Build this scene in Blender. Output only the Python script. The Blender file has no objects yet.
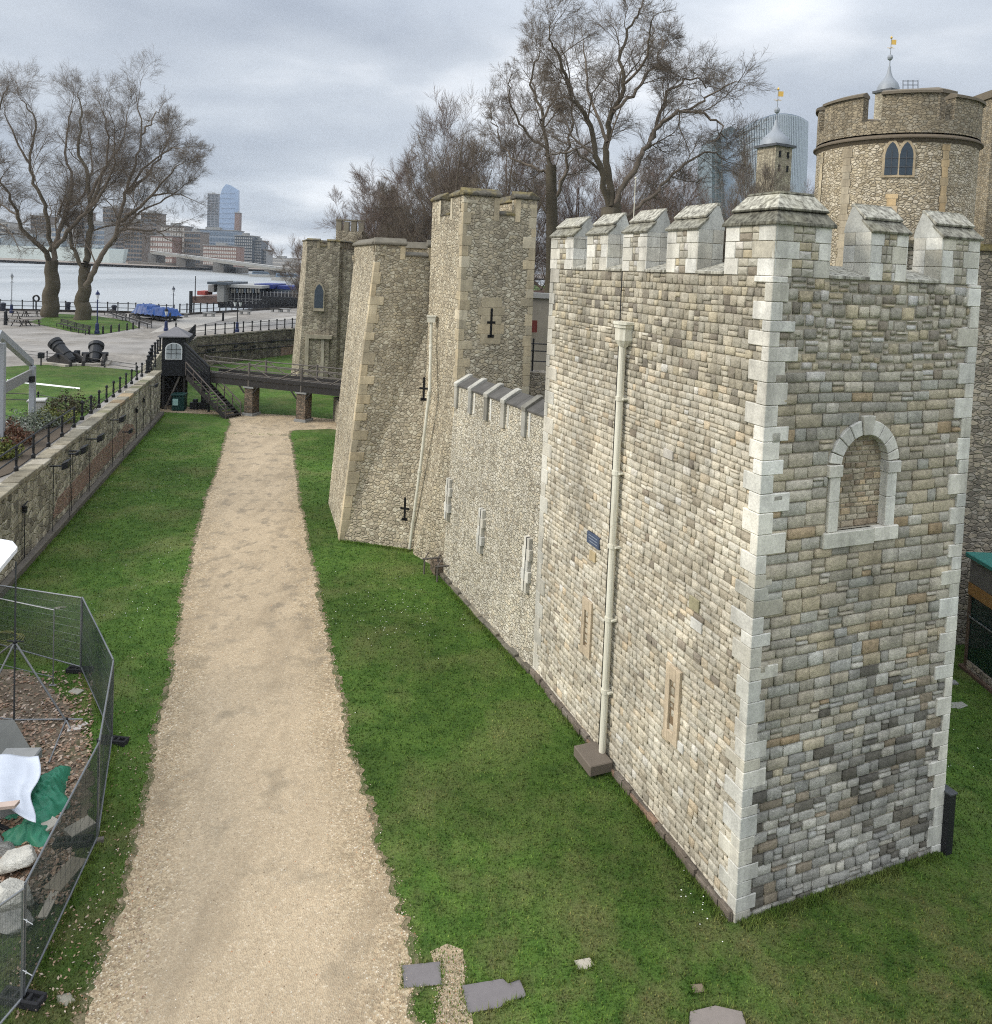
import bpy, math, random
import numpy as np
from math import sin, cos, radians as rad, pi
random.seed(7); rng = np.random.default_rng(11)
RU = random.uniform
S = bpy.context.scene
COL = S.collection
def V(*a): return np.array(a, float)
def nrm(v): v = np.asarray(v, float); return v/np.linalg.norm(v)
Z = V(0,0,1)
# ---------------------------------------------------------------- camera model
CH, FPX, PIT, ROL, CX = 12.0, 750.0, rad(2.7), 0.042, 496.0
CY = 270 + FPX*math.tan(PIT)
FW = V(0, cos(PIT), -sin(PIT)); UP0 = V(0, sin(PIT), cos(PIT)); RT0 = V(1,0,0)
RT = cos(ROL)*RT0 + sin(ROL)*UP0; UPV = -sin(ROL)*RT0 + cos(ROL)*UP0
EYE = V(0,0,CH)
def ray(px, py): return FW + (px-CX)/FPX*RT + (CY-py)/FPX*UPV
def g(px, py, z=0.0):                     # ground point (height z) seen at a photo pixel
    d = ray(px, py); return EYE + d*((z-CH)/d[2])
def aty(px, py, y):                       # point at forward distance y
    d = ray(px, py); return EYE + d*(y/d[1])
def proj(P):
    q = np.asarray(P,float)-EYE; zz = q@FW
    return CX+FPX*(q@RT)/zz, CY-FPX*(q@UPV)/zz
def zat(P, py):
    lo, hi = -5., 400.
    for _ in range(50):
        m = (lo+hi)/2
        if proj((P[0],P[1],m))[1] > py: lo = m
        else: hi = m
    return lo
def onplane(O, n, px, py):
    d = ray(px, py); return EYE + d*(((O-EYE)@n)/(d@n))
def tline(O, u, z, px):                   # distance along a line at height z that shows at photo column px
    lo, hi = -5., 60.
    s = proj(np.append(O[:2]+u[:2]*0, z))[0] < proj(np.append(O[:2]+u[:2]*2, z))[0]
    for _ in range(50):
        m = (lo+hi)/2; x = proj(np.append(O[:2]+u[:2]*m, z))[0]
        if (x < px) == s: lo = m
        else: hi = m
    return lo
# ---------------------------------------------------------------- mesh builder
class M:
    def __init__(s): s.v=[]; s.f=[]; s.c=[]; s.col=(1,1,1)
    def add(s, vs, fs, col=None):
        b=len(s.v); s.v.extend([tuple(map(float,p)) for p in vs]); s.c.extend([col or s.col]*len(vs))
        s.f.extend([tuple(b+i for i in f) for f in fs]); return s
    def hexa(s, b, t, col=None, bottom=True):
        fs=[(4,5,6,7),(0,1,5,4),(1,2,6,5),(2,3,7,6),(3,0,4,7)]
        if bottom: fs.append((3,2,1,0))
        return s.add(list(b)+list(t), fs, col)
    def obox(s, O, u, v, w, col=None):
        O,u,v,w=[np.asarray(a,float) for a in (O,u,v,w)]
        if np.cross(u,v)@w < 0: u,v=v,u
        b=[O,O+u,O+u+v,O+v]; return s.hexa(b,[p+w for p in b],col)
    def box(s, x0,x1,y0,y1,z0,z1,col=None):
        return s.obox((x0,y0,z0),(x1-x0,0,0),(0,y1-y0,0),(0,0,z1-z0),col)
    def cbox(s, c, sx, sy, sz, a=0, col=None):   # centred on c in plan, standing on c.z, turned by a
        c=np.asarray(c,float); u=V(cos(a),sin(a),0)*sx; v=V(-sin(a),cos(a),0)*sy
        return s.obox(c-u/2-v/2,u,v,Z*sz,col)
    def tube(s, p, q, r0, r1=None, n=8, col=None):
        r1=r0 if r1 is None else r1; p=np.asarray(p,float); q=np.asarray(q,float); d=nrm(q-p)
        a=nrm(np.cross(d,V(0,0,1) if abs(d[2])<.9 else V(1,0,0))); b=np.cross(d,a)
        R=[cos(2*pi*i/n)*a+sin(2*pi*i/n)*b for i in range(n)]
        vs=[p+r0*x for x in R]+[q+r1*x for x in R]
        fs=[(i,(i+1)%n,n+(i+1)%n,n+i) for i in range(n)]+[tuple(range(n))[::-1],tuple(range(n,2*n))]
        return s.add(vs,fs,col)
    def path(s, pts, r, n=6, col=None):
        for a,b in zip(pts[:-1],pts[1:]): s.tube(a,b,r,r,n,col)
        return s
    def lathe(s, c, prof, n=16, a0=0, a1=2*pi, col=None, axis=None):
        c=np.asarray(c,float); full=abs(a1-a0-2*pi)<1e-6; k=n if full else n+1; vs=[]
        for r,z in prof:
            for i in range(k):
                a=a0+(a1-a0)*i/n; p=V(r*cos(a),r*sin(a),z)
                if axis is not None: p=axis@p
                vs.append(c+p)
        fs=[]
        for j in range(len(prof)-1):
            for i in range(n):
                i2=(i+1)%k if full else i+1
                fs.append((j*k+i,j*k+i2,(j+1)*k+i2,(j+1)*k+i))
        return s.add(vs,fs,col)
    def prism(s, poly, vec, col=None):
        poly=[np.asarray(p,float) for p in poly]; n=len(poly); vec=np.asarray(vec,float)
        N=sum(np.cross(poly[i],poly[(i+1)%n]) for i in range(n))
        if N@vec>0: pass
        else: poly=poly[::-1]
        vs=poly+[p+vec for p in poly]
        return s.add(vs,[tuple(range(n))[::-1],tuple(range(n,2*n))]+[(i,(i+1)%n,n+(i+1)%n,n+i) for i in range(n)],col)
    def ball(s, c, r, sc=(1,1,1), n=10, m=6, jit=0, col=None):
        c=np.asarray(c,float); vs=[c+V(0,0,r*sc[2])]
        for j in range(1,m):
            for i in range(n):
                t=pi*j/m; a=2*pi*i/n; k=1+RU(-jit,jit)
                vs.append(c+V(sin(t)*cos(a)*sc[0],sin(t)*sin(a)*sc[1],cos(t)*sc[2])*r*k)
        vs.append(c-V(0,0,r*sc[2])); fs=[(0,1+i,1+(i+1)%n) for i in range(n)]
        for j in range(m-2):
            for i in range(n):
                a=1+j*n+i; b=1+j*n+(i+1)%n; fs.append((a,a+n,b+n,b))
        L=len(vs)-1; o=1+(m-2)*n
        fs+=[(L,o+(i+1)%n,o+i) for i in range(n)]
        return s.add(vs,fs,col)
ORG={}
def finish(name, me, mat, parent, label, smooth, bevel):
    o=bpy.data.objects.new(name, me); COL.objects.link(o)
    if mat: me.materials.append(mat)
    if parent is not None: o.parent=parent
    if label: o['label']=label
    if smooth: me.polygons.foreach_set('use_smooth',[True]*len(me.polygons))
    if bevel:
        b=o.modifiers.new('bevel','BEVEL'); b.width=bevel; b.segments=1; b.limit_method='ANGLE'
    return o
def part(name, m, mat, parent=None, label=None, smooth=False, bevel=0):
    org=ORG.get(parent.name,V(0,0,0)) if parent is not None else V(0,0,0)
    vs=np.array(m.v,float).reshape(-1,3)
    me=bpy.data.meshes.new(name)
    if parent is None:                      # a thing that is one mesh: origin at its base
        org=V(*( (vs.min(0)+vs.max(0))/2 )); org[2]=vs[:,2].min()
    me.from_pydata((vs-org).tolist(),[],m.f)
    at=me.attributes.new('Col','FLOAT_COLOR','POINT')
    at.data.foreach_set('color',np.concatenate([np.array(m.c,float).reshape(-1,3),np.ones((len(m.c),1))],1).ravel())
    o=finish(name,me,mat,parent,label,smooth,bevel)
    if parent is None: o.location=org
    ORG[o.name]=org
    return o
def npmesh(name, v, f, c, mat, parent=None, smooth=False):   # big triangle/quad soups
    org=ORG.get(parent.name,V(0,0,0)) if parent is not None else V(0,0,0)
    v=np.asarray(v,np.float32)-org.astype(np.float32); f=np.asarray(f,np.int32); k=f.shape[1]
    me=bpy.data.meshes.new(name); me.vertices.add(len(v)); me.vertices.foreach_set('co',v.ravel())
    me.loops.add(f.size); me.loops.foreach_set('vertex_index',f.ravel())
    me.polygons.add(len(f)); me.polygons.foreach_set('loop_start',np.arange(0,f.size,k,dtype=np.int32))
    me.update(calc_edges=True)
    at=me.attributes.new('Col','FLOAT_COLOR','POINT')
    c=np.asarray(c,np.float32); at.data.foreach_set('color',np.concatenate([c,np.ones((len(c),1),np.float32)],1).ravel())
    o=finish(name,me,mat,parent,None,smooth,0); ORG[o.name]=org; return o
def thing(name, loc, label, cat, group=None):
    o=bpy.data.objects.new(name,None); COL.objects.link(o); o.location=tuple(map(float,loc)); o.empty_display_size=.3
    ORG[o.name]=np.asarray(loc,float); tag(o,label,cat,group); return o
def tag(o, label=None, cat=None, group=None, kind=None):
    if label: o['label']=label
    if cat: o['category']=cat
    if group: o['group']=group
    if kind: o['kind']=kind
    return o
def dup(root, loc, rz=0, label=None, sc=1):
    r=root.copy(); COL.objects.link(r); r.location=tuple(map(float,loc)); r.rotation_euler=(0,0,rz); r.scale=(sc,)*3 if np.isscalar(sc) else sc
    if label: r['label']=label
    for ch in list(root.children):
        c=ch.copy(); COL.objects.link(c); c.parent=r
        for gch in ch.children:
            d=gch.copy(); COL.objects.link(d); d.parent=c
    return r
# ---------------------------------------------------------------- materials
def newmat(name):
    m=bpy.data.materials.new(name); m.use_nodes=True; t=m.node_tree; b=t.nodes['Principled BSDF']
    b.inputs['Specular IOR Level'].default_value=.25
    return m,t,b
def N(t,ty,**k):
    n=t.nodes.new(ty)
    for a,b in k.items():
        if a[0]=='i' and a[1:].isdigit(): n.inputs[int(a[1:])].default_value=b
        else: setattr(n,a,b)
    return n
def L(t,a,b): t.links.new(a,b)
def mixc(t,a,b,fac,blend='MIX'):
    n=N(t,'ShaderNodeMix',data_type='RGBA',blend_type=blend)
    for s,val in ((0,fac),(6,a),(7,b)):
        if hasattr(val,'links') or hasattr(val,'is_linked'): L(t,val,n.inputs[s])
        else: n.inputs[s].default_value=val if s==0 else (*val[:3],1)
    return n.outputs[2]
def ramp(t,fac,stops,interp='LINEAR'):
    n=N(t,'ShaderNodeValToRGB'); L(t,fac,n.inputs[0]); r=n.color_ramp; r.interpolation=interp
    while len(r.elements)<len(stops): r.elements.new(.5)
    for e,(p,c) in zip(r.elements,stops):
        e.position=p; e.color=(*c,1) if not np.isscalar(c) else (c,c,c,1)
    return n.outputs[0]
def coord(t,scale=(1,1,1),obj=True):
    tc=N(t,'ShaderNodeTexCoord'); mp=N(t,'ShaderNodeMapping'); mp.inputs[3].default_value=scale
    if obj: L(t,tc.outputs['Object'],mp.inputs[0])
    else:
        ge=N(t,'ShaderNodeNewGeometry'); L(t,ge.outputs['Position'],mp.inputs[0])
    return mp.outputs[0]
def noise(t,co,sc,det=4,rough=.6,dist=0):
    n=N(t,'ShaderNodeTexNoise'); L(t,co,n.inputs['Vector']); n.inputs['Scale'].default_value=sc
    n.inputs['Detail'].default_value=det; n.inputs['Roughness'].default_value=rough; n.inputs['Distortion'].default_value=dist
    return n.outputs['Fac']
def bump(t,b,h,strength,dist):
    n=N(t,'ShaderNodeBump'); n.inputs['Strength'].default_value=strength; n.inputs['Distance'].default_value=dist
    L(t,h,n.inputs['Height']); L(t,n.outputs[0],b.inputs['Normal']); return n
def mth(t,op,a,b=None):
    n=N(t,'ShaderNodeMath',operation=op)
    for i,x in enumerate((a,b)):
        if x is None: continue
        if hasattr(x,'is_linked'): L(t,x,n.inputs[i])
        else: n.inputs[i].default_value=x
    return n.outputs[0]
def plain(name,c,rough=.6,metal=0,var=.18,sc=4,bs=.15,spec=None):
    m,t,b=newmat(name); co=coord(t)
    f=noise(t,co,sc,5)
    col=mixc(t,tuple(x*(1-var) for x in c),tuple(min(1,x*(1+var)) for x in c),f)
    L(t,col,b.inputs['Base Color']); b.inputs['Roughness'].default_value=rough; b.inputs['Metallic'].default_value=metal
    if spec is not None: b.inputs['Specular IOR Level'].default_value=spec
    if bs: bump(t,b,noise(t,co,sc*8,4),bs,.01)
    return m
def stonecol(name,sc=9,var=.35,bs=.7,bd=.02,stain=.25,rough=.9):   # colour comes per stone from 'Col'
    m,t,b=newmat(name); co=coord(t)
    a=N(t,'ShaderNodeAttribute',attribute_name='Col').outputs['Color']
    n1=noise(t,co,sc,6,.65); n2=noise(t,co,.55,4,.6); n3=noise(t,co,sc*5,3,.6)
    c=mixc(t,a,ramp(t,n1,[(.25,1-var),(.75,1+var*.6)]),1,'MULTIPLY')
    c=mixc(t,c,ramp(t,n2,[(.35,1-stain),(.65,1.06)]),1,'MULTIPLY')
    c=mixc(t,c,ramp(t,n3,[(.3,.82),(.6,1.05)]),1,'MULTIPLY'); c=mixc(t,c,ramp(t,noise(t,coord(t,(1.6,1.6,.14)),1.5,5,.6),[(.32,1-stain*.9),(.55,1.03)]),1,'MULTIPLY')
    L(t,c,b.inputs['Base Color']); b.inputs['Roughness'].default_value=rough
    h=mth(t,'ADD',n1,mth(t,'MULTIPLY',n3,.35)); bump(t,b,h,bs,bd); return m
def rubble(name,cols,mortar,sc=5,flat=1.5,joint=.05,bs=.8,bd=.05,stain=.25,streak=0,mw=.5):
    m,t,b=newmat(name); co=coord(t,(1,1,flat))
    wob=N(t,'ShaderNodeTexNoise'); L(t,co,wob.inputs['Vector']); wob.inputs['Scale'].default_value=sc*.7; wob.inputs['Detail'].default_value=2
    wv=N(t,'ShaderNodeVectorMath',operation='MULTIPLY_ADD'); L(t,wob.outputs['Color'],wv.inputs[0]); wv.inputs[1].default_value=(.16,.16,.1); L(t,co,wv.inputs[2])
    v1=N(t,'ShaderNodeTexVoronoi',feature='F1'); L(t,wv.outputs[0],v1.inputs['Vector']); v1.inputs['Scale'].default_value=sc; v1.inputs['Randomness'].default_value=.85
    v2=N(t,'ShaderNodeTexVoronoi',feature='DISTANCE_TO_EDGE'); L(t,wv.outputs[0],v2.inputs['Vector']); v2.inputs['Scale'].default_value=sc; v2.inputs['Randomness'].default_value=.85
    sp=N(t,'ShaderNodeSeparateColor'); L(t,v1.outputs['Color'],sp.inputs[0])
    k=len(cols); c=ramp(t,sp.outputs[0],[((i+.0)/k,x) for i,x in enumerate(cols)],'CONSTANT')
    oc=coord(t); n1=noise(t,oc,14,6,.65); n2=noise(t,oc,.35,5,.6)
    c=mixc(t,c,ramp(t,n1,[(.3,.75),(.7,1.15)]),1,'MULTIPLY')
    e=ramp(t,v2.outputs['Distance'],[(joint*.35,0.),(joint,1.)])
    mo=mixc(t,tuple(x*.55 for x in mortar),mortar,ramp(t,noise(t,oc,3,3),[(.42,0.),(.58,1.)]))
    c=mixc(t,mo,c,e); c=mixc(t,c,ramp(t,n2,[(.3,1-stain),(.65,1.08)]),1,'MULTIPLY')
    if streak:
        s=noise(t,coord(t,(2.2,2.2,.18)),1.3,5,.6); c=mixc(t,c,ramp(t,s,[(.35,1-streak),(.6,1.)]),1,'MULTIPLY')
    L(t,c,b.inputs['Base Color']); b.inputs['Roughness'].default_value=.95
    h=mth(t,'ADD',mth(t,'MULTIPLY',ramp(t,v2.outputs['Distance'],[(0,0.),(joint*2.2,1.)]),1.),mth(t,'MULTIPLY',n1,.5))
    bump(t,b,h,bs,bd); return m
HAZE=.00011
# ---------------------------------------------------------------- stone-by-stone masonry
def pick(pal):
    tot=sum(w for w,_ in pal); x=random.random()*tot
    for w,c in pal:
        x-=w
        if x<=0: break
    k=RU(.89,1.11); return (lambda q:(min(1,c[0]*k*(1+q)),min(1,c[1]*k),min(1,c[2]*k*(1-q*1.4))))(RU(-.02,.02))
def stone(m,O,u,n,x0,x1,z0,z1,d,bev,col,bulge=.0):
    P=lambda x,z,y: O+u*x+Z*z+n*y
    j=lambda s: RU(-s,s)
    if bev>.05: x0+=j(.012);x1+=j(.012);z0+=j(.012);z1+=j(.012)
    b=min(bev,(x1-x0)*.3,(z1-z0)*.3); e=b*.35
    bk=[P(x0+j(e),z0+j(e),-.01),P(x1+j(e),z0+j(e),-.01),P(x1+j(e),z1+j(e),-.01),P(x0+j(e),z1+j(e),-.01)]
    md=[P(x0,z0,d*.55),P(x1,z0,d*.55),P(x1,z1,d*.55),P(x0,z1,d*.55)]
    ft=[P(x0+b+j(e),z0+b+j(e),d),P(x1-b+j(e),z0+b+j(e),d),P(x1-b+j(e),z1-b+j(e),d),P(x0+b+j(e),z1-b+j(e),d)]
    c=P((x0+x1)/2+j(.2*(x1-x0)),(z0+z1)/2+j(.2*(z1-z0)),d+bulge*RU(.1,1))
    fs=[]
    for o in (0,4):
        for i in range(4): fs.append((o+i,o+(i+1)%4,o+4+(i+1)%4,o+4+i))
    for i in range(4): fs.append((8+i,8+(i+1)%4,12))
    if np.cross(u,Z)@n<0: fs=[f[::-1] for f in fs]
    m.add(bk+md+ft+[c],fs,col)
def masonry(m,O,u,n,zs,spans,ch,lw,pal,mort=.014,dep=(.018,.04),bev=.014,bulge=.012,split=.25,wob=0,irreg=0):
    z=zs[0]
    while z<zs[1]-.02:
        h=min(RU(*(ch(z) if callable(ch) else ch)),zs[1]-z)
        if zs[1]-z-h<.06: h=zs[1]-z
        for a,b in spans(z,z+h):
            x=a; 
            while x<b-.01:
                l=RU(*(lw(z) if callable(lw) else lw))*(1 if h>.12 else .8)
                if b-x-l<.09: l=b-x
                col=pick(pal(x,z) if callable(pal) else pal); g2=mort/2
                wz=lambda xx: wob*sin(xx*1.7+z*.6)+irreg*RU(-1,1)
                if h>.17 and l<.4 and random.random()<split:
                    s=RU(.35,.65); k=wz(x)
                    stone(m,O,u,n,x+g2,x+l-g2,z+g2+k,z+h*s-g2+k,RU(*dep),bev,col,bulge)
                    stone(m,O,u,n,x+g2,x+l-g2,z+h*s+g2+k,z+h-g2+k,RU(*dep),bev,pick(pal(x,z) if callable(pal) else pal),bulge)
                else:
                    k=wz(x); stone(m,O,u,n,x+g2,x+l-g2,z+g2+k,z+h-g2+k,RU(*dep),bev,col,bulge)
                x+=l
        z+=h
def quoins(m,P0,P1,u1,u2,La,Lb,hh,e=.02,gap=.008,pal=None,miss=0):   # alternating corner blocks up a straight or battered edge
    L_=np.linalg.norm(P1-P0); d=(P1-P0)/L_; t=0; k=0
    while t<L_-.05:
        h=min(RU(*hh),L_-t)
        a,b=(La if k%2==0 else Lb); a*=RU(.55,1.3); b*=RU(.55,1.3)
        ee=e+RU(-.004,.004); Q=P0+d*(t+gap/2)
        if random.random()>=miss:
            m.obox(Q-u1*ee-u2*ee,u1*(a+ee),u2*(b+ee),d*(h-gap),pick(pal))
        t+=h; k+=1
# ---------------------------------------------------------------- palettes (base colours)
WHITE=[(6,(.76,.735,.655)),(3,(.69,.665,.58)),(1.2,(.60,.57,.48)),(.35,(.50,.47,.385))]
PALE=[(6,(.70,.64,.515)),(5,(.64,.58,.455)),(2.2,(.56,.50,.385)),(.7,(.45,.395,.30)),(.7,(.67,.56,.40)),(.2,(.34,.29,.225)),(.2,(.78,.74,.65))]
PALETOP=[(4,(.52,.47,.365)),(4,(.43,.39,.30)),(1.5,(.34,.305,.24)),(1.5,(.56,.49,.35)),(.6,(.25,.22,.175))]
GREYT=[(3,(.46,.44,.37)),(5,(.51,.46,.36)),(3,(.53,.46,.33)),(.7,(.46,.35,.22)),(1.,(.38,.355,.295)),(1.2,(.59,.545,.45))]
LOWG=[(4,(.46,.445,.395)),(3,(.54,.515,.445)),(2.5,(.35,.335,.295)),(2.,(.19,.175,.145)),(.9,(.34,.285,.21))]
RUBT=[(4,(.54,.50,.40)),(3,(.41,.38,.31)),(1.6,(.54,.465,.32)),(1,(.31,.27,.21)),(1.2,(.63,.60,.54))]
# ---------------------------------------------------------------- shared materials
STONE=stonecol('squared_limestone',sc=11,var=.36,bs=1.,bd=.03,stain=.28)
ASH=stonecol('ashlar_white',sc=5,var=.2,bs=.35,bd=.012,stain=.3)
CAPM=None
def capstone():
    m,t,b=newmat('weathered_cap_stone'); co=coord(t); 
    a=N(t,'ShaderNodeAttribute',attribute_name='Col').outputs['Color']; s=noise(t,coord(t,(5,5,.3)),2.2,7,.68); s2=noise(t,co,7,5,.6); s3=noise(t,co,.9,3,.6)
    c=mixc(t,(.52,.50,.42),(.13,.12,.095),ramp(t,s,[(.40,0.),(.64,1.)])); c=mixc(t,c,a,1,'MULTIPLY')
    c=mixc(t,c,(.27,.25,.15),ramp(t,s3,[(.54,0.),(.70,.4)])); c=mixc(t,c,ramp(t,s2,[(.3,.7),(.7,1.1)]),1,'MULTIPLY')
    L(t,c,b.inputs['Base Color']); b.inputs['Roughness'].default_value=.9; bump(t,b,s2,.4,.01); return m
CAPM=capstone()
def darkcap():
    m,t,b=newmat('lichened_dark_coping'); co=coord(t)
    s=noise(t,co,1.1,5,.65); s2=noise(t,co,9,5,.65)
    c=mixc(t,(.10,.09,.07),(.185,.15,.065),ramp(t,s,[(.45,0.),(.62,1.)])); c=mixc(t,c,ramp(t,s2,[(.3,.5),(.7,1.5)]),1,'MULTIPLY')
    L(t,c,b.inputs['Base Color']); b.inputs['Roughness'].default_value=.95; bump(t,b,s2,.6,.03); return m
DCAP=darkcap()
MORT=plain('lime_mortar',(.34,.305,.235),.95,var=.3,sc=5,bs=.4)
FLINT=rubble('warm_ragstone_rubble',[(.54,.465,.335),(.62,.55,.41),(.46,.395,.285),(.58,.495,.345),(.38,.325,.235),(.66,.595,.45),(.52,.45,.325)],(.53,.465,.34),sc=5.4,flat=1.35,joint=.075,streak=.22)
FLINTF=rubble('far_ragstone_rubble',[(.45,.39,.285),(.52,.46,.34),(.38,.325,.235),(.32,.275,.20)],(.44,.39,.295),sc=2.6,flat=1.4,joint=.07,streak=.3)
DRUMM=rubble('drum_tower_rubble',[(.55,.465,.32),(.62,.54,.40),(.48,.405,.285),(.68,.60,.46),(.40,.33,.22),(.56,.485,.35)],(.37,.31,.22),sc=5.2,flat=1.5,joint=.08,streak=.15)
DRUMP=rubble('parapet_brownstone',[(.33,.275,.19),(.40,.335,.23),(.27,.225,.155),(.36,.315,.235)],(.27,.23,.165),sc=5.,flat=1.7,joint=.05,streak=.25)
CURT=rubble('bleached_curtain_rubble',[(.70,.645,.52),(.66,.605,.48),(.60,.545,.42),(.72,.67,.55),(.64,.585,.45),(.42,.37,.28),(.68,.60,.45),(.70,.65,.53)],(.64,.585,.46),sc=6.8,flat=1.6,joint=.06,streak=.2,bd=.06)
BACKW=rubble('dark_brown_rubble',[(.39,.335,.26),(.46,.395,.30),(.32,.275,.215),(.42,.375,.31),(.23,.20,.16)],(.27,.24,.19),sc=3.9,flat=2.0,joint=.06,streak=.3)  # brown rubble, a darker stone mix than the front towers
WHARFW=rubble('moat_wall_rubble',[(.56,.505,.38),(.47,.42,.31),(.62,.565,.44),(.40,.355,.265),(.27,.24,.185)],(.46,.415,.315),sc=2.6,flat=1.5,joint=.05,streak=.45,stain=.4)
YASH=stonecol('yellow_ashlar',sc=4,var=.18,bs=.3,bd=.01,stain=.3)
YEL=[(4,(.58,.485,.325)),(3,(.52,.44,.30)),(2,(.45,.385,.27)),(1,(.62,.54,.39))]
DARK=plain('black_void',(.012,.012,.012),.9,var=0,bs=0)
BLACK=plain('black_paint',(.018,.019,.021),.45,bs=.1)
DGREY=plain('dark_galvanised_steel',(.085,.09,.095),.5,.4,bs=.1)
GALV=plain('galvanised_tube',(.30,.31,.32),.42,.6,bs=.1)
def creamm():
    m,t,b=newmat('cream_gloss_paint'); s=noise(t,coord(t,(9,9,.35)),1.6,6,.65); n=noise(t,coord(t),7,5,.6)
    c=mixc(t,(.70,.675,.565),(.50,.46,.36),ramp(t,s,[(.45,0.),(.7,1.)])); c=mixc(t,c,(.25,.15,.08),ramp(t,n,[(.66,0.),(.74,.6)])); L(t,c,b.inputs['Base Color']); b.inputs['Roughness'].default_value=.5; bump(t,b,n,.15,.01); return m
CREAM=creamm()
SLATE=plain('grey_slate',(.13,.14,.16),.7,bs=.4,var=.3)
WOODD=plain('black_weathered_timber',(.035,.032,.03),.85,bs=.4,var=.3)
WOODG=plain('silvered_timber',(.13,.115,.10),.85,bs=.4,var=.3,sc=9)
BRICK=rubble('old_red_brick',[(.33,.20,.145),(.38,.24,.175),(.30,.20,.15),(.42,.31,.23)],(.30,.26,.2),sc=6,flat=2.2,joint=.05)
BRICKP=rubble('brown_brick',[(.17,.13,.095),(.23,.175,.125),(.12,.10,.075)],(.2,.17,.13),sc=5,flat=2,joint=.05)
LEAD=plain('sheet_lead',(.27,.29,.31),.55,.2,bs=.1)
GOLD=plain('gilding',(.75,.48,.12),.35,.8,bs=0)
CONC=plain('grey_concrete',(.26,.26,.25),.9,bs=.4,var=.2)
RUBBER=plain('black_rubber',(.03,.03,.032),.85,bs=.3)
NAVY=plain('navy_paint',(.02,.03,.085),.45,bs=0)
LGLASS=plain('lantern_glass',(.55,.58,.6),.1,bs=0,var=0,spec=.6)
WGLASS=plain('leaded_dark_glass',(.035,.05,.065),.12,bs=.3,spec=.6)
# ---------------------------------------------------------------- camera, sky, sun
cd=bpy.data.cameras.new('camera'); cam=bpy.data.objects.new('camera',cd); COL.objects.link(cam); S.camera=cam
from mathutils import Matrix
mw=Matrix.Identity(4)
for i,ax in enumerate((RT,UPV,-FW)):
    for j in range(3): mw[j][i]=ax[j]
mw.translation=tuple(EYE); cam.matrix_world=mw
cd.sensor_fit='VERTICAL'; cd.sensor_height=24; cd.lens=24*FPX/1024; cd.shift_y=-(512-CY)/1024; cd.clip_end=20000; cd.clip_start=.1
w=bpy.data.worlds.new('World'); S.world=w; w.use_nodes=True; t=w.node_tree; bg=t.nodes['Background']
SUN_EL, SUN_AZ = rad(34), rad(-104)      # azimuth from +Y towards +X
sky=N(t,'ShaderNodeTexSky',sky_type='NISHITA'); sky.sun_disc=False; sky.sun_elevation=SUN_EL; sky.sun_rotation=SUN_AZ
tc=N(t,'ShaderNodeTexCoord'); sx=N(t,'ShaderNodeSeparateXYZ'); L(t,tc.outputs['Generated'],sx.inputs[0])
den=mth(t,'ADD',mth(t,'MAXIMUM',sx.outputs[2],0),.16)
cb=N(t,'ShaderNodeCombineXYZ'); L(t,mth(t,'DIVIDE',sx.outputs[0],den),cb.inputs[0]); L(t,mth(t,'DIVIDE',sx.outputs[1],den),cb.inputs[1])
n1=noise(t,cb.outputs[0],.5,6,.45,.4); 
mp=N(t,'ShaderNodeMapping'); mp.inputs[1].default_value=(3.7,1.9,0); L(t,cb.outputs[0],mp.inputs[0]); n2=noise(t,mp.outputs[0],1.3,6,.5,.3)
nn=mth(t,'ADD',mth(t,'MULTIPLY',n1,.72),mth(t,'MULTIPLY',n2,.28))
cl=ramp(t,nn,[(.36,(2.6,2.95,3.6)),(.44,(3.7,4.1,4.75)),(.52,(5.2,5.6,6.15)),(.60,(8.4,8.6,8.9))])
el=N(t,'ShaderNodeMapRange'); L(t,sx.outputs[2],el.inputs[0]); el.inputs[1].default_value=.28; el.inputs[2].default_value=.95; el.inputs[3].default_value=1; el.inputs[4].default_value=3.0
cl=mixc(t,cl,el.outputs[0],1,'MULTIPLY')
L(t,mixc(t,sky.outputs[0],cl,.93),bg.inputs[0]); bg.inputs[1].default_value=.1
sd=bpy.data.lights.new('sun','SUN'); sd.energy=2.2; sd.angle=rad(20); sd.color=(1,.94,.84)
so=bpy.data.objects.new('sun',sd); COL.objects.link(so)
from mathutils import Vector
sdir=Vector((sin(SUN_AZ)*cos(SUN_EL),cos(SUN_AZ)*cos(SUN_EL),sin(SUN_EL))); so.rotation_euler=sdir.to_track_quat('Z','Y').to_euler()
S.view_settings.view_transform='Standard'; S.view_settings.look='None'; S.view_settings.exposure=.38; S.view_settings.gamma=1
S.render.engine='CYCLES'; S.cycles.use_denoising=False; S.cycles.use_adaptive_sampling=False; S.cycles.max_bounces=5; S.cycles.diffuse_bounces=3; S.cycles.transparent_max_bounces=12; S.cycles.volume_bounces=0; S.cycles.filter_width=1.1
# ---------------------------------------------------------------- CORNER TOWER
A=g(735,920); B=g(935,850); C=g(540,672)
u=nrm(B-A); wd=V(-u[1],u[0],0); WA=np.linalg.norm(B-A); WC=float((C-A)@wd)
nA=-wd; nC=-u; HT=12.1
tower=thing('corner_tower',A+u*WA/2+wd*WC/2,'near corner tower of squared pale stone with white quoins, gabled merlons and a walled-up arch','tower')
core=M()
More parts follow.
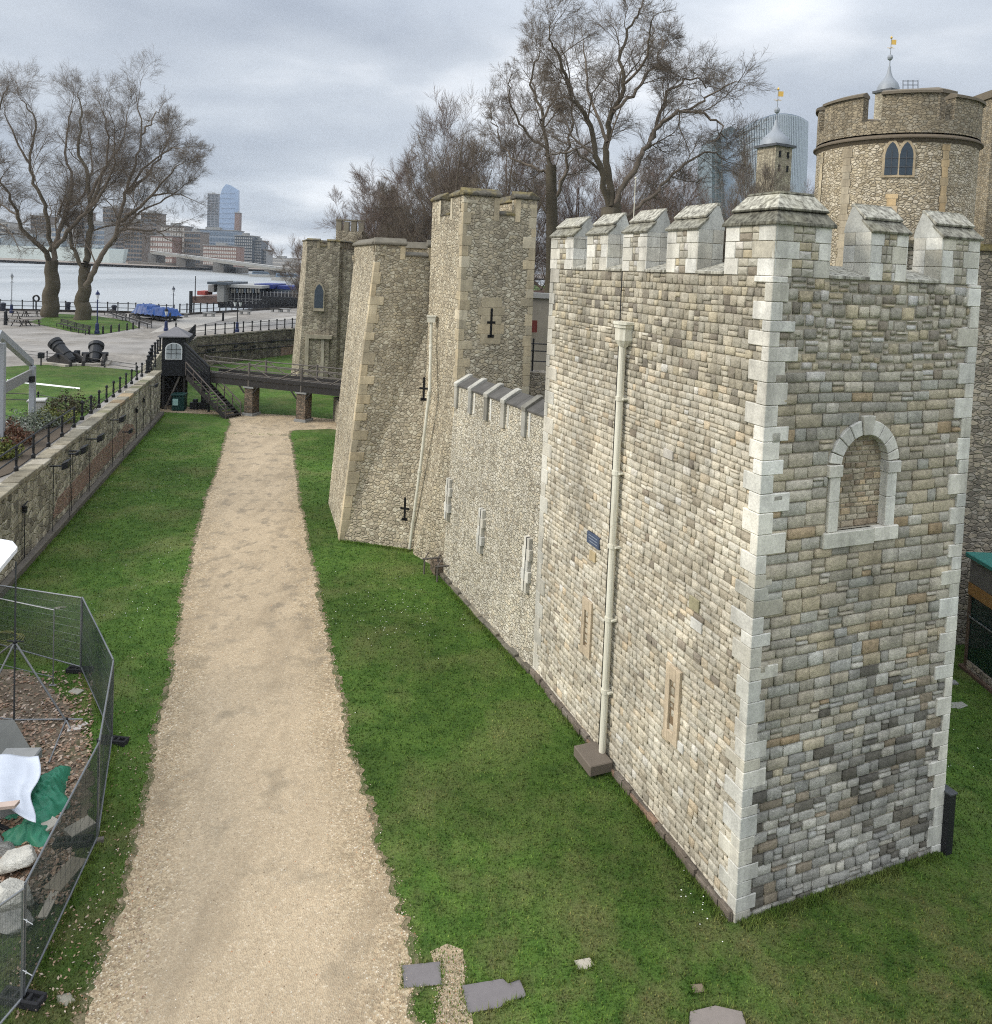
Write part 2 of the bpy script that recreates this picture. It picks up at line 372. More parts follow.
# core walls: front face is left open where the niche is
ax=lambda px,py:(lambda P:((P-A)@u,P[2]))(onplane(A,nA,px,py))
nx0,zs0=ax(834,531); nx1=ax(882,531)[0]; zspring=ax(835,478)[1]; 
zt=ax(866,433)[1]; nr=(nx1-nx0)/2; zspring=zt-nr; ncx=(nx0+nx1)/2
ZB=-.4
def P_(x,y,z): return A+u*x+wd*y+Z*z
def quad(m,a,b,c,d): m.add([a,b,c,d],[(0,1,2,3)])
for (x0,x1,z0,z1) in ((0,nx0,ZB,HT),(nx1,WA,ZB,HT),(nx0,nx1,ZB,zs0),(nx0,nx1,zt,HT)):
    quad(core,P_(x0,0,z0),P_(x1,0,z0),P_(x1,0,z1),P_(x0,0,z1))
nd=.13
quad(core,P_(nx0,nd,zs0),P_(nx1,nd,zs0),P_(nx1,nd,zt),P_(nx0,nd,zt))
quad(core,P_(nx0,0,zs0),P_(nx0,nd,zs0),P_(nx0,nd,zt),P_(nx0,0,zt)); quad(core,P_(nx1,nd,zs0),P_(nx1,0,zs0),P_(nx1,0,zt),P_(nx1,nd,zt))
quad(core,P_(nx0,0,zs0),P_(nx1,0,zs0),P_(nx1,nd,zs0),P_(nx0,nd,zs0)); quad(core,P_(nx0,nd,zt),P_(nx1,nd,zt),P_(nx1,0,zt),P_(nx0,0,zt))
quad(core,P_(0,WC,ZB),P_(0,0,ZB),P_(0,0,HT),P_(0,WC,HT)); quad(core,P_(WA,0,ZB),P_(WA,WC,ZB),P_(WA,WC,HT),P_(WA,0,HT))
quad(core,P_(WA,WC,ZB),P_(0,WC,ZB),P_(0,WC,HT),P_(WA,WC,HT)); quad(core,P_(0,0,HT-.6),P_(WA,0,HT-.6),P_(WA,WC,HT-.6),P_(0,WC,HT-.6))
for a in ((0,0,WA,.55),(0,.55,.55,WC),(WA-.55,.55,WA,WC),(.55,WC-.55,WA-.55,WC)):
    core.obox(P_(a[0],a[1],HT-.7)+u*.003+wd*.003,u*(a[2]-a[0]-.006),wd*(a[3]-a[1]-.006),Z*.698)
part('wall_core',core,MORT,tower)
# front (camera-facing) stones
ow=.30                                        # ring width of the arch surround
def span_front(z0,z1):
    zm=(z0+z1)/2; a,b=.12,WA-.12
    if zm<zs0-.33 or zm>zt+ow+.02: return [(a,b)]
    if zm<zs0: hw0,hw1=nx0-.36,nx1+.36
    elif zm<zspring: hw0,hw1=nx0-ow+.04,nx1+ow-.04
    else:
        R=nr+ow; dz=max(0,min(zm-zspring,R-.01)); hw=math.sqrt(max(0,R*R-dz*dz)); hw0,hw1=ncx-hw,ncx+hw
    return [(a,hw0),(hw1,b)]
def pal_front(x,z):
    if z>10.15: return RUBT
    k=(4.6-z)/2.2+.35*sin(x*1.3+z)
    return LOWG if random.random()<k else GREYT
fm=M()
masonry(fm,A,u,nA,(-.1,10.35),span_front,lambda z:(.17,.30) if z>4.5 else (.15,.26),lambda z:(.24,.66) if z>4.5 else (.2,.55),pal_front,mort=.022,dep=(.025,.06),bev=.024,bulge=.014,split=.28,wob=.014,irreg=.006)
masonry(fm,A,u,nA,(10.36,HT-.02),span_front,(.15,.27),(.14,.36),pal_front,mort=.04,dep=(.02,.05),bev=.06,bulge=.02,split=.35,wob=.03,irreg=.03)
part('front_stonework',fm,STONE,tower,'courses of grey and tan rock-faced stone, darker towards the foot',smooth=True)
sm=M()
def span_side(z0,z1): return [(.12,WC-.1)]
masonry(sm,A,wd,nC,(-.1,9.6),span_side,(.115,.20),(.13,.33),PALE,mort=.016,dep=(.02,.042),bev=.014,bulge=.008,split=.16,wob=.012,irreg=.006)
masonry(sm,A,wd,nC,(9.6,HT-.02),span_side,(.14,.24),(.13,.3),lambda x,z:PALETOP if random.random()<.35+(z-9.4)/2.5 else PALE,mort=.014,dep=(.015,.045),bev=.018,bulge=.02,split=.3,wob=.01,irreg=.004)
part('side_stonework',sm,STONE,tower,'small squared cream stones, greyer below the battlements',smooth=True)
qm=M(); quoins(qm,P_(0,0,-.1),P_(0,0,HT),u,wd,(.30,.44),(.50,.20),(.2,.42),e=.06,pal=WHITE,miss=0); part('quoins',qm,ASH,tower,bevel=.012)
qm=M(); quoins(qm,P_(WA,0,-.1),P_(WA,0,HT),-u,wd,(.22,.5),(.42,.3),(.26,.46),e=.075,pal=WHITE,miss=0); part('quoins',qm,ASH,tower,bevel=.012)
qm=M(); quoins(qm,P_(0,WC,-.1),P_(0,WC,HT),u,-wd,(.3,.22),(.3,.5),(.3,.46),e=.05,pal=[(1,(.56,.53,.45)),(1,(.6,.57,.49))]); part('quoins',qm,ASH,tower,bevel=.012)
pm=M(); pm.obox(P_(-.1,-.02,-.2),wd*WC,u*.1,Z*.36,(.17,.145,.115)); 
for k in range(26): 
    a=k*WC/26; pm.obox(P_(-.13-RU(0,.04),a+.01,-.2),wd*(WC/26-.02),u*.1,Z*(.32+RU(0,.08)),pick([(2,(.2,.165,.13)),(2,(.26,.22,.18)),(1,(.3,.2,.14))]))
part('footing',pm,STONE,tower,bevel=.01)
# walled-up arch
win=M(); F=lambda x,z,y=0:A+u*x+Z*z+nA*y
def vb(x0,x1,z0,z1,y0=-.125,y1=.07): win.obox(F(x0,z0,y0),u*(x1-x0),Z*(z1-z0),nA*(y1-y0),pick(WHITE))
sx0,sx1=nx0-.34,nx1+.34; mid=nx0+.68*(nx1-nx0)+.1
vb(sx0,mid-.004,zs0-.30,zs0,-.05,.10); vb(mid+.004,sx1,zs0-.27,zs0+.01,-.05,.095)
for s in (0,1):
    x0,x1=(nx0-ow+.07,nx0+.02) if s==0 else (nx1-.02,nx1+ow-.07)
    zz=zs0+.003; jt=[.75,.55,.9]; 
    H_=zspring-.17-zs0
    vb(x0,x1,zs0+.005,zs0+H_*.55-.003); vb(x0,x1,zs0+H_*.55+.003,zs0+H_-.004)
    vb(x0-(.07 if s==0 else .02),x1+(.02 if s==0 else .07),zspring-.17,zspring+.06,-.2,.10)
nv=9
for k in range(nv):
    a0=pi-(pi/nv)*k-.012; a1=pi-(pi/nv)*(k+1)+.012; R0,R1=nr-.02,nr+ow-.03
    dp=.07
    if k==nv//2: R1=nr+ow+.06; dp=.10
    if k in (0,nv-1): 
        if k==0:a0-=.1
        else:a1+=.1
    pts=[F(ncx+R*cos(a),zspring+R*sin(a),-.2) for R,a in ((R0,a0),(R1,a0),(R1,(a0+a1)/2),(R1,a1),(R0,a1),(R0,(a0+a1)/2))]
    win.prism(pts,nA*(.2+dp),pick(WHITE))
wo=part('blind_arch',win,ASH,tower,bevel=.012)
ib=M()
def span_in(z0,z1):
    zm=(z0+z1)/2; hw=nr+.04 if zm<zspring else math.sqrt(max(0,(nr+.05)**2-(zm-zspring)**2))
    return [(ncx-hw,ncx+hw)] if hw>.1 else []
masonry(ib,P_(0,nd,0),u,nA,(zs0,zt-.02),span_in,(.085,.14),(.14,.38),[(3,(.46,.39,.28)),(3,(.53,.46,.34)),(1.,(.38,.30,.21)),(1,(.55,.43,.28))],mort=.022,dep=(.02,.035),bev=.012,bulge=.01,split=0,irreg=.006)
part('brick_infill',ib,STONE,wo)
# blind slits in the side face
def slit(px0,px1,py0,py1):
    O=onplane(A,nC,(px0+px1)/2,(py0+py1)/2); y=float((O-A)@wd)
    za=onplane(A,nC,(px0+px1)/2,py1)[2]; zb=onplane(A,nC,(px0+px1)/2,py0)[2]
    m=M(); Fr=lambda yy,z,o:A+wd*yy+Z*z-u*o; c0=(.60,.49,.35)
    hw=.25
    kk_=RU(.93,1.05); cc_=tuple(v*kk_ for v in c0)
    for (a,b,c,d) in ((-hw,-.1,za,zb),(.1,hw,za,zb),(-.1,.1,za,za+.22),(-.1,.1,zb-.3,zb)):
        m.obox(Fr(y+a+.002,c,-.01),wd*(b-a-.004),Z*(d-c),-u*.10,cc_)
    o=part('blind_slit',m,ASH,tower,bevel=.006); 
    k=M(); k.obox(Fr(y-.12,za+.2,-.03),wd*.24,Z*(zb-za-.45),-u*.058,(.25,.18,.11)); part('recess',k,ASH,o)
slit(666,683,665,743); slit(583,594,598,656)
# plaque and odd blocks
def sideblk(name,px,py,wy,hz,col,mat,d=.06,par=None,lab=None):
    O=onplane(A,nC,px,py); m=M(); m.obox(O-wd*wy/2-Z*hz/2-u*0,wd*wy,Z*hz,-u*d,col); return part(name,m,mat,par or tower,lab,bevel=.006)
pl=sideblk('plaque',595,540,.62,.30,(.055,.075,.12),plain('blue_grey_plaque',(.07,.09,.14),.5),.07)
O=onplane(A,nC,595,540); m=M()
for k in range(3): m.obox(O+wd*(-.24)+Z*(.075-k*.075)-u*.07,wd*(.46-.06*(k==2)),Z*.018,-u*.004)
part('lettering_lines',m,plain('faded_lettering',(.25,.28,.33),.6,bs=0),pl)
for q in ((594,556,.3,.26,(.50,.40,.24)),(670,454,.34,.2,(.66,.62,.55)),(698,625,.36,.22,(.70,.68,.62)),(696,604,.32,.26,(.42,.38,.24)),(655,459,.2,.14,(.55,.5,.45))):
    pass
for px,py,a,b,c in ((594,556,.3,.26,(.50,.40,.24)),(670,454,.34,.2,(.62,.58,.51)),(698,625,.36,.22,(.70,.68,.62)),(696,604,.32,.26,(.42,.38,.24)),(682,747,.2,.2,(.68,.66,.6))):
    O=onplane(A,nC,px,py); bm=M(); bm.obox(O-wd*a/2-Z*b/2,wd*a,Z*b,-u*.06,c); part('patch_stone',bm,ASH,tower,bevel=.008)
# ---- merlons
def merlon(a,b,face,zb=HT,h=.93,dep=.62,capl=True):
    """a..b along the wall; face 0 = side wall (along wd), 1 = front wall (along u)"""
    if face==0: D,n,O=wd,nC,A
    else: D,n,O=u,nA,A
    q=lambda x,y,z:O+D*x-n*y+Z*z
    m=M(); m.obox(q(a,.0,zb-.02),D*(b-a),-n*dep,Z*(h+.02),(.42,.39,.33))
    lw_=b-a; z=zb; k=0
    while z<zb+h-.02:
        hh=min(RU(.24,.34),zb+h-z)
        if zb+h-z-hh<.08: hh=zb+h-z
        s1,s2=(.30,.42) if k%2 else (.36,.30); s1*=lw_/1.0; s2*=lw_/1.0
        for (x0,x1) in ((a,a+s1),(b-s2,b)):
            stone(m,O,D,n,x0+.004,x1-.004,z+.004,z+hh-.004,.03,.008,pick(WHITE),0)
        x=a+s1
        while x<b-s2-.02:
            l=min(RU(.13,.25),b-s2-x); 
            if b-s2-x-l<.07:l=b-s2-x
            stone(m,O,D,n,x+.006,x+l-.006,z+.006,z+hh*.5-.006,.03,.02,pick(RUBT),.02)
            stone(m,O,D,n,x+.006,x+l-.006,z+hh*.5+.006,z+hh-.006,.03,.02,pick(RUBT),.02); x+=l
        for sg,xx in ((-1,a),(1,b)):     # flank ashlars
            OO=q(xx,0,0); nn=D*sg
            stone(m,OO,-n,nn,-.028,dep*.55,z+.004,z+hh-.004,.02,.006,pick(WHITE),0)
            stone(m,OO,-n,nn,dep*.55+.006,dep,z+.004,z+hh-.004,.02,.006,pick(WHITE),0)
        z+=hh; k+=1
    o=part('merlon',m,ASH,tower)
    if capl:
        zt_=zb+h; c=M(); e=.035
        prof=[(-.03,0),(.17,.20),(.17,.225),(.40,.50),(.47,.50),(.60,.18),(dep+.02,0)]
        c.prism([q(a-e+.02,y,zt_+z) for y,z in prof],D*(b-a+2*e-.04),(.6,.6,.55))
        o2=part('gable',c,ASH,o)
        c=M()       # the two tiers of sloping cover slabs, lipped
        def slab(y0,z0,y1,z1,th,ex):
            c.prism([q(a-ex,y0,zt_+z0),q(a-ex,y1,zt_+z1),q(a-ex,y1,zt_+z1+th),q(a-ex,y0-.03,zt_+z0+th)],D*(b-a+2*ex))
        c.col=(.62,.62,.60); slab(-.06,-.03,.20,.215,.05,.05); c.col=(1,1,1); slab(.14,.24,.42,.51,.045,.03)
        c.prism([q(a-.02,.40,zt_+.50),q(a-.02,.50,zt_+.50),q(a-.02,.48,zt_+.565),q(a-.02,.41,zt_+.565)],D*(b-a+.04))
        part('cap_slab',c,CAPM,o,bevel=.008)
TL=lambda px:tline(A,wd,HT,px)
for x0,x1 in ((551,573),(587,607),(623,646),(667,697)):
    merlon(TL(x1),TL(x0),0)
TF=lambda px:tline(A,u,HT,px)
merlon(TF(868),TF(904),1); merlon(TF(939),WA,1)
# corner block: square merlon with hipped two-tier cap
ca,cb_=TL(725),TF(828)
m=M(); hh=.95; z=HT; m.obox(P_(0,0,HT),u*cb_,wd*ca,Z*hh,(.42,.39,.33)); k=0
while z<HT+hh-.03:
    h_=.32 if HT+hh-z>.4 else HT+hh-z
    for (O_,D,n,W_) in ((A,u,nA,cb_),(A,wd,nC,ca)):
        s1,s2=((.30,.30),(.42,.22))[k%2]
        stone(m,O_,D,n,-.035,W_*s1,z+.004,z+h_-.004,.035,.008,pick(WHITE),0); stone(m,O_,D,n,W_*(1-s2),W_,z+.004,z+h_-.004,.035,.008,pick(WHITE),0)
        x=W_*s1
        while x<W_*(1-s2)-.02:
            l=min(RU(.14,.3),W_*(1-s2)-x)
            if W_*(1-s2)-x-l<.08:l=W_*(1-s2)-x
            for j in (0,1): stone(m,O_,D,n,x+.006,x+l-.006,z+h_*.5*j+.006,z+h_*.5*(j+1)-.006,.035,.02,pick(RUBT),.02)
            x+=l
    for (OO,D,n,W_) in ((P_(cb_,0,0),wd,u,ca),(P_(0,ca,0),u,wd,cb_)):
        for q_ in (0,.5): stone(m,OO,D,n,W_*q_+.003,W_*(q_+.5)-.003,z+.004,z+h_-.004,.02,.006,pick(WHITE),0)
    z+=h_; k+=1
cm=part('merlon',m,ASH,tower,'large corner merlon with a hipped two-tier cap')
m=M(); zz=HT+hh
def fr(i0,z0,i1,z1):
    R_=lambda i,z:[P_(i,i,z),P_(cb_+.05-i*.25,i,z),P_(cb_+.05-i*.25,ca+.05-i*.25,z),P_(i,ca+.05-i*.25,z)]
    m.hexa(R_(i0,z0),R_(i1,z1))
m.col=(.42,.42,.39); fr(-.09,zz-.02,-.09,zz+.03); fr(-.09,zz+.031,.14,zz+.26); m.col=(.3,.3,.27); fr(.08,zz+.262,.08,zz+.30); m.col=(1,1,.98); fr(.08,zz+.301,.40,zz+.60); m.col=(.4,.4,.36); fr(.38,zz+.602,.42,zz+.65)
part('cap_slab',m,CAPM,cm,bevel=.01)
# crenel sills
def sill(a,b,face):
    m=M()
    D,n=(wd,nC) if face==0 else (u,nA)
    q=lambda x,y,z:A+D*x-n*y+Z*z
    m.prism([q(a+.022,-.07,HT+.0),q(a+.022,.62,HT+.0),q(a+.022,.62,HT+.26),q(a+.022,-.07,HT+.06)],D*(b-a-.044)); part('crenel_sill',m,CAPM,tower,bevel=.008)
xs=[TL(p) for p in (725,697,667,646,623,607,587,573)]
for i in range(0,8,2): sill(xs[i],xs[i+1],0)
sill(TF(828),TF(868),1); sill(TF(904),TF(939),1)
# down pipe, hopper, cable
def onside(px,py,off=.12): 
    O=onplane(A-u*off,nC,px,py); return O
pt=onside(624,345); yb=(pt-A)@wd; X=lambda z,o=.16,dy=0:A+wd*(yb+dy)-u*o+Z*z
ztop=pt[2]; m=M(); m.tube(X(.32),X(ztop),.085,.085,14)
for z_ in (1.8,3.6,5.4,7.2,9.0,10.4): 
    if z_<ztop: m.tube(X(z_),X(z_+.1),.105,.105,14); m.obox(X(z_+.03,.16,-.16),wd*.32,Z*.04,u*.14)
dp=part('down_pipe',m,CREAM,tower,'cream cast iron down pipe',smooth=False)
m=M(); c=X(ztop); hx=lambda s,z:[c+wd*a*s-u*b*s*.8+Z*z for a,b in ((-1,-1),(1,-1),(1,.4),(.5,1),(-.5,1),(-1,.4))]
def fru(s0,z0,s1,z1):
    a,b=hx(s0,z0),hx(s1,z1); m.add(a+b,[tuple(range(6)),tuple(range(6,12))]+[(i,(i+1)%6,6+(i+1)%6,6+i) for i in range(6)])
fru(.09,-.05,.2,.12); fru(.2,.12,.2,.42); fru(.24,.42,.24,.5); fru(.27,.5,.27,.56)
part('hopper',m,CREAM,dp)
m=M(); m.tube(X(.3,.085,.3),X(HT,.085,.3),.014,.014,5); part('cable',m,BLACK,tower)
m=M(); base=X(0,.0); m.obox(A+wd*(yb-.42)-u*.1+Z*.06,wd*.85,-u*.62,Z*.26,(.17,.14,.115)); tag(part('splash_slab',m,plain('brown_slab',(.15,.125,.10),.9,bs=.4),None,bevel=.02),'brown stone slab at the foot of the cream down pipe','slab')
# ---------------------------------------------------------------- ground
def poly(name, pts, mat, kind='structure', z=None, parent=None):
    pts=[np.asarray(p,float) for p in pts]
    if z is not None: pts=[V(p[0],p[1],z) for p in pts]
    m=M()
    ar=sum(pts[i][0]*pts[(i+1)%len(pts)][1]-pts[(i+1)%len(pts)][0]*pts[i][1] for i in range(len(pts)))
    if ar<0: pts=pts[::-1]
    m.add(pts,[tuple(range(len(pts)))]); o=part(name,m,mat,parent); 
    if kind: tag(o,kind=kind)
    return o
WZ=3.2
W0=g(0,590); W1=g(160,415); wdir=nrm(W1-W0); Wn=V(wdir[1],-wdir[0],0)     # Wn points into the moat
WS=W0-wdir*30
T1=g(187,345,WZ); T2=g(197,338,WZ); T3=g(294,329.5,WZ); tdir=nrm(T3-T2); T4=T3+tdir*90
E0=g(0,310.5,WZ); E1=g(128,313,WZ); E2=g(174,315.5,WZ); E3=g(294,308,WZ); E4=E3+nrm(E3-E2)*120; EM=E0-nrm(E1-E0)*120
def grassmat(name,blade=False):
    m,t,b=newmat(name); co=coord(t,obj=False)
    n1=noise(t,co,.42,5,.62,.4); n2=noise(t,co,2.3,5,.7,.3); n3=noise(t,co,28,3,.7); n4=noise(t,co,.13,3,.5)
    if blade: a=N(t,'ShaderNodeAttribute',attribute_name='Col').outputs['Color']
    c=mixc(t,(.050,.105,.018),(.104,.178,.034),ramp(t,n2,[(.35,0.),(.65,1.)]))
    c=mixc(t,c,(.19,.20,.075),ramp(t,n1,[(.48,0.),(.72,.7)]))
    c=mixc(t,c,ramp(t,n4,[(.38,.68),(.62,1.18)]),1,'MULTIPLY')
    # worn, thatchy turf close to the near end of the lawn
    sy=N(t,'ShaderNodeSeparateXYZ'); L(t,co,sy.inputs[0])
    wn=N(t,'ShaderNodeMapRange'); L(t,sy.outputs[1],wn.inputs[0]); wn.inputs[1].default_value=18; wn.inputs[2].default_value=11.5
    wf=mth(t,'MULTIPLY',wn.outputs[0],ramp(t,noise(t,co,1.1,5,.65),[(.44,0.),(.66,.7)]))
    c=mixc(t,c,(.16,.14,.065),wf)
    if blade: c=mixc(t,c,a,1,'MULTIPLY')
    else: c=mixc(t,c,ramp(t,n3,[(.3,.55),(.7,1.25)]),1,'MULTIPLY')
    L(t,c,b.inputs['Base Color']); b.inputs['Roughness'].default_value=.8; b.inputs['Specular IOR Level'].default_value=.12
    if not blade: bump(t,b,mth(t,'ADD',n3,mth(t,'MULTIPLY',n2,1.5)),.9,.05)
    return m
GRASS=grassmat('moat_turf'); BLADE=grassmat('grass_blades',True)
poly('moat_ground',[WS,W0,W1,W1-Wn*1.0,T1-V(2,0,0),T2,T3,T4,V(140,T4[1],0),V(140,-25,0),V(WS[0],-25,0)],GRASS,z=0.)
# gravel path: ragged edges
lp=[(60,1100),(88,1024),(104,960),(122,900),(136,850),(150,800),(158,745),(166,700),(178,640),(183,600),(190,575),(199,530),(207,500),(215,480),(224,448),(231,421)]
rp=[(470,1100),(414,1024),(411,960),(392,900),(378,850),(365,800),(350,750),(340,700),(331,665),(322,620),(313,570),(306,540),(300,505),(294,465),(289,431)]
def ragged(px,step=.12,amp=.09):
    P=[g(*q) for q in px]; out=[]; s=0
    for a,b in zip(P[:-1],P[1:]):
        n=max(1,int(np.linalg.norm(b-a)/step)); side=V(-(b-a)[1],(b-a)[0],0)/np.linalg.norm(b-a)
        for i in range(n):
            s+=step; out.append(a+(b-a)*i/n+side*(amp*.4*sin(s*1.3)*sin(s*.37+1)+amp*RU(-.9,.9)+.03*sin(s*.9+2*sin(s*.31))))
    return out+[P[-1]]
def gravelmat():
    m,t,b=newmat('gravel'); co=coord(t,obj=False)
    v=N(t,'ShaderNodeTexVoronoi',feature='F1'); L(t,co,v.inputs['Vector']); v.inputs['Scale'].default_value=34
    v2=N(t,'ShaderNodeTexVoronoi',feature='F1'); L(t,co,v2.inputs['Vector']); v2.inputs['Scale'].default_value=15
    sp=N(t,'ShaderNodeSeparateColor'); L(t,v.outputs['Color'],sp.inputs[0]); sp2=N(t,'ShaderNodeSeparateColor'); L(t,v2.outputs['Color'],sp2.inputs[0])
    c=ramp(t,sp.outputs[0],[(0,(.20,.145,.09)),(.2,(.33,.25,.155)),(.5,(.41,.33,.215)),(.75,(.49,.41,.29)),(.95,(.70,.64,.53))],'CONSTANT')
    c2=ramp(t,sp2.outputs[0],[(0,(.70,.68,.62)),(.3,(1,.98,.93)),(.8,(1.1,1.05,.98))],'CONSTANT')
    c=mixc(t,c,c2,1,'MULTIPLY')
    # compacted sandy middle, loose stones at the sides
    fine=mixc(t,(.42,.325,.215),(.56,.455,.32),noise(t,co,22,4,.7))
    n=noise(t,co,.5,5,.6); sep=N(t,'ShaderNodeAttribute',attribute_name='Col'); sc=N(t,'ShaderNodeSeparateColor'); L(t,sep.outputs['Color'],sc.inputs[0])
    k=mth(t,'ADD',sc.outputs[0],mth(t,'MULTIPLY',mth(t,'SUBTRACT',n,.5),.9))
    c=mixc(t,c,fine,ramp(t,k,[(.1,.25),(.8,.68)]))
    d=noise(t,co,.8,4,.6); c=mixc(t,c,(.22,.18,.125),ramp(t,d,[(.56,0.),(.70,.6)])); d2=noise(t,coord(t,(1,.3,1),obj=False),.9,4,.6); c=mixc(t,c,(.27,.21,.14),ramp(t,d2,[(.50,0.),(.66,.5)])); sy=N(t,'ShaderNodeSeparateXYZ'); L(t,co,sy.inputs[0]); mr=N(t,'ShaderNodeMapRange'); L(t,sy.outputs[1],mr.inputs[0]); mr.inputs[1].default_value=19; mr.inputs[2].default_value=25; d3=noise(t,coord(t,(1.,.8,1),obj=False),1.5,5,.65); c=mixc(t,c,(.20,.165,.12),mth(t,'MULTIPLY',mr.outputs[0],ramp(t,d3,[(.52,0.),(.64,.65)])))
    c=mixc(t,c,ramp(t,noise(t,co,.2,3),[(.3,.85),(.7,1.1)]),1,'MULTIPLY')
    L(t,c,b.inputs['Base Color']); b.inputs['Roughness'].default_value=.95
    bump(t,b,v.outputs['Distance'],.7,.02); return m
GRAV=gravelmat()
lpts,rpts=ragged(lp,.1),ragged(rp,.1)
def resamp(P,n):
    P=np.array(P); d=np.r_[0,np.cumsum(np.linalg.norm(np.diff(P,axis=0),axis=1))]; s=np.linspace(0,d[-1],n)
    return np.stack([np.interp(s,d,P[:,i]) for i in range(3)],1)
n_=700; LA,RA=resamp(lpts,n_),resamp(rpts,n_); m=M(); K=9
for i in range(n_):
    for k in range(K):
        f=k/(K-1); p=LA[i]*(1-f)+RA[i]*f; m.v.append((p[0],p[1],.012)); e=min(1,min(f,1-f)*3.2); m.c.append((e,e,e))
for i in range(n_-1):
    for k in range(K-1):
        a=i*K+k; m.f.append((a,a+1,a+K+1,a+K))
tag(part('gravel_path',m,GRAV),kind='structure')
def vergemat():
    m,t,b=newmat('worn_verge'); co=coord(t,obj=False); n=noise(t,co,9,6,.7); n2=noise(t,co,1.7,4,.6)
    c=mixc(t,(.10,.085,.045),(.30,.23,.15),ramp(t,n,[(.35,0.),(.68,1.)])); c=mixc(t,c,(.06,.09,.025),ramp(t,n2,[(.45,0.),(.6,.75)])); L(t,c,b.inputs['Base Color']); b.inputs['Roughness'].default_value=.95; bump(t,b,n,.8,.03); return m
VERGE=vergemat(); m=M()
for side,E_ in ((-1,LA),(1,RA)):
    b0=len(m.v)
    for i in range(n_):
        o=.10+.09*abs(sin(i*.11)*sin(i*.037+1))+.05*RU(-1,1); p=E_[i]
        m.v.append((p[0]-side*.3,p[1],.007)); m.v.append((p[0]+side*o,p[1],.007)); m.c+= [(1,1,1)]*2
    for i in range(n_-1):
        a=b0+2*i; m.f.append((a,a+1,a+3,a+2) if side>0 else (a+1,a,a+2,a+3))
tag(part('path_verge',m,VERGE),kind='structure')
m=M(); m.add([V(*g(*q)[:2],.008) for q in ((430,952),(447,944),(463,950),(465,985),(472,1016),(482,1100),(426,1100),(437,1016),(442,985))],[tuple(range(9))],(.3,)*3); tag(part('gravel_strip',m,GRAV),kind='structure')
m=M(); jp=[g(*q) for q in ((231,422),(226,415),(160,412),(148,404),(170,404),(215,411),(300,416),(350,421),(352,429),(345,431),(330,429),(300,430),(289,431))]
m.add([V(p[0],p[1],.008) for p in jp],[tuple(range(len(jp)))],(.35,)*3); tag(part('trampled_path',m,GRAV),kind='structure')
# loose stones along the path's edges
v=[];f=[];c=[]
def pebble(p,s,col):
    b=len(v); h=s*.5; a=RU(0,6.28); ca_,sa=cos(a)*s,sin(a)*s
    v.extend([(p[0]+ca_,p[1]+sa,p[2]),(p[0]-sa*.7,p[1]+ca_*.7,p[2]),(p[0]-ca_,p[1]-sa,p[2]),(p[0]+sa*.7,p[1]-ca_*.7,p[2]),(p[0]+RU(-.3,.3)*s,p[1]+RU(-.3,.3)*s,p[2]+h)])
    f.extend([(b,b+1,b+4),(b+1,b+2,b+4),(b+2,b+3,b+4),(b+3,b,b+4)]); c.extend([col]*5)
PEB=[(3,(.34,.26,.165)),(3,(.42,.34,.225)),(1.5,(.50,.42,.30)),(.5,(.66,.60,.50)),(1.5,(.22,.16,.10)),(.3,(.40,.2,.1))]
for i in range(16000):
    k=int(n_*random.random()**1.3); e=random.random()**.7; s=1 if random.random()<.5 else 0
    f_=(abs(random.gauss(0,.12))-.04) if random.random()<.6 else random.random(); 
    fr_=f_ if s else 1-f_
    p=LA[k]*(1-fr_)+RA[k]*fr_
    if p[1]>32: continue
    pebble((p[0]+RU(-.05,.05),p[1]+RU(-.05,.05),.012),RU(.008,.022),pick(PEB))
for i in range(2600):   # the gravelly strip between the two flat slabs
    a=g(RU(438,462)+RU(-6,6),RU(955,1060)); pebble((a[0],a[1],.01),RU(.006,.018),tuple(v*.8 for v in pick(PEB)))
tag(npmesh('loose_gravel',v,f,c,stonecol('pebble_stone',sc=30,var=.1,bs=.1,stain=.05)),'loose pale pebbles scattered along the edges of the gravel path','gravel',kind='stuff')
# where grass grows: inside moat, off the path
from bisect import bisect
ly=LA[:,1];ry=RA[:,1]
def offpath(x,y):
    xl=np.interp(y,ly,LA[:,0]); xr=np.interp(y,ry,RA[:,0])
    return (x<xl+.04-rng.exponential(.13,len(x)))|(x>xr-.04+rng.exponential(.13,len(x)))|(y>51)
nb=330000
y=9.5+(rng.random(nb)**1.75)*42; hw=y*.75+3
x=(rng.random(nb)*2-1)*hw
ok=offpath(x,y)
wl=W0[0]+wdir[0]/wdir[1]*(y-W0[1]); ok&=x>wl+.25
P2=np.stack([x,y],1)
rel=P2-A[:2]; a_=rel@u[:2]; b_=rel@wd[:2]; ok&=~((a_>-.12)&(a_<WA+.1)&(b_>-.12)&(b_<WC+.2))
SLABS=[[g(*q)[:2] for q in s_] for s_ in (((401,966),(440,962),(442,985),(404,989)),((462,986),(503,979),(508,984),(520,980),(527,997),(508,1002),(500,1008),(468,1014)),((574,961),(590,958),(595,966),(584,971),(577,970)),((690,985),(702,984),(706,992),(694,994)),((690,1012),(715,1006),(742,1012),(748,1030),(688,1032)),((56,996),(70,993),(76,1001),(66,1008),(57,1004)))]
dirt=[g(*q)[:2] for q in ((-40,655),(20,662),(62,690),(84,740),(92,800),(60,870),(40,905),(-60,960))]
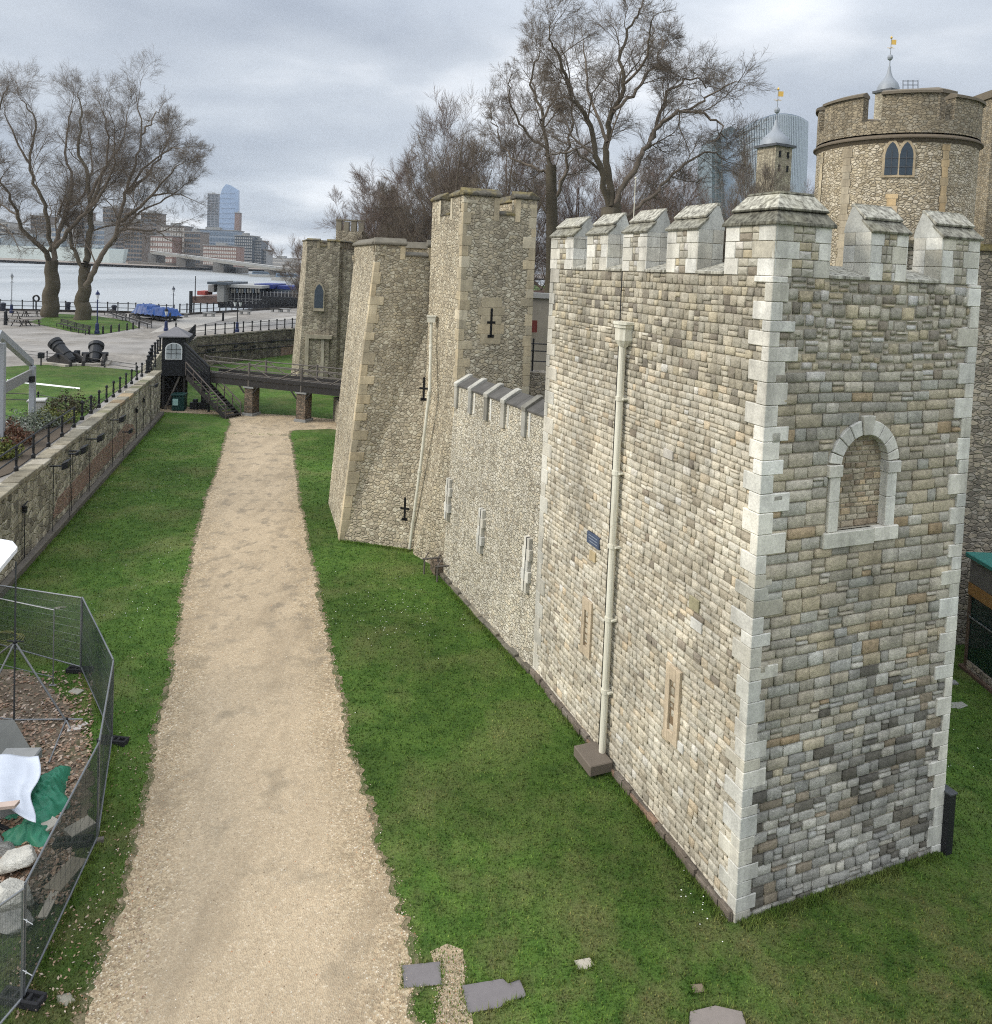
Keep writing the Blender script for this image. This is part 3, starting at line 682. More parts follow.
def inpoly(P,poly):
    r=np.zeros(len(P),bool); n=len(poly)
    for i in range(n):
        a,b=poly[i],poly[(i+1)%n]
        cnd=((a[1]>P[:,1])!=(b[1]>P[:,1])); xx=(b[0]-a[0])*(P[:,1]-a[1])/(b[1]-a[1]+1e-12)+a[0]; r^=cnd&(P[:,0]<xx)
    return r
ok&=~(inpoly(P2,dirt)&(rng.random(nb)<.93))
for sl in SLABS: ok&=~inpoly(P2,sl)
x,y=x[ok],y[ok]; nb=len(x)
hgt=.022+.038*rng.random(nb); 
wid=(.0045+.0004*y)*(1+rng.random(nb)); ang=rng.random(nb)*6.283; la=rng.random(nb)*6.283; lean=.03*rng.random(nb)
vv=np.zeros((nb,3,3)); dx,dy=np.cos(ang)*wid,np.sin(ang)*wid
vv[:,0]=np.stack([x-dx,y-dy,0*x],1); vv[:,1]=np.stack([x+dx,y+dy,0*x],1); vv[:,2]=np.stack([x+np.cos(la)*lean,y+np.sin(la)*lean,hgt],1)
cc=np.repeat((np.array([[1.25,1.25,1.1]])*(.65+.8*rng.random((nb,1)))*(1+np.array([[.5,.15,.4]])*(rng.random((nb,1))<.12)))[:,None],3,1)
cc[:,:2]*=.7
tag(npmesh('lawn_grass',vv.reshape(-1,3),np.arange(nb*3).reshape(-1,3),cc.reshape(-1,3),BLADE),'short green turf filling the dry moat on both sides of the path','grass',kind='stuff')
# longer tufts where the mower cannot reach, along the feet of the walls
def tufts(a,b,n,off,nr):
    global TV,TC
    t_=rng.random(n); P=a[None]*(1-t_[:,None])+b[None]*t_[:,None]+nr[None]*(off+np.abs(rng.normal(0,.10,n)))[:,None]
    keep=rng.random(n)<(.45+.55*np.sin(t_*37+3*np.sin(t_*11))**2); P=P[keep]; n=len(P); w_=.006+.006*rng.random(n); h_=.05+.11*rng.random(n)*rng.random(n); an=rng.random(n)*6.283
    v=np.zeros((n,3,3)); d=np.stack([np.cos(an)*w_,np.sin(an)*w_,0*an],1); v[:,0]=P-d; v[:,1]=P+d; v[:,2]=P+np.stack([rng.normal(0,.04,n),rng.normal(0,.04,n),h_],1); v[:,:2,2]=0; TV.append(v.reshape(-1,3)); TC.append(np.repeat((np.array([[1.3,1.25,1.1]])*(.6+.7*rng.random((n,1)))),3,0))
TV=[];TC=[]
tufts(A+wd*0,C,9000,.16,nC); tufts(A,B,6000,.07,nA); _a,_b=g(540,671.5),g(449,575); tufts(_a,_b,5000,.45,nC); tufts(W0,W1,9000,.3,Wn); tufts(g(340,540),g(410,550),3000,.05,V(0,-1,0)); [tufts(V(*sl[i_],0),V(*sl[(i_+1)%len(sl)],0),60,.0,nrm(V(sum(q[0] for q in sl)/len(sl)-sl[i_][0],sum(q[1] for q in sl)/len(sl)-sl[i_][1],0))*-.3) for sl in SLABS for i_ in range(len(sl))]
tufts(g(80,671),g(112,741),1500,-.05,V(1,0,0)); tufts(g(112,741),g(97,842),1800,-.05,V(1,0,0)); tufts(g(97,842),g(23,1004),2500,-.05,V(1,0,0))
TV=np.concatenate(TV); TC=np.concatenate(TC); tag(npmesh('wall_foot_grass',TV,np.arange(len(TV)).reshape(-1,3),TC,BLADE),'longer grass tufts left along the wall feet and fence line','grass',kind='stuff')
# daisies
m=M()
for (cx_,cy_,r_,n) in ((385,605,2.2,60),(150,560,2.,40),(130,610,1.5,30),(160,480,2.5,30),(95,905,.8,9),(118,850,.6,5),(108,690,.8,6),(700,905,.6,16),(430,620,3,40),(960,760,2,20),(130,500,2.5,30)):
    c0=g(cx_,cy_)
    for i in range(n):
        q=c0+V(random.gauss(0,r_*.5),random.gauss(0,r_*.6),.05); s=RU(.009,.016)
        if not offpath(np.array([q[0]]),np.array([q[1]]))[0]: continue
        m.add([q+V(s*cos(k*1.047),s*sin(k*1.047),0) for k in range(6)],[(0,1,2,3,4,5)],(.85,.85,.8))
tag(part('daisies',m,stonecol('petal_white',var=.05,bs=0,stain=0)),'tiny white daisies dotted through the moat turf','flowers',kind='stuff')
# slabs in the turf
def flat(name,px,label,cat,col,h=.016,rot=0,group=None):
    pts=[g(*q) for q in px]; m=M(); m.prism([V(p[0],p[1],.002) for p in pts],Z*h); 
    o=part(name,m,plain(name+'_stone',col,.85,bs=.4,sc=6,var=.15),None,bevel=.008); tag(o,label,cat,group); return o
flat('flat_slab',[(401,966),(440,962),(442,985),(404,989)],'small grey slab at the right edge of the gravel path','slab',(.17,.155,.155))
flat('flat_slab',[(462,986),(503,979),(508,984),(520,980),(527,997),(508,1002),(500,1008),(468,1014)],'wider grey slab with a broken corner, right of the gravel strip','slab',(.17,.155,.155))
flat('turf_stone',[(574,961),(590,958),(595,966),(584,971),(577,970)],'small pale stone set alone in the near turf','stone',(.42,.38,.31))
flat('turf_stone',[(690,985),(702,984),(706,992),(694,994)],'small brown stone nearly sunk in the turf below the tower corner','stone',(.20,.16,.11))
flat('flat_slab',[(690,1012),(715,1006),(742,1012),(748,1030),(688,1032)],'grey slab in the turf at the bottom edge below the tower corner','slab',(.22,.19,.17))
flat('turf_stone',[(56,996),(70,993),(76,1001),(66,1008),(57,1004)],'flat pale stone in the grass beside the mesh fence foot','stone',(.30,.28,.22))
# ---------------------------------------------------------------- curtain wall with saddleback merlons
PB=g(449,575); PA_=g(540,671.5)
cu=nrm(PB-PA_); Lc=np.linalg.norm(PB-PA_); cn=V(-cu[1],cu[0],0); 
if cn[0]>0: cn=-cn
zfar=zat(PB,385); znear=zat(PA_,419)
cw=thing('curtain_wall',(PA_+PB)/2,'pale rubble curtain wall with sloping slate coping and narrow slits, linking the two nearer towers','wall')
EXT=1.2
def cp(x,y,z): return PA_+cu*x-cn*y+Z*z          # y: into the castle
def zc(x): return znear+(zfar-znear)*x/Lc
m=M(); m.hexa([cp(-.1,-.25,-.3),cp(Lc+.1,-.25,-.3),cp(Lc+.1,1.2,-.3),cp(-.1,1.2,-.3)],[cp(-.1,0,zc(0)),cp(Lc+.1,0,zc(Lc)),cp(Lc+.1,1.2,zc(Lc)),cp(-.1,1.2,zc(0))])
part('wall_face',m,CURT,cw)
def cband(name,y0,z0,y1,z1,th,mat):
    m=M(); n=10
    for i in range(n):
        a,b=Lc*i/n+.006,Lc*(i+1)/n-.006
        m.prism([cp(a,y0,zc(a)+z0),cp(a,y1,zc(a)+z1),cp(a,y1,zc(a)+z1+th),cp(a,y0,zc(a)+z0+th)],cp(b,0,zc(b))-cp(a,0,zc(a)))
    part(name,m,mat,cw,bevel=.01)
cband('coping',-.06,-.02,.50,.30,.06,plain('dark_slate_coping',(.095,.09,.082),.85,var=.6,sc=2.2,bs=.6))
spots=[]
for px in (458,472,488,505,526):
    x=tline(PA_,cu,zc(Lc*.5),px); spots.append(x)
pil=[(3,(.46,.44,.38)),(2,(.36,.345,.30)),(1.5,(.26,.25,.215))]
for x in spots:
    m=M(); z=zc(x)
    m.obox(cp(x-.13,-.10,z-.85),cu*.26,-cn*.2,Z*.85,pick(pil))
    m.prism([cp(x-.15,-.12,z-.04),cp(x-.15,.54,z+.33),cp(x-.15,.54,z+.45),cp(x-.15,.42,z+.43),cp(x-.15,-.12,z+.10)],cu*.30,pick(pil))
    part('saddle_pier',m,ASH,cw,bevel=.012)
    m=M(); m.obox(cp(x-.36,-.025,z-.85),cu*.12,-cn*.1,Z*.80,pick(WHITE)); part('jamb_strip',m,ASH,cw)
for (px,y0,y1) in ((529,536,592),(483,508,553),(450,478,520)):
    O=onplane(PA_+cn*.12,cn,px,(y0+y1)/2); x=float((O-PA_)@cu); z0=onplane(PA_+cn*.12,cn,px,y1)[2]; z1=onplane(PA_+cn*.12,cn,px,y0)[2]
    yb_=lambda z:-.25*(1-z/7.5)
    m=M()
    for k in range(5):
        a=z0+(z1-z0)*k/5; b=z0+(z1-z0)*(k+1)/5; w_=.24 if k%2 else .17
        for s in (-1,1):
            xa,xb=(x-w_,x-.03) if s<0 else (x+.03,x+w_)
            m.obox(cp(xa,yb_(a)-.11,a+.004),cu*(xb-xa),-cn*.15,Z*(b-a-.008),pick(WHITE))
    o=part('arrow_slit',m,ASH,cw,bevel=.005)
    k=M(); k.obox(cp(x-.032,yb_(z0)-.06,z0),cu*.064,-cn*.12,Z*(z1-z0),(.03,.03,.03)); k.obox(cp(x-.12,yb_((z0+z1)/2)-.056,(z0+z1)/2-.03),cu*.24,-cn*.1,Z*.06,(.03,.03,.03)); part('slit_opening',k,DARK,o)
m=M()
for k in range(16):
    a=Lc*k/16; m.obox(cp(a+.01,-.36-RU(0,.06),-.2),cu*(Lc/16-.02),-cn*.4,Z*(.24+RU(0,.1)),pick([(2,(.20,.18,.14)),(2,(.27,.24,.18))]))
part('footing',m,STONE,cw,bevel=.02)
# ---------------------------------------------------------------- rubble towers
def cross_slit(par,O,D,n,w_,h_,panel=True,tilt=0):
    if panel:
        m=M(); z=-h_/2-.25; k=0
        while z<h_/2+.25:
            hh=RU(.28,.4); e=.42+(.12 if k%2 else 0); m.obox(O-D*e+Z*(z+.003)-n*.1,D*2*e,Z*(hh-.006),n*.125,pick(YEL)); z+=hh; k+=1
        o=part('slit_surround',m,YASH,par,bevel=.008)
    m=M(); m.obox(O-D*.045-Z*h_/2+n*.005,D*.09,Z*h_,n*.035); m.obox(O-D*w_/2+n*.007-Z*.02,D*w_,Z*.09,n*.035); m.obox(O-D*.13-Z*h_/2+n*.004,D*.26,Z*.12,n*.036)
    part('arrow_loop',m,DARK,par)
# tall tower
t2=thing('tall_rubble_tower',PB,'tall square rubble tower with yellowish quoins, mossy parapet and a cross-shaped arrow loop','tower')
q1=PB.copy(); ztop2=zat(PB,199)
D2=nrm(V(u[0],u[1]*.9,0)); n2=V(D2[1],-D2[0],0)     # camera-facing side
w2=tline(PB,D2,ztop2,537)
q4b=g(413,554)                                         # splayed foot of the left flank
s2=-n2                                                 # into the castle
lf=aty(433,193,PB[1]+3.6); 
dl=nrm(V(lf[0]-PB[0],lf[1]-PB[1],0)); ll=np.linalg.norm((lf-PB)[:2])
z2=ztop2-1.0
tp=[q1,q1+D2*w2,q1+D2*w2+dl*ll,q1+dl*ll]
m=M(); bt=[q1-D2*.02,q1+D2*w2,q1+D2*w2+dl*ll,V(q4b[0],q4b[1],0)]
zmd=zat(lf*V(1,1,0),396); m.hexa([p-Z*.2 for p in bt],[V(p[0],p[1],zmd) for p in tp]); m.hexa([V(p[0],p[1],zmd) for p in tp],[V(p[0],p[1],z2) for p in tp],bottom=False); part('wall_face',m,FLINT,t2)
def parapet(root,corners,z0,h,th,gaps,mat,cap,capover=.10,caph=.34):
    """corners: four plan points; gaps: for each side list of (start,end) fractions left open"""
    n=len(corners)
    cen=sum(corners)/n
    for i in range(n):
        a,b=corners[i],corners[(i+1)%n]; D=b-a; Ls=np.linalg.norm(D[:2]); D=nrm(V(D[0],D[1],0)); inn=V(-D[1],D[0],0)
        if inn@(cen-a)<0: inn=-inn
        xs=[0]+[v*Ls for gp in gaps[i] for v in gp]+[Ls]
        m=M(); m.obox(V(a[0],a[1],z0)+D*(th if True else 0),D*(Ls-th),inn*th,Z*(h*.42)); part('parapet',m,mat,root)
        for k in range(0,len(xs),2):
            x0,x1=xs[k],xs[k+1]; x0=max(x0,th) if k==0 else x0
            if k==0: x0=0
            if k+2>=len(xs): x1=Ls-th-.003
            if x1-x0<.1: continue
            m=M(); m.obox(V(a[0],a[1],z0+h*.42+.002)+D*x0,D*(x1-x0),inn*th,Z*(h*.58)); o=part('merlon',m,mat,root)
            c=M(); O=V(a[0],a[1],z0+h+.004)+D*(x0-capover*.7)
            c.prism([O-inn*capover,O+inn*(th+capover),O+inn*(th*.7)+Z*caph,O-inn*capover+Z*caph*.35],D*(x1-x0+capover*1.4)); part('coping',c,cap,o,bevel=.03)
        for k in range(1,len(xs)-1,2):
            x0,x1=xs[k],xs[k+1]
            c=M(); O=V(a[0],a[1],z0+h*.42+.003)+D*x0; c.prism([O-inn*.05,O+inn*th,O+inn*th+Z*.2,O-inn*.05+Z*.06],D*(x1-x0)); part('crenel_sill',c,cap,root)
            for xx,sg in ((x0,-1),(x1,1)):
                c=M(); c.obox(V(a[0],a[1],z0+h*.22)+D*(xx if sg>0 else xx-.22)-inn*.02,D*.22,inn*(th*.5),Z*(h*.77),pick(YEL)); part('crenel_jamb',c,YASH,root)
parapet(t2,[V(p[0],p[1],0) for p in tp],z2,1.15,.4,[[(.48,.70)],[],[(.4,.6)],[(.3,.62)]],FLINT,DCAP)
for (P0,P1,ua,ub) in ((q1-Z*.1,V(q1[0],q1[1],z2+1.),D2,dl),(V(*(q1+D2*w2)[:2],0),V(*(q1+D2*w2)[:2],z2+1.),-D2,dl)):
    m=M(); quoins(m,P0,P1,ua,ub,(.26,.36),(.46,.2),(.3,.5),e=.018,pal=YEL); part('quoins',m,YASH,t2,bevel=.015)
O=onplane(PB,n2,491,323); cross_slit(t2,O,D2,n2,.34,1.15)
# squat tower with battered walls
c1=g(339.5,541); c0=g(328,503); dn=nrm(c0-c1)
d0=aty(375,262,c1[1]+.5); z3=d0[2]
cR=g(408,549)
dfront=nrm(cR-c1)
e0=aty(354,258,c0[1]+.3); 
eR=V(*(PB+dl*ll*.3)[:2],0)
tR=aty(434,268,c1[1]+1.0)
t3=thing('battered_tower',(c1+c0)/2,'squat battered rubble tower left of the tall tower, white pipe down its right side','tower')
bk=c0+V(3,4.5,0); bR=cR+V(2.0,3.5,0)
xr=dfront*.9; cR2=cR+xr; 
bt=[c1-Z*.2,cR2-Z*.2,bR+xr-Z*.2,c0-Z*.2]; tt=[d0,V(tR[0]+.8,tR[1]+.3,z3),V(tR[0]+2.2,tR[1]+4,z3),V(e0[0],e0[1],z3)]
m=M(); m.hexa(bt,tt); part('wall_face',m,FLINT,t3)
parapet(t3,[V(p[0],p[1],0) for p in tt],z3,.75,.4,[[(.38,.68)],[],[],[]],FLINT,plain('grey_weathered_coping',(.15,.135,.105),.9,var=.6,sc=2.5,bs=.5),caph=.34)
m=M(); quoins(m,c1,d0,nrm(V(*(tR-d0)[:2],0)),nrm(V(*(e0-d0)[:2],0)),(.34,.3),(.55,.3),(.35,.55),e=.02,pal=YEL); part('quoins',m,YASH,t3,bevel=.015)
fn=np.cross(cR-c1,d0-c1); fn=nrm(fn); 
if fn[1]>0: fn=-fn
for px,py,h_ in ((424,389,1.0),(405,509,1.0)):
    O=onplane(c1,fn,px,py); cross_slit(t3,O,dfront,fn,.4,h_,panel=False)
# white waste pipe
pp=[EYE+(onplane(c1+fn*.12,fn,*q)-EYE)*k_ for q,k_ in (((431.5,321),.985),((431,345),.985),((429.5,392),.975),((420,470),.985),((409.5,549),1.))]
m=M(); m.path(pp,.07,10)
for i in range(3): a,b=pp[i+1],pp[min(i+2,4)]; m.tube(a,a+nrm(b-a)*.12,.095,.095,10)
o=part('down_pipe',m,CREAM,t3,'white down pipe with a bend')
m=M(); m.cbox(pp[0]-Z*.05,.34,.3,.22); m.cbox(pp[0]+Z*.17,.4,.34,.06); part('hopper',m,CREAM,o)
# splayed culvert fins and small timber props at the towers' foot
for i,(px,py,px2) in enumerate(((424,560,429),(437,568,442))):
    a=g(px,py+14); m=M()
    x_=nrm(V(1,.35,0))
    for k in (0,.55): m.tube(a+x_*k,a+x_*k+Z*.62,.035,.035,6)
    m.tube(a+x_*-.08+Z*.6,a+x_*.63+Z*.6,.035,.035,6); m.tube(a+x_*0+Z*.6,a+x_*0+V(.1,.7,.6),.03,.03,6); m.tube(a+x_*.55+Z*.6,a+x_*.55+V(.1,.7,.6),.03,.03,6)
    o=part('drain_guard',m,WOODG,None); tag(o,['small timber drain guard left of its twin at the foot of the tall tower','small timber drain guard with a brick pit, right against the curtain wall'][i],'drain guard','timber drain guards under the tall tower')
m=M(); a=g(441,572); m.cbox(a-Z*.05,.7,.7,.5,.35); tag(part('brick_pit',m,BRICKP,None),'low brown brick pit between tall tower and curtain wall','drain')
# link wall and tower base fillet
# ---------------------------------------------------------------- inner ward wall seen between the towers
ward=thing('inner_wall',V(8,47,0),'grey inner wall glimpsed in the gap between tall tower and corner tower','wall')
m=M(); 
m.box(-4,26,47,48,0,zat(V(1,47,0),297)); part('wall_face',m,plain('dull_render',(.22,.20,.165),.95,var=.3,sc=1.2,bs=.5),ward)
m=M(); m.box(-4,26,46.85,48.1,zat(V(1,47,0),297)+.003,zat(V(1,47,0),292)); part('coping',m,CONC,ward)
zl=zat(V(1.5,36,0),372)
m=M(); m.box(-2,12,36,37,0,zl); tag(part('ward_terrace',m,BACKW,None),'dark rubble terrace wall low in the gap behind the curtain wall','wall')
a=aty(534,326,46.5); m=M(); m.obox(a-V(.5,0,.4),V(.7,0,0),V(0,.08,0),V(0,0,.75)); tag(part('red_notice',m,plain('dark_red_panel',(.10,.022,.018),.7,bs=0),None),'small dark red notice board in the gap behind the tall tower','sign')
rr=thing('ward_railing',V(2,36.4,zl),'black iron railing on the terrace in the gap beside the tall tower','railing')
m=M()
for z_ in (.5,1.0,1.35): m.tube(V(-1,36.4,zl+z_),V(5,36.4,zl+z_),.03,.03,5)
part('rail',m,BLACK,rr)
for k in range(7): m=M(); m.tube(V(-.8+k*.9,36.4,zl),V(-.8+k*.9,36.4,zl+1.6),.05,.05,6); part('post',m,BLACK,rr)
# ---------------------------------------------------------------- wall behind the corner tower, right
BW0=g(945,645); bw=nrm(V(1,.12,0))
m=M(); zb=13.3; m.obox(BW0-bw*3.5+V(0,0,-.2),bw*30,V(-.1,1.2,0),Z*(zb+.2))
bwall=thing('rear_curtain_wall',BW0+bw*2,'brown rubble wall behind the corner tower at the right edge','wall')
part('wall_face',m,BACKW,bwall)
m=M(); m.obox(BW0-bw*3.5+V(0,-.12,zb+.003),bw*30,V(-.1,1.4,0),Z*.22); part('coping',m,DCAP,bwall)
# dark glazed kiosk
k0=g(963,668); kd=nrm(g(992,692)-k0); kd=nrm(V(kd[0],kd[1],0)); kn=V(-kd[1],kd[0],0)
ks=thing('glazed_kiosk',k0,'dark glazed kiosk with brown frame and turquoise top at the right edge','kiosk')
kh=zat(k0,556)-.05; kw=4.0; kp=2.6
fm_=plain('brown_steel_frame',(.11,.075,.055),.6)
m=M()
for a,b in ((0,0),(kw,0),(0,kp),(kw,kp),(kw/2,0)): m.obox(k0+kd*a+kn*b,kd*.1,kn*.1,Z*kh)
m.obox(k0+V(0,0,0)-kd*.1-kn*.1,kd*(kw+.3),kn*(kp+.3),Z*.1)
part('frame',m,fm_,ks,bevel=.008)
m=M(); m.obox(k0+kd*.02-kn*.02+Z*(kh-.75),kd*(kw+.06),kn*.05,Z*.73); m.obox(k0-kd*.02+kn*.03+Z*(kh-.75),kd*.05,kn*kp,Z*.73); part('fascia',m,plain('weathered_fascia',(.13,.12,.11),.7,var=.3),ks)
m=M(); m.obox(k0+kd*.02-kn*.035+Z*(kh-1.15),kd*(kw+.06),kn*.05,Z*.38); part('timber_band',m,plain('orange_timber',(.26,.14,.05),.7,var=.4,sc=7),ks)
m=M(); m.obox(k0+kd*.1+kn*.05+Z*.35,kd*(kw-.1),kn*.02,Z*(kh-1.5)); m.obox(k0+kd*.04+kn*.1+Z*.35,kd*.02,kn*(kp-.1),Z*(kh-1.1)); part('glazing',m,plain('dark_green_glass',(.008,.025,.02),.08,bs=0,spec=.7),ks)
m=M(); m.obox(k0+kd*.1+kn*.02+Z*(kh*.48),kd*kw,-kn*.03,Z*.04); part('glazing_bar',m,GALV,ks)
m=M(); m.obox(k0+kd*.15+kn*.0+Z*.1,kd*(kw-.2),kn*.3,Z*.24); part('plinth',m,BACKW,ks)
m=M(); m.obox(k0-kd*.12-kn*.12+Z*(kh+.004),kd*(kw+.3),kn*(kp+.3),Z*.14); part('roof',m,plain('turquoise_sheet',(.04,.17,.145),.5,var=.15),ks,bevel=.02)
# black service box at the tower's far corner
b0=g(940,848); m=M(); bh=zat(b0,789); m.cbox(b0,.19,.42,bh,math.atan2(u[1],u[0])); sb=thing('service_box',b0,'tall narrow black box standing against the right end of the corner tower','box')
part('casing',m,BLACK,sb,bevel=.01); m=M(); m.cbox(b0+Z*(bh+.002),.23,.46,.05,math.atan2(u[1],u[0])); part('lid',m,DGREY,sb,bevel=.01)
m=M(); m.cbox(g(951,683),.35,.2,.06); tag(part('turf_stone',m,CONC,None,bevel=.01),'small grey block in the grass behind the corner tower','stone')
o=flat('turf_stone',[(950,703),(962,702),(968,706),(960,709),(950,708)],'flat pale stone in the grass in front of the kiosk','stone',(.3,.3,.26))
# ---------------------------------------------------------------- round tower
rcx=aty(890,288,38)[0]; RR=3.7
for _ in range(40):
    xs_=[proj(V(rcx+(RR+.3)*cos(a),38+(RR+.3)*sin(a),17.5))[0] for a in np.linspace(0,2*pi,90)]; lo_,hi_=min(xs_),max(xs_)
    rcx+=((809+985)/2-(lo_+hi_)/2)*.04; RR*=(176/(hi_-lo_))**.5
rc=V(rcx,38,0)
rt=thing('round_tower',rc,'big round rubble tower with a battlemented brown parapet and twin pointed windows','tower')
def angpx(px): # angle on the drum (front side) seen at a photo column
    best=None
    for k in range(0,1800):
        a=pi+pi*k/1800; P=rc+V(cos(a),sin(a),0)*RR; P[2]=17
        d=abs(proj(P)[0]-px)
        if best is None or d<best[0]: best=(d,a)
    return best[1]
HP=.8
fp=rc+V(0,-RR,0); zs=zat(fp,137); zp=zat(fp,89)
m=M(); m.lathe(rc,[(RR+.25,-.2),(RR,6),(RR,zs-.02)],72); part('drum_wall',m,DRUMM,rt,smooth=False)
m=M(); m.lathe(rc,[(RR,zs-.25),(RR+.10,zs-.10),(RR+.18,zs-.06),(RR+.18,zs+.0),(RR+.08,zs+.10),(RR-.2,zs+.2)],72); part('string_course',m,plain('brown_string_course',(.13,.105,.075),.9,bs=.4,var=.3,sc=6),rt)
m=M(); m.lathe(rc,[(RR+.05,zs+.19),(RR+.05,zs+HP),(RR-.5,zs+HP),(RR-.5,zs+.19)],72); part('parapet',m,DRUMP,rt)
g1=angpx(868); g2=angpx(941); gw=.115
cuts=sorted([(g1,gw),(g2,gw)]); ms=[]
first=g1-(g2-g1); 
k=0; arcs=[]
al=[g1-gw,g1+gw,g2-gw,g2+gw]
span=g2-g1
n_m=max(5,round(2*pi/span)); st=2*pi/n_m
for i in range(n_m):
    a0=g1+gw+i*st; a1=g1-gw+(i+1)*st
    if i==0: a1=g2-gw
    if i==1: a0=g2+gw
    hgt_=zp-zs-HP-.2 
    if i==1: hgt_-=.15
    m=M(); z0=zs+HP+.002; z1=z0+hgt_
    n__=14
    m.lathe(rc,[(RR-.5,z0),(RR+.05,z0),(RR+.05,z1),(RR-.5,z1),(RR-.5,z0)],n__,a0,a1)
    for a in (a0,a1):
        d=V(cos(a),sin(a),0); m.add([rc+d*(RR-.5)+Z*z0,rc+d*(RR+.05)+Z*z0,rc+d*(RR+.05)+Z*z1,rc+d*(RR-.5)+Z*z1],[(0,1,2,3)])
    o=part('merlon',m,DRUMP,rt)
    m=M(); m.lathe(rc,[(RR-.55,z1),(RR+.17,z1),(RR+.17,z1+.12),(RR-.2,z1+.26),(RR-.55,z1+.12),(RR-.55,z1)],n__,a0-.01,a1+.01)
    for a in (a0-.01,a1+.01):
        d=V(cos(a),sin(a),0); m.add([rc+d*r_+Z*z_ for r_,z_ in ((RR-.55,z1),(RR+.17,z1),(RR+.17,z1+.12),(RR-.2,z1+.26),(RR-.55,z1+.12))],[(0,1,2,3,4)])
    part('coping',m,plain('brown_coping_stone',(.16,.135,.10),.9,bs=.4,var=.3,sc=5) if i==0 else bpy.data.materials['brown_coping_stone'],o)
m=M(); m.lathe(rc,[(0,zs+.6),(RR-.5,zs+.6)],32); part('roof_deck',m,LEAD,rt)
# pale vertical bands and window
def band(pxa,z0,z1,w_,col,name='stone_band',d=.03):
    a=angpx(pxa); m=M(); z=z0; k=0
    while z<z1-.05:
        h_=min(RU(.3,.5),z1-z); dw=w_*(1.15 if k%2 else .85)/RR/2
        m.lathe(rc,[(RR+d,z+.005),(RR+d,z+h_-.005)],3,a-dw,a+dw,col=pick(col)); z+=h_; k+=1
    part(name,m,YASH,rt)
ORA=[(3,(.62,.46,.26)),(2,(.55,.42,.25)),(1,(.62,.50,.34))]
band(846,10,zs-.3,.45,[(1,(.50,.43,.31)),(1,(.45,.38,.27))]); band(944,10,zs-.3,.35,ORA); band(817,10,zs-.3,.3,YEL)
band(893,zs-4.0,zs-2.6,.45,ORA)
band(897,zs+.22,zp-.1,.5,[(1,(.40,.35,.25))]); band(851,zs+.22,zp-.3,.35,[(1,(.36,.31,.22))]); band(958,zs+.22,zp-.3,.4,[(1,(.36,.31,.22))])
for px in (890.5,905):
    a=angpx(px); n=V(cos(a),sin(a),0); D=V(-sin(a),cos(a),0); 
    zt_=onplane(rc+n*RR,n,px,142)[2]; z0=onplane(rc+n*RR,n,px,175)[2]; hw=.27; O=rc+n*(RR-.05)
    sh=z0+(zt_-z0)*.62
    def ogive(w,top): return [O-D*w+Z*z0,O+D*w+Z*z0,O+D*w+Z*sh,O+D*w*.8+Z*(sh+(top-sh)*.45),O+D*w*.4+Z*(sh+(top-sh)*.82),O+Z*top,O-D*w*.4+Z*(sh+(top-sh)*.82),O-D*w*.8+Z*(sh+(top-sh)*.45),O-D*w+Z*sh]
    m=M(); m.prism([p-(Z*.12 if i<2 else 0) for i,p in enumerate(ogive(.38,zt_+.16))],n*.10,(.47,.38,.25)); wo=part('window_surround',m,YASH,rt,bevel=.01)
    m=M(); m.prism(ogive(hw,zt_),n*.112,(.02,.03,.04)); part('pane',m,WGLASS,wo)
    m=M(); 
    for z_ in (z0+.35,z0+.75,z0+1.1): 
        if z_<sh: m.obox(O-D*hw+n*.112+Z*z_,D*2*hw,n*.02,Z*.03)
    m.obox(O-D*.015+n*.113+Z*z0,D*.03,n*.02,Z*(sh-z0+.2)); part('glazing_bar',m,DGREY,wo)
# upper stair turret on the drum
m=M(); tc_=rc+V(2.2,1.4,0); zt2=zat(tc_+V(0,-1.2,0),93); m.lathe(tc_,[(1.25,zs+.3),(1.25,zt2)],8); o=part('stair_turret',m,DRUMP,rt)
m=M(); m.lathe(tc_,[(0,zt2),(1.42,zt2),(1.42,zt2+.16),(1.0,zt2+.34),(0,zt2+.4)],8); part('coping',m,bpy.data.materials['brown_coping_stone'],o)
# tall turret wall at the frame's right edge
q=aty(980,300,44); ztt=zat(q,97)
rw=thing('tall_turret',V(q[0]+4,q[1]+2,0),'tall grey-brown wall turret rising past the right edge behind the round tower','tower')
m=M(); m.box(q[0],q[0]+9,44,48,0,ztt); part('wall_face',m,DRUMP,rw)
m=M(); m.box(q[0]-.1,q[0]+9,43.9,48.1,ztt+.003,ztt+.45); part('coping',m,bpy.data.materials['brown_coping_stone'],rw)
m=M(); m.box(q[0]+.3,q[0]+.75,43.96,44,ztt-3.2,ztt-1.9); part('slit_opening',m,DARK,rw)
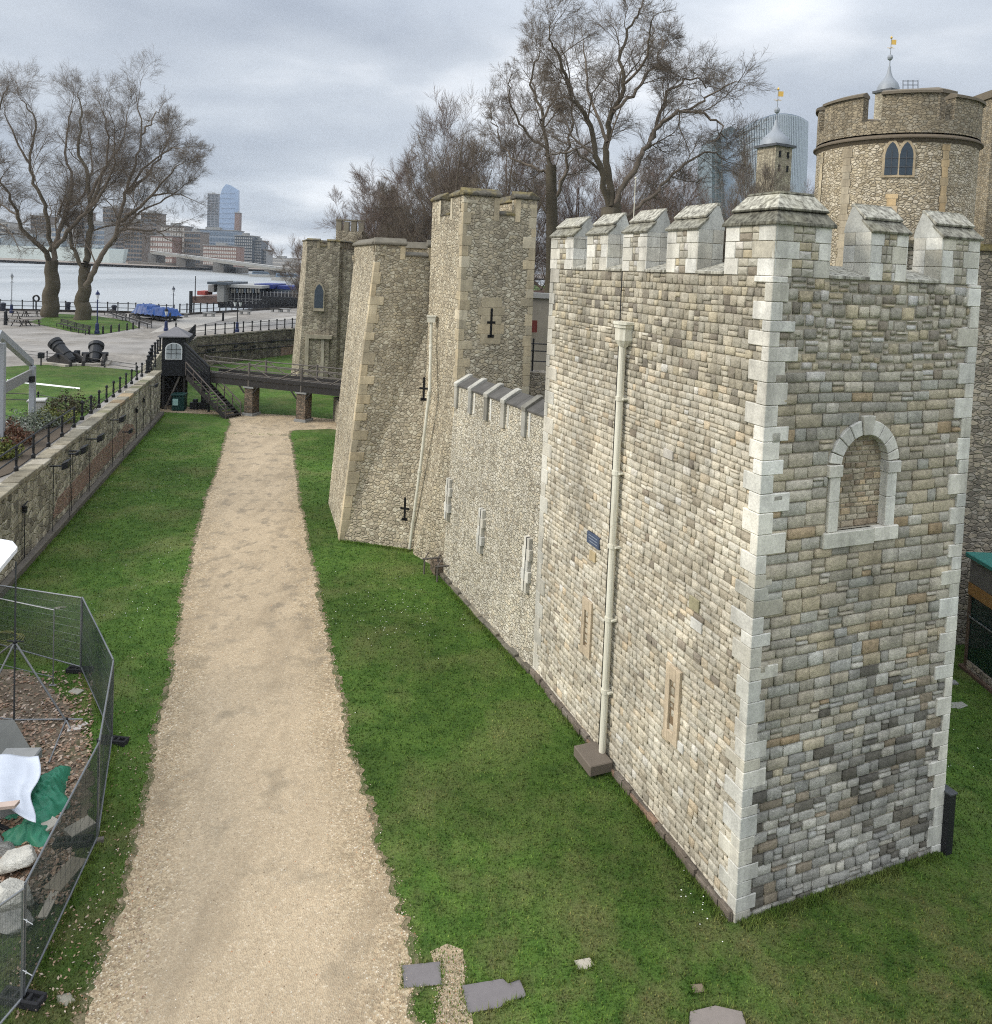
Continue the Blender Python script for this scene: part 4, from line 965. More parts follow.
# ---------------------------------------------------------------- keep turrets with lead caps and gilded vanes
def vane(root,c,z,s):
    m=M(); m.lathe(c+Z*z,[(.10*s,0),(.07*s,1.2*s),(.36*s,1.45*s),(.42*s,1.75*s),(.30*s,2.05*s),(.06*s,2.2*s),(.05*s,4.6*s)],10); part('finial',m,LEAD,root)
    m=M()
    for a in (0,pi/2): m.tube(c+Z*(z+3.2*s)-V(cos(a),sin(a),0)*.55*s,c+Z*(z+3.2*s)+V(cos(a),sin(a),0)*.55*s,.04*s,.04*s,5)
    m.lathe(c+Z*(z+4.55*s),[(0,0),(.16*s,.12*s),(.2*s,.25*s),(.1*s,.4*s),(0,.55*s)],8)
    m.obox(c+Z*(z+3.75*s)+V(.05,0,0)*s,V(.75*s,0,0),V(0,.05,0),Z*.75*s); part('weather_vane',m,GOLD,root)
def cupola(px,base_y,top_y,eave_y,eave_hw,depth,label,body_to=None):
    c=aty(px,eave_y,depth); s=(eave_y-top_y)/FPX*depth/8.8; hw=eave_hw/FPX*depth; z=c[2]; c=V(c[0],c[1],0)
    r=thing('keep_turret',V(c[0],c[1],0),label,'turret')
    m=M(); m.cbox(V(c[0],c[1],3),hw*1.7,hw*1.7,z-3-.35*s,.5); b=part('turret_wall',m,FLINTF,r)
    m=M(); m.cbox(V(c[0],c[1],z-.35*s+.01),hw*2.1,hw*2.1,.35*s,.5); part('cornice',m,DGREY,r)
    for k in (-1,1):
        for zz in (z-3.2*s,z-1.2*s):
            nn=V(sin(.5),-cos(.5),0); dd=V(cos(.5),sin(.5),0); m=M(); O=V(c[0],c[1],zz-.7*s)+nn*(hw*.875)+dd*k*hw*.42
            m.obox(O-dd*.2*s,dd*.4*s,nn*.06,Z*.9*s); part('window',m,DARK,r)
    m=M(); R=hw*1.25
    prof=[(R*.88,0),(R*.84,.5*s),(R*.72,1.1*s),(R*.50,1.6*s),(R*.30,2.1*s),(R*.17,2.8*s),(.16*s,3.8*s)]
    m.lathe(V(c[0],c[1],z+.02),prof,16); part('lead_cap',m,LEAD,r,smooth=True)
    vane(r,c,z+3.5*s,s); return r
cupola(775,200,87,146,13.5,120,'square stone keep turret with lead cap and gilded vane, left of the round tower')
cupola(888,130,36,91,9.5,110,'lead-capped keep turret rising behind the round tower, mostly hidden, with gilded vane')
# roof clutter beside it
m=M()
for k in range(4): m.tube(aty(903+k*5,92,100),aty(903+k*5,80,100),.05,.05,5)
m.tube(aty(903,81,100),aty(918,81,100),.05,.05,5); m.tube(aty(903,85,100),aty(918,85,100),.05,.05,5)
tag(part('roof_railing',m,DGREY,None),'thin metal railing on the keep roof right of the lead-capped turret','railing')
# ---------------------------------------------------------------- gate tower by the bridge
gb=g(321,389); gy=gb[1]
gt=thing('gate_tower',V(gb[0],gb[1]+3,0),'far rubble gate tower with a pointed window and blocked doorway beyond the footbridge','tower')
def gp(px,y,z): P=aty(px,300,y); return V(P[0],P[1],z)
gl=gp(297,gy+4,0); gm=gp(303.5,gy,0); gr=gp(338,gy+.5,0)
ztg=zat(gm,250)
flb=gp(292.5,gy+4,0); fmb=gp(300,gy-.3,0)
m=M(); m.hexa([flb-Z*.2,fmb-Z*.2,gr+V(0,0,-.2),gr+V(2,9,-.2)],[V(gl[0]+.4,gl[1],ztg),V(gm[0]+.2,gm[1],ztg),V(gr[0],gr[1],ztg),V(gr[0]+2,gr[1]+9,ztg)]); part('wall_face',m,FLINTF,gt)
P4=[V(gl[0]+.4,gl[1],0),V(gm[0]+.2,gm[1],0),V(gr[0],gr[1],0),V(gr[0]+2,gr[1]+9,0)]
parapet(gt,[P4[1],P4[2],P4[3],P4[0]],ztg,.9,.5,[[(.38,.62)],[],[],[]],FLINTF,DCAP,caph=.25)
m=M(); r2=gp(358,gy+1.6,0); gr2=gp(333,gy+1.2,0); m.hexa([gr2-Z*.2,r2-Z*.2,r2+V(2,9,-.2),gr2+V(2,9,-.2)],[p+Z*(ztg+.2) for p in (gr2,r2,r2+V(2,9,0),gr2+V(2,9,0))]); part('side_wall',m,FLINTF,gt)
nG=V(0,-1,0); 
def onG(px,py,off): return aty(px,py,gy-off)
m=M(); a=onG(318.5,308,.22); b=onG(318.5,284,.22); hw=.42; H_=b[2]-a[2]
pts=[a+V(-hw,0,0),a+V(hw,0,0),a+V(hw,0,H_*.7),a+V(hw*.5,0,H_*.92),a+V(0,0,H_),a+V(-hw*.5,0,H_*.92),a+V(-hw,0,H_*.7)]
cen=sum(pts)/7; m.prism([cen+(p-cen)*1.22+V(0,.02,0) for p in pts],V(0,.3,0),(.42,.37,.27)); wo=part('window_surround',m,YASH,gt)
m=M(); m.prism(pts,V(0,.3,0)); part('pane',m,WGLASS,wo)
a=onG(308,388,.12); b=onG(329,339,.12); 
m=M(); m.box(a[0],b[0],gy-.06,gy+.4,a[2]-2,b[2],(.27,.235,.175)); part('blocked_doorway',m,FLINTF,gt)
m=M(); m.box(a[0]-.35,b[0]+.3,gy-.35,gy+.3,b[2]+.003,b[2]+.35,(.44,.39,.29)); m.box(a[0]-.35,a[0]-.003,gy-.35,gy+.3,a[2]-2,b[2],(.44,.39,.29)); m.box((a[0]+b[0])/2+.2,(a[0]+b[0])/2+.5,gy-.2,gy+.3,a[2]-2,b[2],(.44,.40,.31)); part('door_surround',m,YASH,gt)
tz=aty(348,242,gy+6); z0_=tz[2]; z1_=zat(tz,222)
t_a,t_b=gp(334,gy+6,0)[0],gp(360,gy+6,0)[0]
m=M(); m.box(t_a+.35,t_b-.35,gy+6.3,gy+9,ztg-2,z0_,(.3,.27,.2)); m.box(t_a,t_b,gy+5.9,gy+9.4,z0_+.003,z0_+(z1_-z0_)*.55); tu=part('turret',m,FLINTF,gt)
m=M(); m.box(t_a-.12,t_b+.12,gy+5.8,gy+9.5,z0_-.2,z0_); part('coping',m,DCAP,tu)
w_=(t_b-t_a)
for k in range(4):
    m=M(); x0=t_a+w_*k/3.5; m.box(x0,x0+w_*.2,gy+5.9,gy+6.4,z0_+(z1_-z0_)*.55+.003,z1_+(.1 if k%2==0 else 0)); m.box(x0-.06,x0+w_*.2+.06,gy+5.85,gy+6.5,z1_+.103,z1_+.25); part('merlon',m,FLINTF if False else plain('dark_weathered_stone',(.22,.195,.145),.95,var=.4,sc=2),gt)
# ---------------------------------------------------------------- wharf, river
def cobblemat():
    m,t,b=newmat('cobbled_wharf'); co=coord(t,obj=False)
    v=N(t,'ShaderNodeTexVoronoi',feature='F1'); L(t,co,v.inputs['Vector']); v.inputs['Scale'].default_value=3.5
    sp=N(t,'ShaderNodeSeparateColor'); L(t,v.outputs['Color'],sp.inputs[0])
    c=ramp(t,sp.outputs[0],[(0,(.19,.17,.145)),(1,(.28,.255,.22))])
    c=mixc(t,c,(.29,.27,.245),ramp(t,noise(t,co,.12,4,.6),[(.45,0.),(.55,.9)]))
    c=mixc(t,c,ramp(t,noise(t,co,.35,5,.6),[(.3,.68),(.7,1.15)]),1,'MULTIPLY')
    L(t,c,b.inputs['Base Color']); b.inputs['Roughness'].default_value=.75; bump(t,b,v.outputs['Distance'],.4,.02); return m
COB=cobblemat()
poly('wharf_pavement',[WS,W0,W1,W1-Wn*1.0,T1-V(2,0,0),T2,T3,T4,E4,E3,E2,E1,E0,EM,V(WS[0]-80,WS[1],0)],COB,z=WZ-.002)
for nm,pts in (('paving_band',[(196,328),(297,316),(297,318.5),(196,333)]),('paving_band',[(178,318),(240,316),(180,330),(150,333)])):
    poly('stone_setts',[g(*q,WZ) for q in pts],plain('pale_setts',(.36,.335,.295),.8,var=.15,sc=.6),z=WZ+.008+.006*(pts[0][0]<190))
WL=grassmat('wharf_turf')
poly('wharf_lawn',[g(*q,WZ) for q in ((36,365),(80,366),(141,371),(128,383),(100,404),(70,428),(40,432),(-60,440),(-60,372))],WL,z=WZ+.03)
poly('tree_lawn',[g(*q,WZ) for q in ((28,322),(60,314),(95,316),(128,321),(139,328),(98,335),(72,332))],WL,z=WZ+.03)
poly('lawn_line',[g(*q,WZ) for q in ((7,380),(80,388.2),(80,389.6),(7,382))],plain('chalk_line',(.75,.75,.70),.9,bs=0),z=WZ+.036)
m=M(); 
wv=[(-3700,-150),(3700,-150),(3700,3900),(-3700,3900)]
def watermat():
    m,t,b=newmat('river_water'); co=coord(t,(1,.35,1),obj=False)
    b.inputs['Base Color'].default_value=(.36,.37,.36,1); b.inputs['Roughness'].default_value=.28; b.inputs['Specular IOR Level'].default_value=.6
    n=noise(t,co,.5,5,.7); n2=noise(t,co,.02,4,.5); c=mixc(t,(.27,.285,.285),(.39,.40,.395),ramp(t,n2,[(.4,0.),(.6,1.)])); L(t,c,b.inputs['Base Color']); bump(t,b,n,.25,.3); return m
poly('river',[V(a,b,0) for a,b in wv],watermat(),z=-1.)
# quay face (under the river railing) and moat side walls
def wallstrip(name,pts,z0,z1,th,mat,label,cat='wall',kind=None,cap=None,capth=.5,caph=.18,batter=0,side=1):
    r=thing(name,pts[0],label,cat); 
    for a,b in zip(pts[:-1],pts[1:]):
        d=nrm(V(*(b-a)[:2],0)); n=V(d[1],-d[0],0)*side
        m=M(); a0=V(a[0],a[1],z0); b0=V(b[0],b[1],z0); h=Z*(z1-z0)
        m.hexa([a0+n*batter,b0+n*batter,b0-n*th,a0-n*th],[a0+h,b0+h,b0+h-n*th,a0+h-n*th]); part('wall_face',m,mat,r)
        if cap:
            m=M(); Ls=np.linalg.norm((b-a)[:2]); x=0
            while x<Ls-.05:
                l=min(RU(.7,1.2),Ls-x); k=RU(-.03,.05)
                m.obox(V(a[0],a[1],z1+.003)+d*(x+.01)+n*(.06+k),d*(l-.02),-n*(capth+k*2),Z*(caph+RU(-.02,.03)),pick(cap)); x+=l
            part('coping',m,YASH,r,bevel=.02)
    return r
WCAP=[(3,(.34,.30,.22)),(2,(.28,.25,.185)),(.5,(.38,.29,.18)),(.8,(.44,.40,.32)),(.7,(.21,.20,.12))]
mw_=wallstrip('moat_wall',[WS,W1],-.2,WZ,.8,WHARFW,'long pale rubble moat wall on the left with a red brick patch and stone coping',cap=WCAP,capth=.6)
m=M(); m.obox(WS+Wn*.02-Z*.1,W1-WS,Wn*.28,Z*.38); part('footing',m,plain('wet_grey_footing',(.13,.115,.095),.85,var=.35,sc=2,bs=.5),mw_,bevel=.04)
def onW(px,py,o=0): return onplane(W0+Wn*o,Wn,px,py)
m=M()
bp=[(58,498),(84,470),(100,452),(116,436),(126,424),(133,424),(136,432),(124,446),(112,458),(96,474),(80,492),(62,511),(52,520)]
P=[onW(*q,.012) for q in bp]; m.prism([p-Wn*.05 for p in P],Wn*.055); part('brick_patch',m,BRICK,mw_)
fw=wallstrip('far_moat_wall',[T1,T2,T3,T4],-.2,WZ,.8,rubble('dark_moat_wall_stone',[(.19,.165,.125),(.24,.21,.16),(.15,.13,.10),(.28,.25,.19)],(.2,.18,.14),sc=2.2,flat=1.6,joint=.05,streak=.4),'dark curved moat wall beyond the footbridge with iron railing above it',cap=[(1,(.24,.22,.18)),(1,(.30,.27,.22))])
m=M(); a=T2+tdir*14; m.obox(V(a[0],a[1],-.1)+V(tdir[1],-tdir[0],0)*.02,tdir*40,V(tdir[1],-tdir[0],0)*.06,Z*1.3); part('brick_patch',m,BRICK,fw)
m=M(); 
for z_ in (1.5,2.3): m.tube(V(T2[0],T2[1],z_)+V(tdir[1],-tdir[0],0)*.1,V(T3[0],T3[1],z_-.4)+V(tdir[1],-tdir[0],0)*.1,.05,.05,5)
part('service_pipe',m,BLACK,fw)
sw=wallstrip('short_moat_wall',[W1,W1-Wn*1.0+wdir*.01,T1-V(2,0,0)],-.2,WZ,.6,WHARFW,'return of the moat wall hidden behind the sentry hut',side=1)
q_=wallstrip('quay_wall',[EM,E0,E1,E2,E3,E4],-1.5,WZ-.003,.8,CONC,'grey stone quay edge along the river under the railing',side=-1)
# railings
def railing(name,pts,zs,step,h,pr,rr,label,mat=BLACK,ball=False,n=6,group=None,cat='railing',rails=None):
    r=thing(name,pts[0]+Z*zs,label,cat,group); m=M(); rails=rails or (h*.95,h*.5)
    for a,b in zip(pts[:-1],pts[1:]):
        for k in rails: m.tube(V(a[0],a[1],zs+k),V(b[0],b[1],zs+k),rr,rr,5)
    part('rail',m,mat,r); L_=0; proto=None
    for a,b in zip(pts[:-1],pts[1:]):
        Ls=np.linalg.norm((b-a)[:2]); k=max(1,round(Ls/step))
        for i in range(k+(b is pts[-1])):
            p=V(*(a+(b-a)*i/k)[:2],zs)
            if proto is None:
                m=M(); m.lathe(p,[(0,0),(pr*1.7,.0),(pr*1.7,.12),(pr,.16),(pr,h),(pr*1.5,h+.02),(pr*1.5,h+.1),(0,h+.16)] if not ball else [(0,0),(pr*1.9,0),(pr*1.9,.16),(pr,.22),(pr*1.1,h*.42),(pr*1.5,h*.48),(pr*1.1,h*.54),(pr,h*.6),(pr*.9,h*.88),(pr*1.6,h*.93),(pr*1.3,h*1.02),(0,h*1.08)],n+2)
                proto=part('post',m,mat,r); pp0=p
            else:
                o=proto.copy(); COL.objects.link(o); o.parent=r; o.location=tuple(p-pp0)
    return r
wr0=onplane(W0-Wn*.42,Wn,0,480); 
pa=g(5.8,479,WZ+.2); pb=g(74,427.5,WZ+.2); pc=g(82,420,WZ+.2); pd=g(155,367,WZ+.2)
railing('wall_railing',[pa-(pb-pa)*1.2,pb],WZ+.2,2.0,.95,.045,.035,'thick double-railed black railing on the near part of the moat wall',ball=True,rails=(1.0,.55))
railing('wall_railing',[pc,pd],WZ+.2,(np.linalg.norm(pd-pc))/12,.95,.055,.012,'row of black knobbed posts with thin wires along the far part of the moat wall',ball=True,rails=(.8,.4))
railing('wall_railing',[g(148,372,WZ),g(152,360,WZ),g(160,351,WZ)],WZ,2.5,1.15,.09,.03,'short black railing beside the sentry hut')
railing('wall_railing',[T1+V(.2,-.0,0),T2-V(tdir[1],-tdir[0],0)*.3,T3-V(tdir[1],-tdir[0],0)*.3,T3+tdir*8],WZ+.18,1.45,1.15,.075,.03,'black railing along the top of the far moat wall')
railing('lawn_railing',[g(20,357,WZ),g(75,363,WZ),g(136,372,WZ)],WZ,4,.6,.04,.025,'low thin railing along the far edge of the small wharf lawn behind the mortars',mat=BLACK)
railing('lawn_railing',[g(-10,405,WZ),g(38,407,WZ),g(66,413,WZ)],WZ,4,.75,.04,.025,'low thin railing near the planting bed at the near edge of the wharf lawn')
railing('river_railing',[EM*.25+E0*.75,E0,E1,E2],WZ,1.35,1.5,.075,.05,'long black railing along the river edge, left of the blue-wrapped load')
railing('river_railing',[E2+nrm(E3-E2)*1.2,E3,E3+nrm(E3-E2)*8],WZ,1.5,1.6,.10,.045,'close-set dark palings along the river edge, right of the blue-wrapped load')
kb=M()
for a_,b_ in ((EM*.3+E0*.7,E0),(E0,E1),(E1,E2),(E2,E3)): dk=nrm(b_-a_); nk=V(-dk[1],dk[0],0); kb.obox(V(a_[0],a_[1],WZ)-nk*.45,b_-a_,nk*.3,Z*.32)
tag(part('quay_kerb',kb,plain('dark_timber_kerb',(.05,.045,.04),.9),None),'low dark timber kerb running along the foot of the river railing','kerb')
# bollards edging the tree lawn
bl=thing('bollard',g(89,334,WZ),'short black bollard edging the tree lawn, one of a row right of the lamp','bollard','bollards round the tree lawn')
m=M(); m.lathe(g(89,334,WZ),[(0,0),(.11,0),(.09,.75),(.12,.8),(0,.95)],8); part('stem',m,BLACK,bl)
for px,py in ((103,334),(111,332.8),(119,331.6),(127,330.5),(133,329.5),(139,328.5)): dup(bl,g(px,py,WZ))
b2=dup(bl,g(223,321,WZ),label='lone black bollard at the river railing between the two stone benches',sc=1.5)
dup(bl,g(170,322,WZ),label='lone black post on the paving just above the sentry hut roof',sc=1.4); 
dup(bl,g(5.5,325,WZ),label='thick black bollard at the left edge beside the picnic tables',sc=1.9)
# lamps
def lamp(px,py,ytop,label,mat=BLACK,base=NAVY,twin=False):
    p=g(px,py,WZ); h=zat(p,ytop)-WZ
    r=thing('street_lamp',p,label,'lamp post','lamp posts on the wharf')
    m=M(); m.lathe(p,[(0,0),(.26,0),(.26,.25),(.18,.35),(.16,1.0),(.10,1.1),(.065,1.3),(.055,h-1.2),(.09,h-1.15),(.05,h-1.05),(0,h-1.0)],10); part('post',m,mat,r)
    if base is not None: m=M(); m.lathe(p,[(.27,.0),(.27,.3),(.20,.4),(.175,1.1),(.12,1.2)],10); part('painted_base',m,base,r)
    m=M(); m.tube(p+Z*(h-1.3)-V(.3,0,0),p+Z*(h-1.3)+V(.3,0,0),.025,.025,5); part('ladder_bar',m,mat,r)
    for s in ((-.32,.32) if twin else (0,)):
        q=p+V(s,0,0); 
        m=M(); m.lathe(q,[(.09,h-1.0),(.22,h-.5),(.22,h-.48)],4); ln=part('lantern',m,LGLASS,r)
        m=M(); m.lathe(q,[(.27,h-.5),(.2,h-.3),(.07,h-.16),(.05,h-.05),(0,h)],4); part('hood',m,mat,ln)
lamp(11.5,313,273,'pale-shafted lamp post with navy base left of the plane trees',plain('pale_lamp_paint',(.3,.32,.34),.5))
lamp(97,334,290,'navy lamp post standing at the front corner of the tree lawn',NAVY)
lamp(166,331,307,'dark lamp post rising directly behind the sentry hut roof')
lamp(173,317,286,'grey lamp post at the river railing just right of the blue tarpaulin',plain('grey_lamp_paint',(.10,.11,.13),.5))
lamp(237,332,298,'twin-lantern lamp post standing behind the far moat wall railing',twin=True)
# benches
def bench(px,py,px2,py2,label,cat='bench',grp='slatted park benches by the tree lawn'):
    a,b=g(px,py,WZ),g(px2,py2,WZ); d=nrm(b-a); Ls=np.linalg.norm(b-a); n=V(-d[1],d[0],0); 
    r=thing('park_bench',(a+b)/2,label,cat,grp)
    m=M(); 
    for k in range(4): m.obox(a+n*(.02+k*.12)+Z*.45,d*Ls,n*.09,Z*.04)
    part('seat',m,WOODD,r)
    m=M()
    for k in range(3): m.obox(a+n*(.5+k*.03)+Z*(.58+k*.14),d*Ls,n*.04,Z*.1)
    part('backrest',m,WOODD,r)
    for x in (.05,Ls/2,Ls-.1):
        for y in (0.02,.46): m=M(); m.obox(a+d*x+n*y,d*.07,n*.07,Z*(.45 if y<.1 else .95)); part('leg',m,BLACK,r)
bench(56,327,70,331,'left of two dark benches in a line at the front of the tree lawn')
bench(71,331.5,85,335,'right of two dark benches in a line at the front of the tree lawn')
bench(104,315,122,321.5,'dark bench behind the tree lawn, right of the second plane tree')
bench(125,321,147,328.5,'long dark bench directly in front of the blue-wrapped load')
# picnic tables
pt_=thing('picnic_table',V(0,0,0),'','picnic table','timber picnic tables by the left plane tree')
m=M(); 
for k in range(5): m.box(-.95,.95,-.38+k*.155,-.25+k*.155,.72,.76)
part('tabletop',m,WOODG,pt_)
for s in (-1,1):
    m=M(); m.box(-.95,.95,s*.75-.13,s*.75+.13,.42,.46); part('bench_seat',m,WOODG,pt_)
    m=M(); x=s*.65
    m.prism([V(x,-.8,0),V(x,-.7,0),V(x,-.2,.72),V(x,-.3,.72)],V(.07,0,0)); m.prism([V(x+.0,.8,0),V(x,.7,0),V(x,.2,.72),V(x,.3,.72)],V(.07,0,0)); m.box(x+.08,x+.13,-.8,.8,.36,.42); part('leg_frame',m,WOODD,pt_)
spots_=[(12,322,'picnic table nearest the left frame edge'),(21,326,'picnic table in the front row, left of the lamp-side pair'),(32,325.5,'front-row picnic table nearest the left plane tree trunk'),(20,316.5,'picnic table in the back row below the pale lamp post'),(31,316.5,'picnic table behind the front-row one, beside the lifebuoy')]
for i,(px,py,lab) in enumerate(spots_):
    p=g(px,py,WZ)
    if i==0: pt_.location=tuple(p); pt_['label']=lab; pt_.rotation_euler=(0,0,.3)
    else: dup(pt_,p,RU(-.5,.9),lab)
# life ring
p=g(36,311.5,WZ); r=thing('lifebuoy_stand',p,'round black lifebuoy holder on a post at the river railing, left of the first trunk','lifebuoy')
m=M(); m.tube(p,p+Z*1.5,.1,.1,8); part('post',m,BLACK,r); m=M(); 
ax_=[p+Z*1.9+V(cos(a)*.42,0,sin(a)*.42) for a in np.linspace(0,2*pi,17)]; m.path(ax_,.13,6); part('ring',m,BLACK,r)
for px,py,l in ((68,310,'dark litter bin between the two plane tree trunks'),(114,313,'dark litter bin right of the second plane tree'),(3,311,'dark litter bin at the left frame edge by the river')):
    p=g(px,py,WZ); m=M(); m.lathe(p,[(0,0),(.3,0),(.34,.9),(.4,.95),(.4,1.05),(.25,1.2),(0,1.25)],10); tag(part('litter_bin',m,plain('bin_paint',(.03,.035,.05),.5),None),l,'bin','litter bins on the wharf')
# stone benches/planters at the railing
for i,(px,py) in enumerate(((182,317),(209,316.6),(245,314.5),(276,312),(285,312))):
    p=g(px,py,WZ); r=thing('stone_bench',p,['stone bench at the river railing just right of the navy-based lamp','second stone bench from the navy-based lamp, left of the lone bollard','stone bench right of the twin-lantern lamp','dark-topped stone bench second from the gate tower','stone bench nearest the gate tower'][i],'bench','stone benches along the river railing')
    m=M(); 
    for s in (-.6,.6): m=M(); m.cbox(p+V(s,0,0),.3,.6,.45); part('leg',m,CONC,r)
    m=M(); m.cbox(p+Z*.453,1.9,.7,.16); part('seat',m,CONC if i!=3 else WOODD,r,bevel=.03); m=M(); m.cbox(p+V(.1,.1,.62),.7,.35,.3,.2); m.ball(p+V(-.5,.1,.75),.2,(1,1,.8),8,5,.1); part('luggage',m,BLACK,r) if False else None
# blue wrapped load
a=g(130,318,WZ); b=g(164,322,WZ); d=nrm(b-a); Ls=np.linalg.norm(b-a); n=V(-d[1],d[0],0)
r=thing('covered_trailer',(a+b)/2,'low trailer load wrapped in crumpled bright blue tarpaulin on the wharf','trailer')
def cloth(pf,nu,nv,mat,name,par,th=None):
    m=M(); 
    for i in range(nu):
        for j in range(nv): m.v.append(tuple(pf(i/(nu-1),j/(nv-1)))); m.c.append((1,1,1))
    for i in range(nu-1):
        for j in range(nv-1): k=i*nv+j; m.f.append((k,k+1,k+nv+1,k+nv))
    o=part(name,m,mat,par,smooth=True)
    if th: s=o.modifiers.new('thickness','SOLIDIFY'); s.thickness=th
    return o
ph=[(RU(3,14),RU(2,9),RU(0,6.28),RU(.03,.1)) for _ in range(9)]
def crumple(s,t_,k=1): return k*sum(a*abs(sin(x*s*3+y*t_*3+p)) for x,y,p,a in ph)
def tarp(s,t_):
    x=s*Ls; wdt=3.0; prof=.85+.45*(s<.42)*(1-abs(s-.2)*1.2)+.35*(s>.55)*(1-abs(s-.75))-.25*s
    y=(t_-.5)*wdt; edge=min(1,min(t_,1-t_)*5)*min(1,min(s,1-s)*12); z=.45+prof*edge+crumple(s,t_,.8)
    return a+d*x+n*(y+1.5)+Z*z
cloth(tarp,60,22,plain('blue_tarpaulin',(.012,.07,.27),.4,var=.7,sc=1.5,bs=.5,spec=.4),'tarpaulin',r)
m=M(); m.obox(a+Z*.38+n*.2,d*Ls,n*2.6,Z*.2); part('trailer_bed',m,BLACK,r)
for s in (.2,.8):
    for y in (.2,2.7): c=a+d*Ls*s+n*y+Z*.3; m=M(); m.tube(c-n*.12,c+n*.12,.3,.3,12); part('wheel',m,RUBBER,r)
# two mortars on beds
def mortar(px,py,dirx,elev,Lm,R,label):
    p=g(px,py,WZ); r=thing('siege_mortar',p,label,'cannon','old black mortars on the wharf lawn')
    ca,sa=cos(dirx),sin(dirx); ce,se=cos(elev),sin(elev)
    X_=V(ca*ce,sa*ce,se); Y_=V(-sa,ca,0); Zc=np.cross(X_,Y_); A_=np.stack([Y_,-Zc*-1,X_],1)
    base=p+Z*.75-X_*.9
    prof=[(0,0),(R*.55,0.03),(R*.75,.2),(R*.8,.75),(R*.92,.8),(R*.92,.95),(R*.84,1.0),(R*.88,1.8),(R*1.0,1.85),(R*1.0,2.0),(R*.9,2.05),(R*.9,Lm-.35),(R*1.06,Lm-.3),(R*1.08,Lm),(R*.62,Lm+.01),(R*.6,Lm-.8),(0,Lm-.8)]
    m=M(); m.lathe(base,prof,20,axis=A_); part('barrel',m,BLACK,r,smooth=False)
    m=M(); hv=V(ca,sa,0)
    for s in (-1,1): m.prism([p+Y_*s*(R+.02)-hv*1.4,p+Y_*s*(R+.02)+hv*1.3,p+Y_*s*(R+.02)+hv*1.1+Z*.45,p+Y_*s*(R+.02)+hv*.3+Z*.85,p+Y_*s*(R+.02)-hv*.4+Z*.85,p+Y_*s*(R+.02)-hv*1.3+Z*.4],Y_*s*.22)
    part('carriage',m,WOODD,r,bevel=.02)
    m=M(); m.tube(p+Z*.8-Y_*(R+.4),p+Z*.8+Y_*(R+.4),.16,.16,10); part('trunnion',m,BLACK,r)
    m=M(); m.cbox(p-Z*.0+V(0,0,-.02),2.6,2.2,.22,dirx); part('plinth',m,plain('pale_plinth',(.33,.30,.25),.9),r,bevel=.02)
mortar(66,364.5,rad(158),rad(34),2.5,.50,'left mortar, its long ringed barrel pointing up to the left')
mortar(95,364,rad(112),rad(40),1.95,.54,'right mortar, stubbier, seen nearly from behind')
for px,py,l in ((41,366,'small black spotlight on a stake left of the left mortar'),(77,363,'small black spotlight on a stake between the two mortars')):
    p=g(px,py,WZ); r=thing('spotlight',p,l,'spotlight','spotlights by the mortars'); m=M(); m.tube(p,p+Z*.6,.05,.05,6); part('stake',m,BLACK,r); m=M(); m.cbox(p+Z*.6,.42,.3,.42,.3); part('lamp_head',m,BLACK,r,bevel=.03)
# planting bed shrubs
def shrub(px,py,w_,h_,cols,label,n=1500,group='shrubs in the planting bed'):
    p=g(px,py,WZ+.05); v=[];f=[];c=[]
    for i in range(n):
        th=RU(0,6.28); ph_=math.acos(RU(0,1)); rr=RU(.45,1)**.6*(1+.25*sin(th*3+px)+.15*sin(ph_*7))
        q=p+V(rr*sin(ph_)*cos(th)*w_,rr*sin(ph_)*sin(th)*w_,rr*cos(ph_)*h_); s=RU(.05,.09); e=nrm(rng.normal(size=3)); e2=nrm(np.cross(e,rng.normal(size=3))); b=len(v)
        v.extend([q-e*s,q+e2*s*.5,q+e*s,q-e2*s*.5]); f.append((b,b+1,b+2,b+3)); k=pick(cols); c.extend([k]*4)
    r=thing('shrub',p,label,'shrub',group); npmesh('foliage',v,f,c,LEAF,r)
    m=M()
    for k in range(5): m.tube(p-Z*.08,p+V(RU(-.5,.5)*w_,RU(-.5,.5)*w_,h_*.7),.02,.008,4)
    part('stem',m,BARK,r)
LEAF=stonecol('leaf_mix',sc=20,var=.2,bs=0,stain=.1,rough=.6)
BARK=plain('plane_bark',(.092,.078,.055),.95,var=.35,sc=1.3,bs=.6)
GRN=[(2,(.06,.09,.03)),(1,(.09,.12,.04))]; YG=[(2,(.17,.18,.04)),(1,(.11,.14,.04))]; SIL=[(2,(.20,.22,.17)),(1,(.13,.16,.11))]; RED=[(2,(.13,.06,.035)),(1,(.17,.10,.05))]; OLV=[(2,(.09,.08,.04)),(1,(.06,.07,.03))]
shrub(69,411,1.3,.95,OLV,'dark olive bush farthest along the planting bed, by the wall railing')
shrub(50,423,1.1,.75,YG,'yellow-green bush left of the dark olive bush')
shrub(39,426,.9,.65,SIL,'silvery grey bush between the yellow-green and the pale bush')
shrub(23,431,1.15,.85,SIL,'pale grey-green spreading bush in the middle of the planting bed')
shrub(8,444,.95,.9,RED,'reddish-brown bush in the planting bed by the grey frame post')
shrub(0,458,.7,.7,YG,'small lime bush at the left frame edge in the planting bed')
poly('planting_bed',[g(*q,WZ) for q in ((40,410),(78,410),(70,430),(10,474),(-60,500),(-60,440),(10,428))],plain('bed_soil',(.09,.07,.05),.95,var=.3,bs=.6),z=WZ+.04)
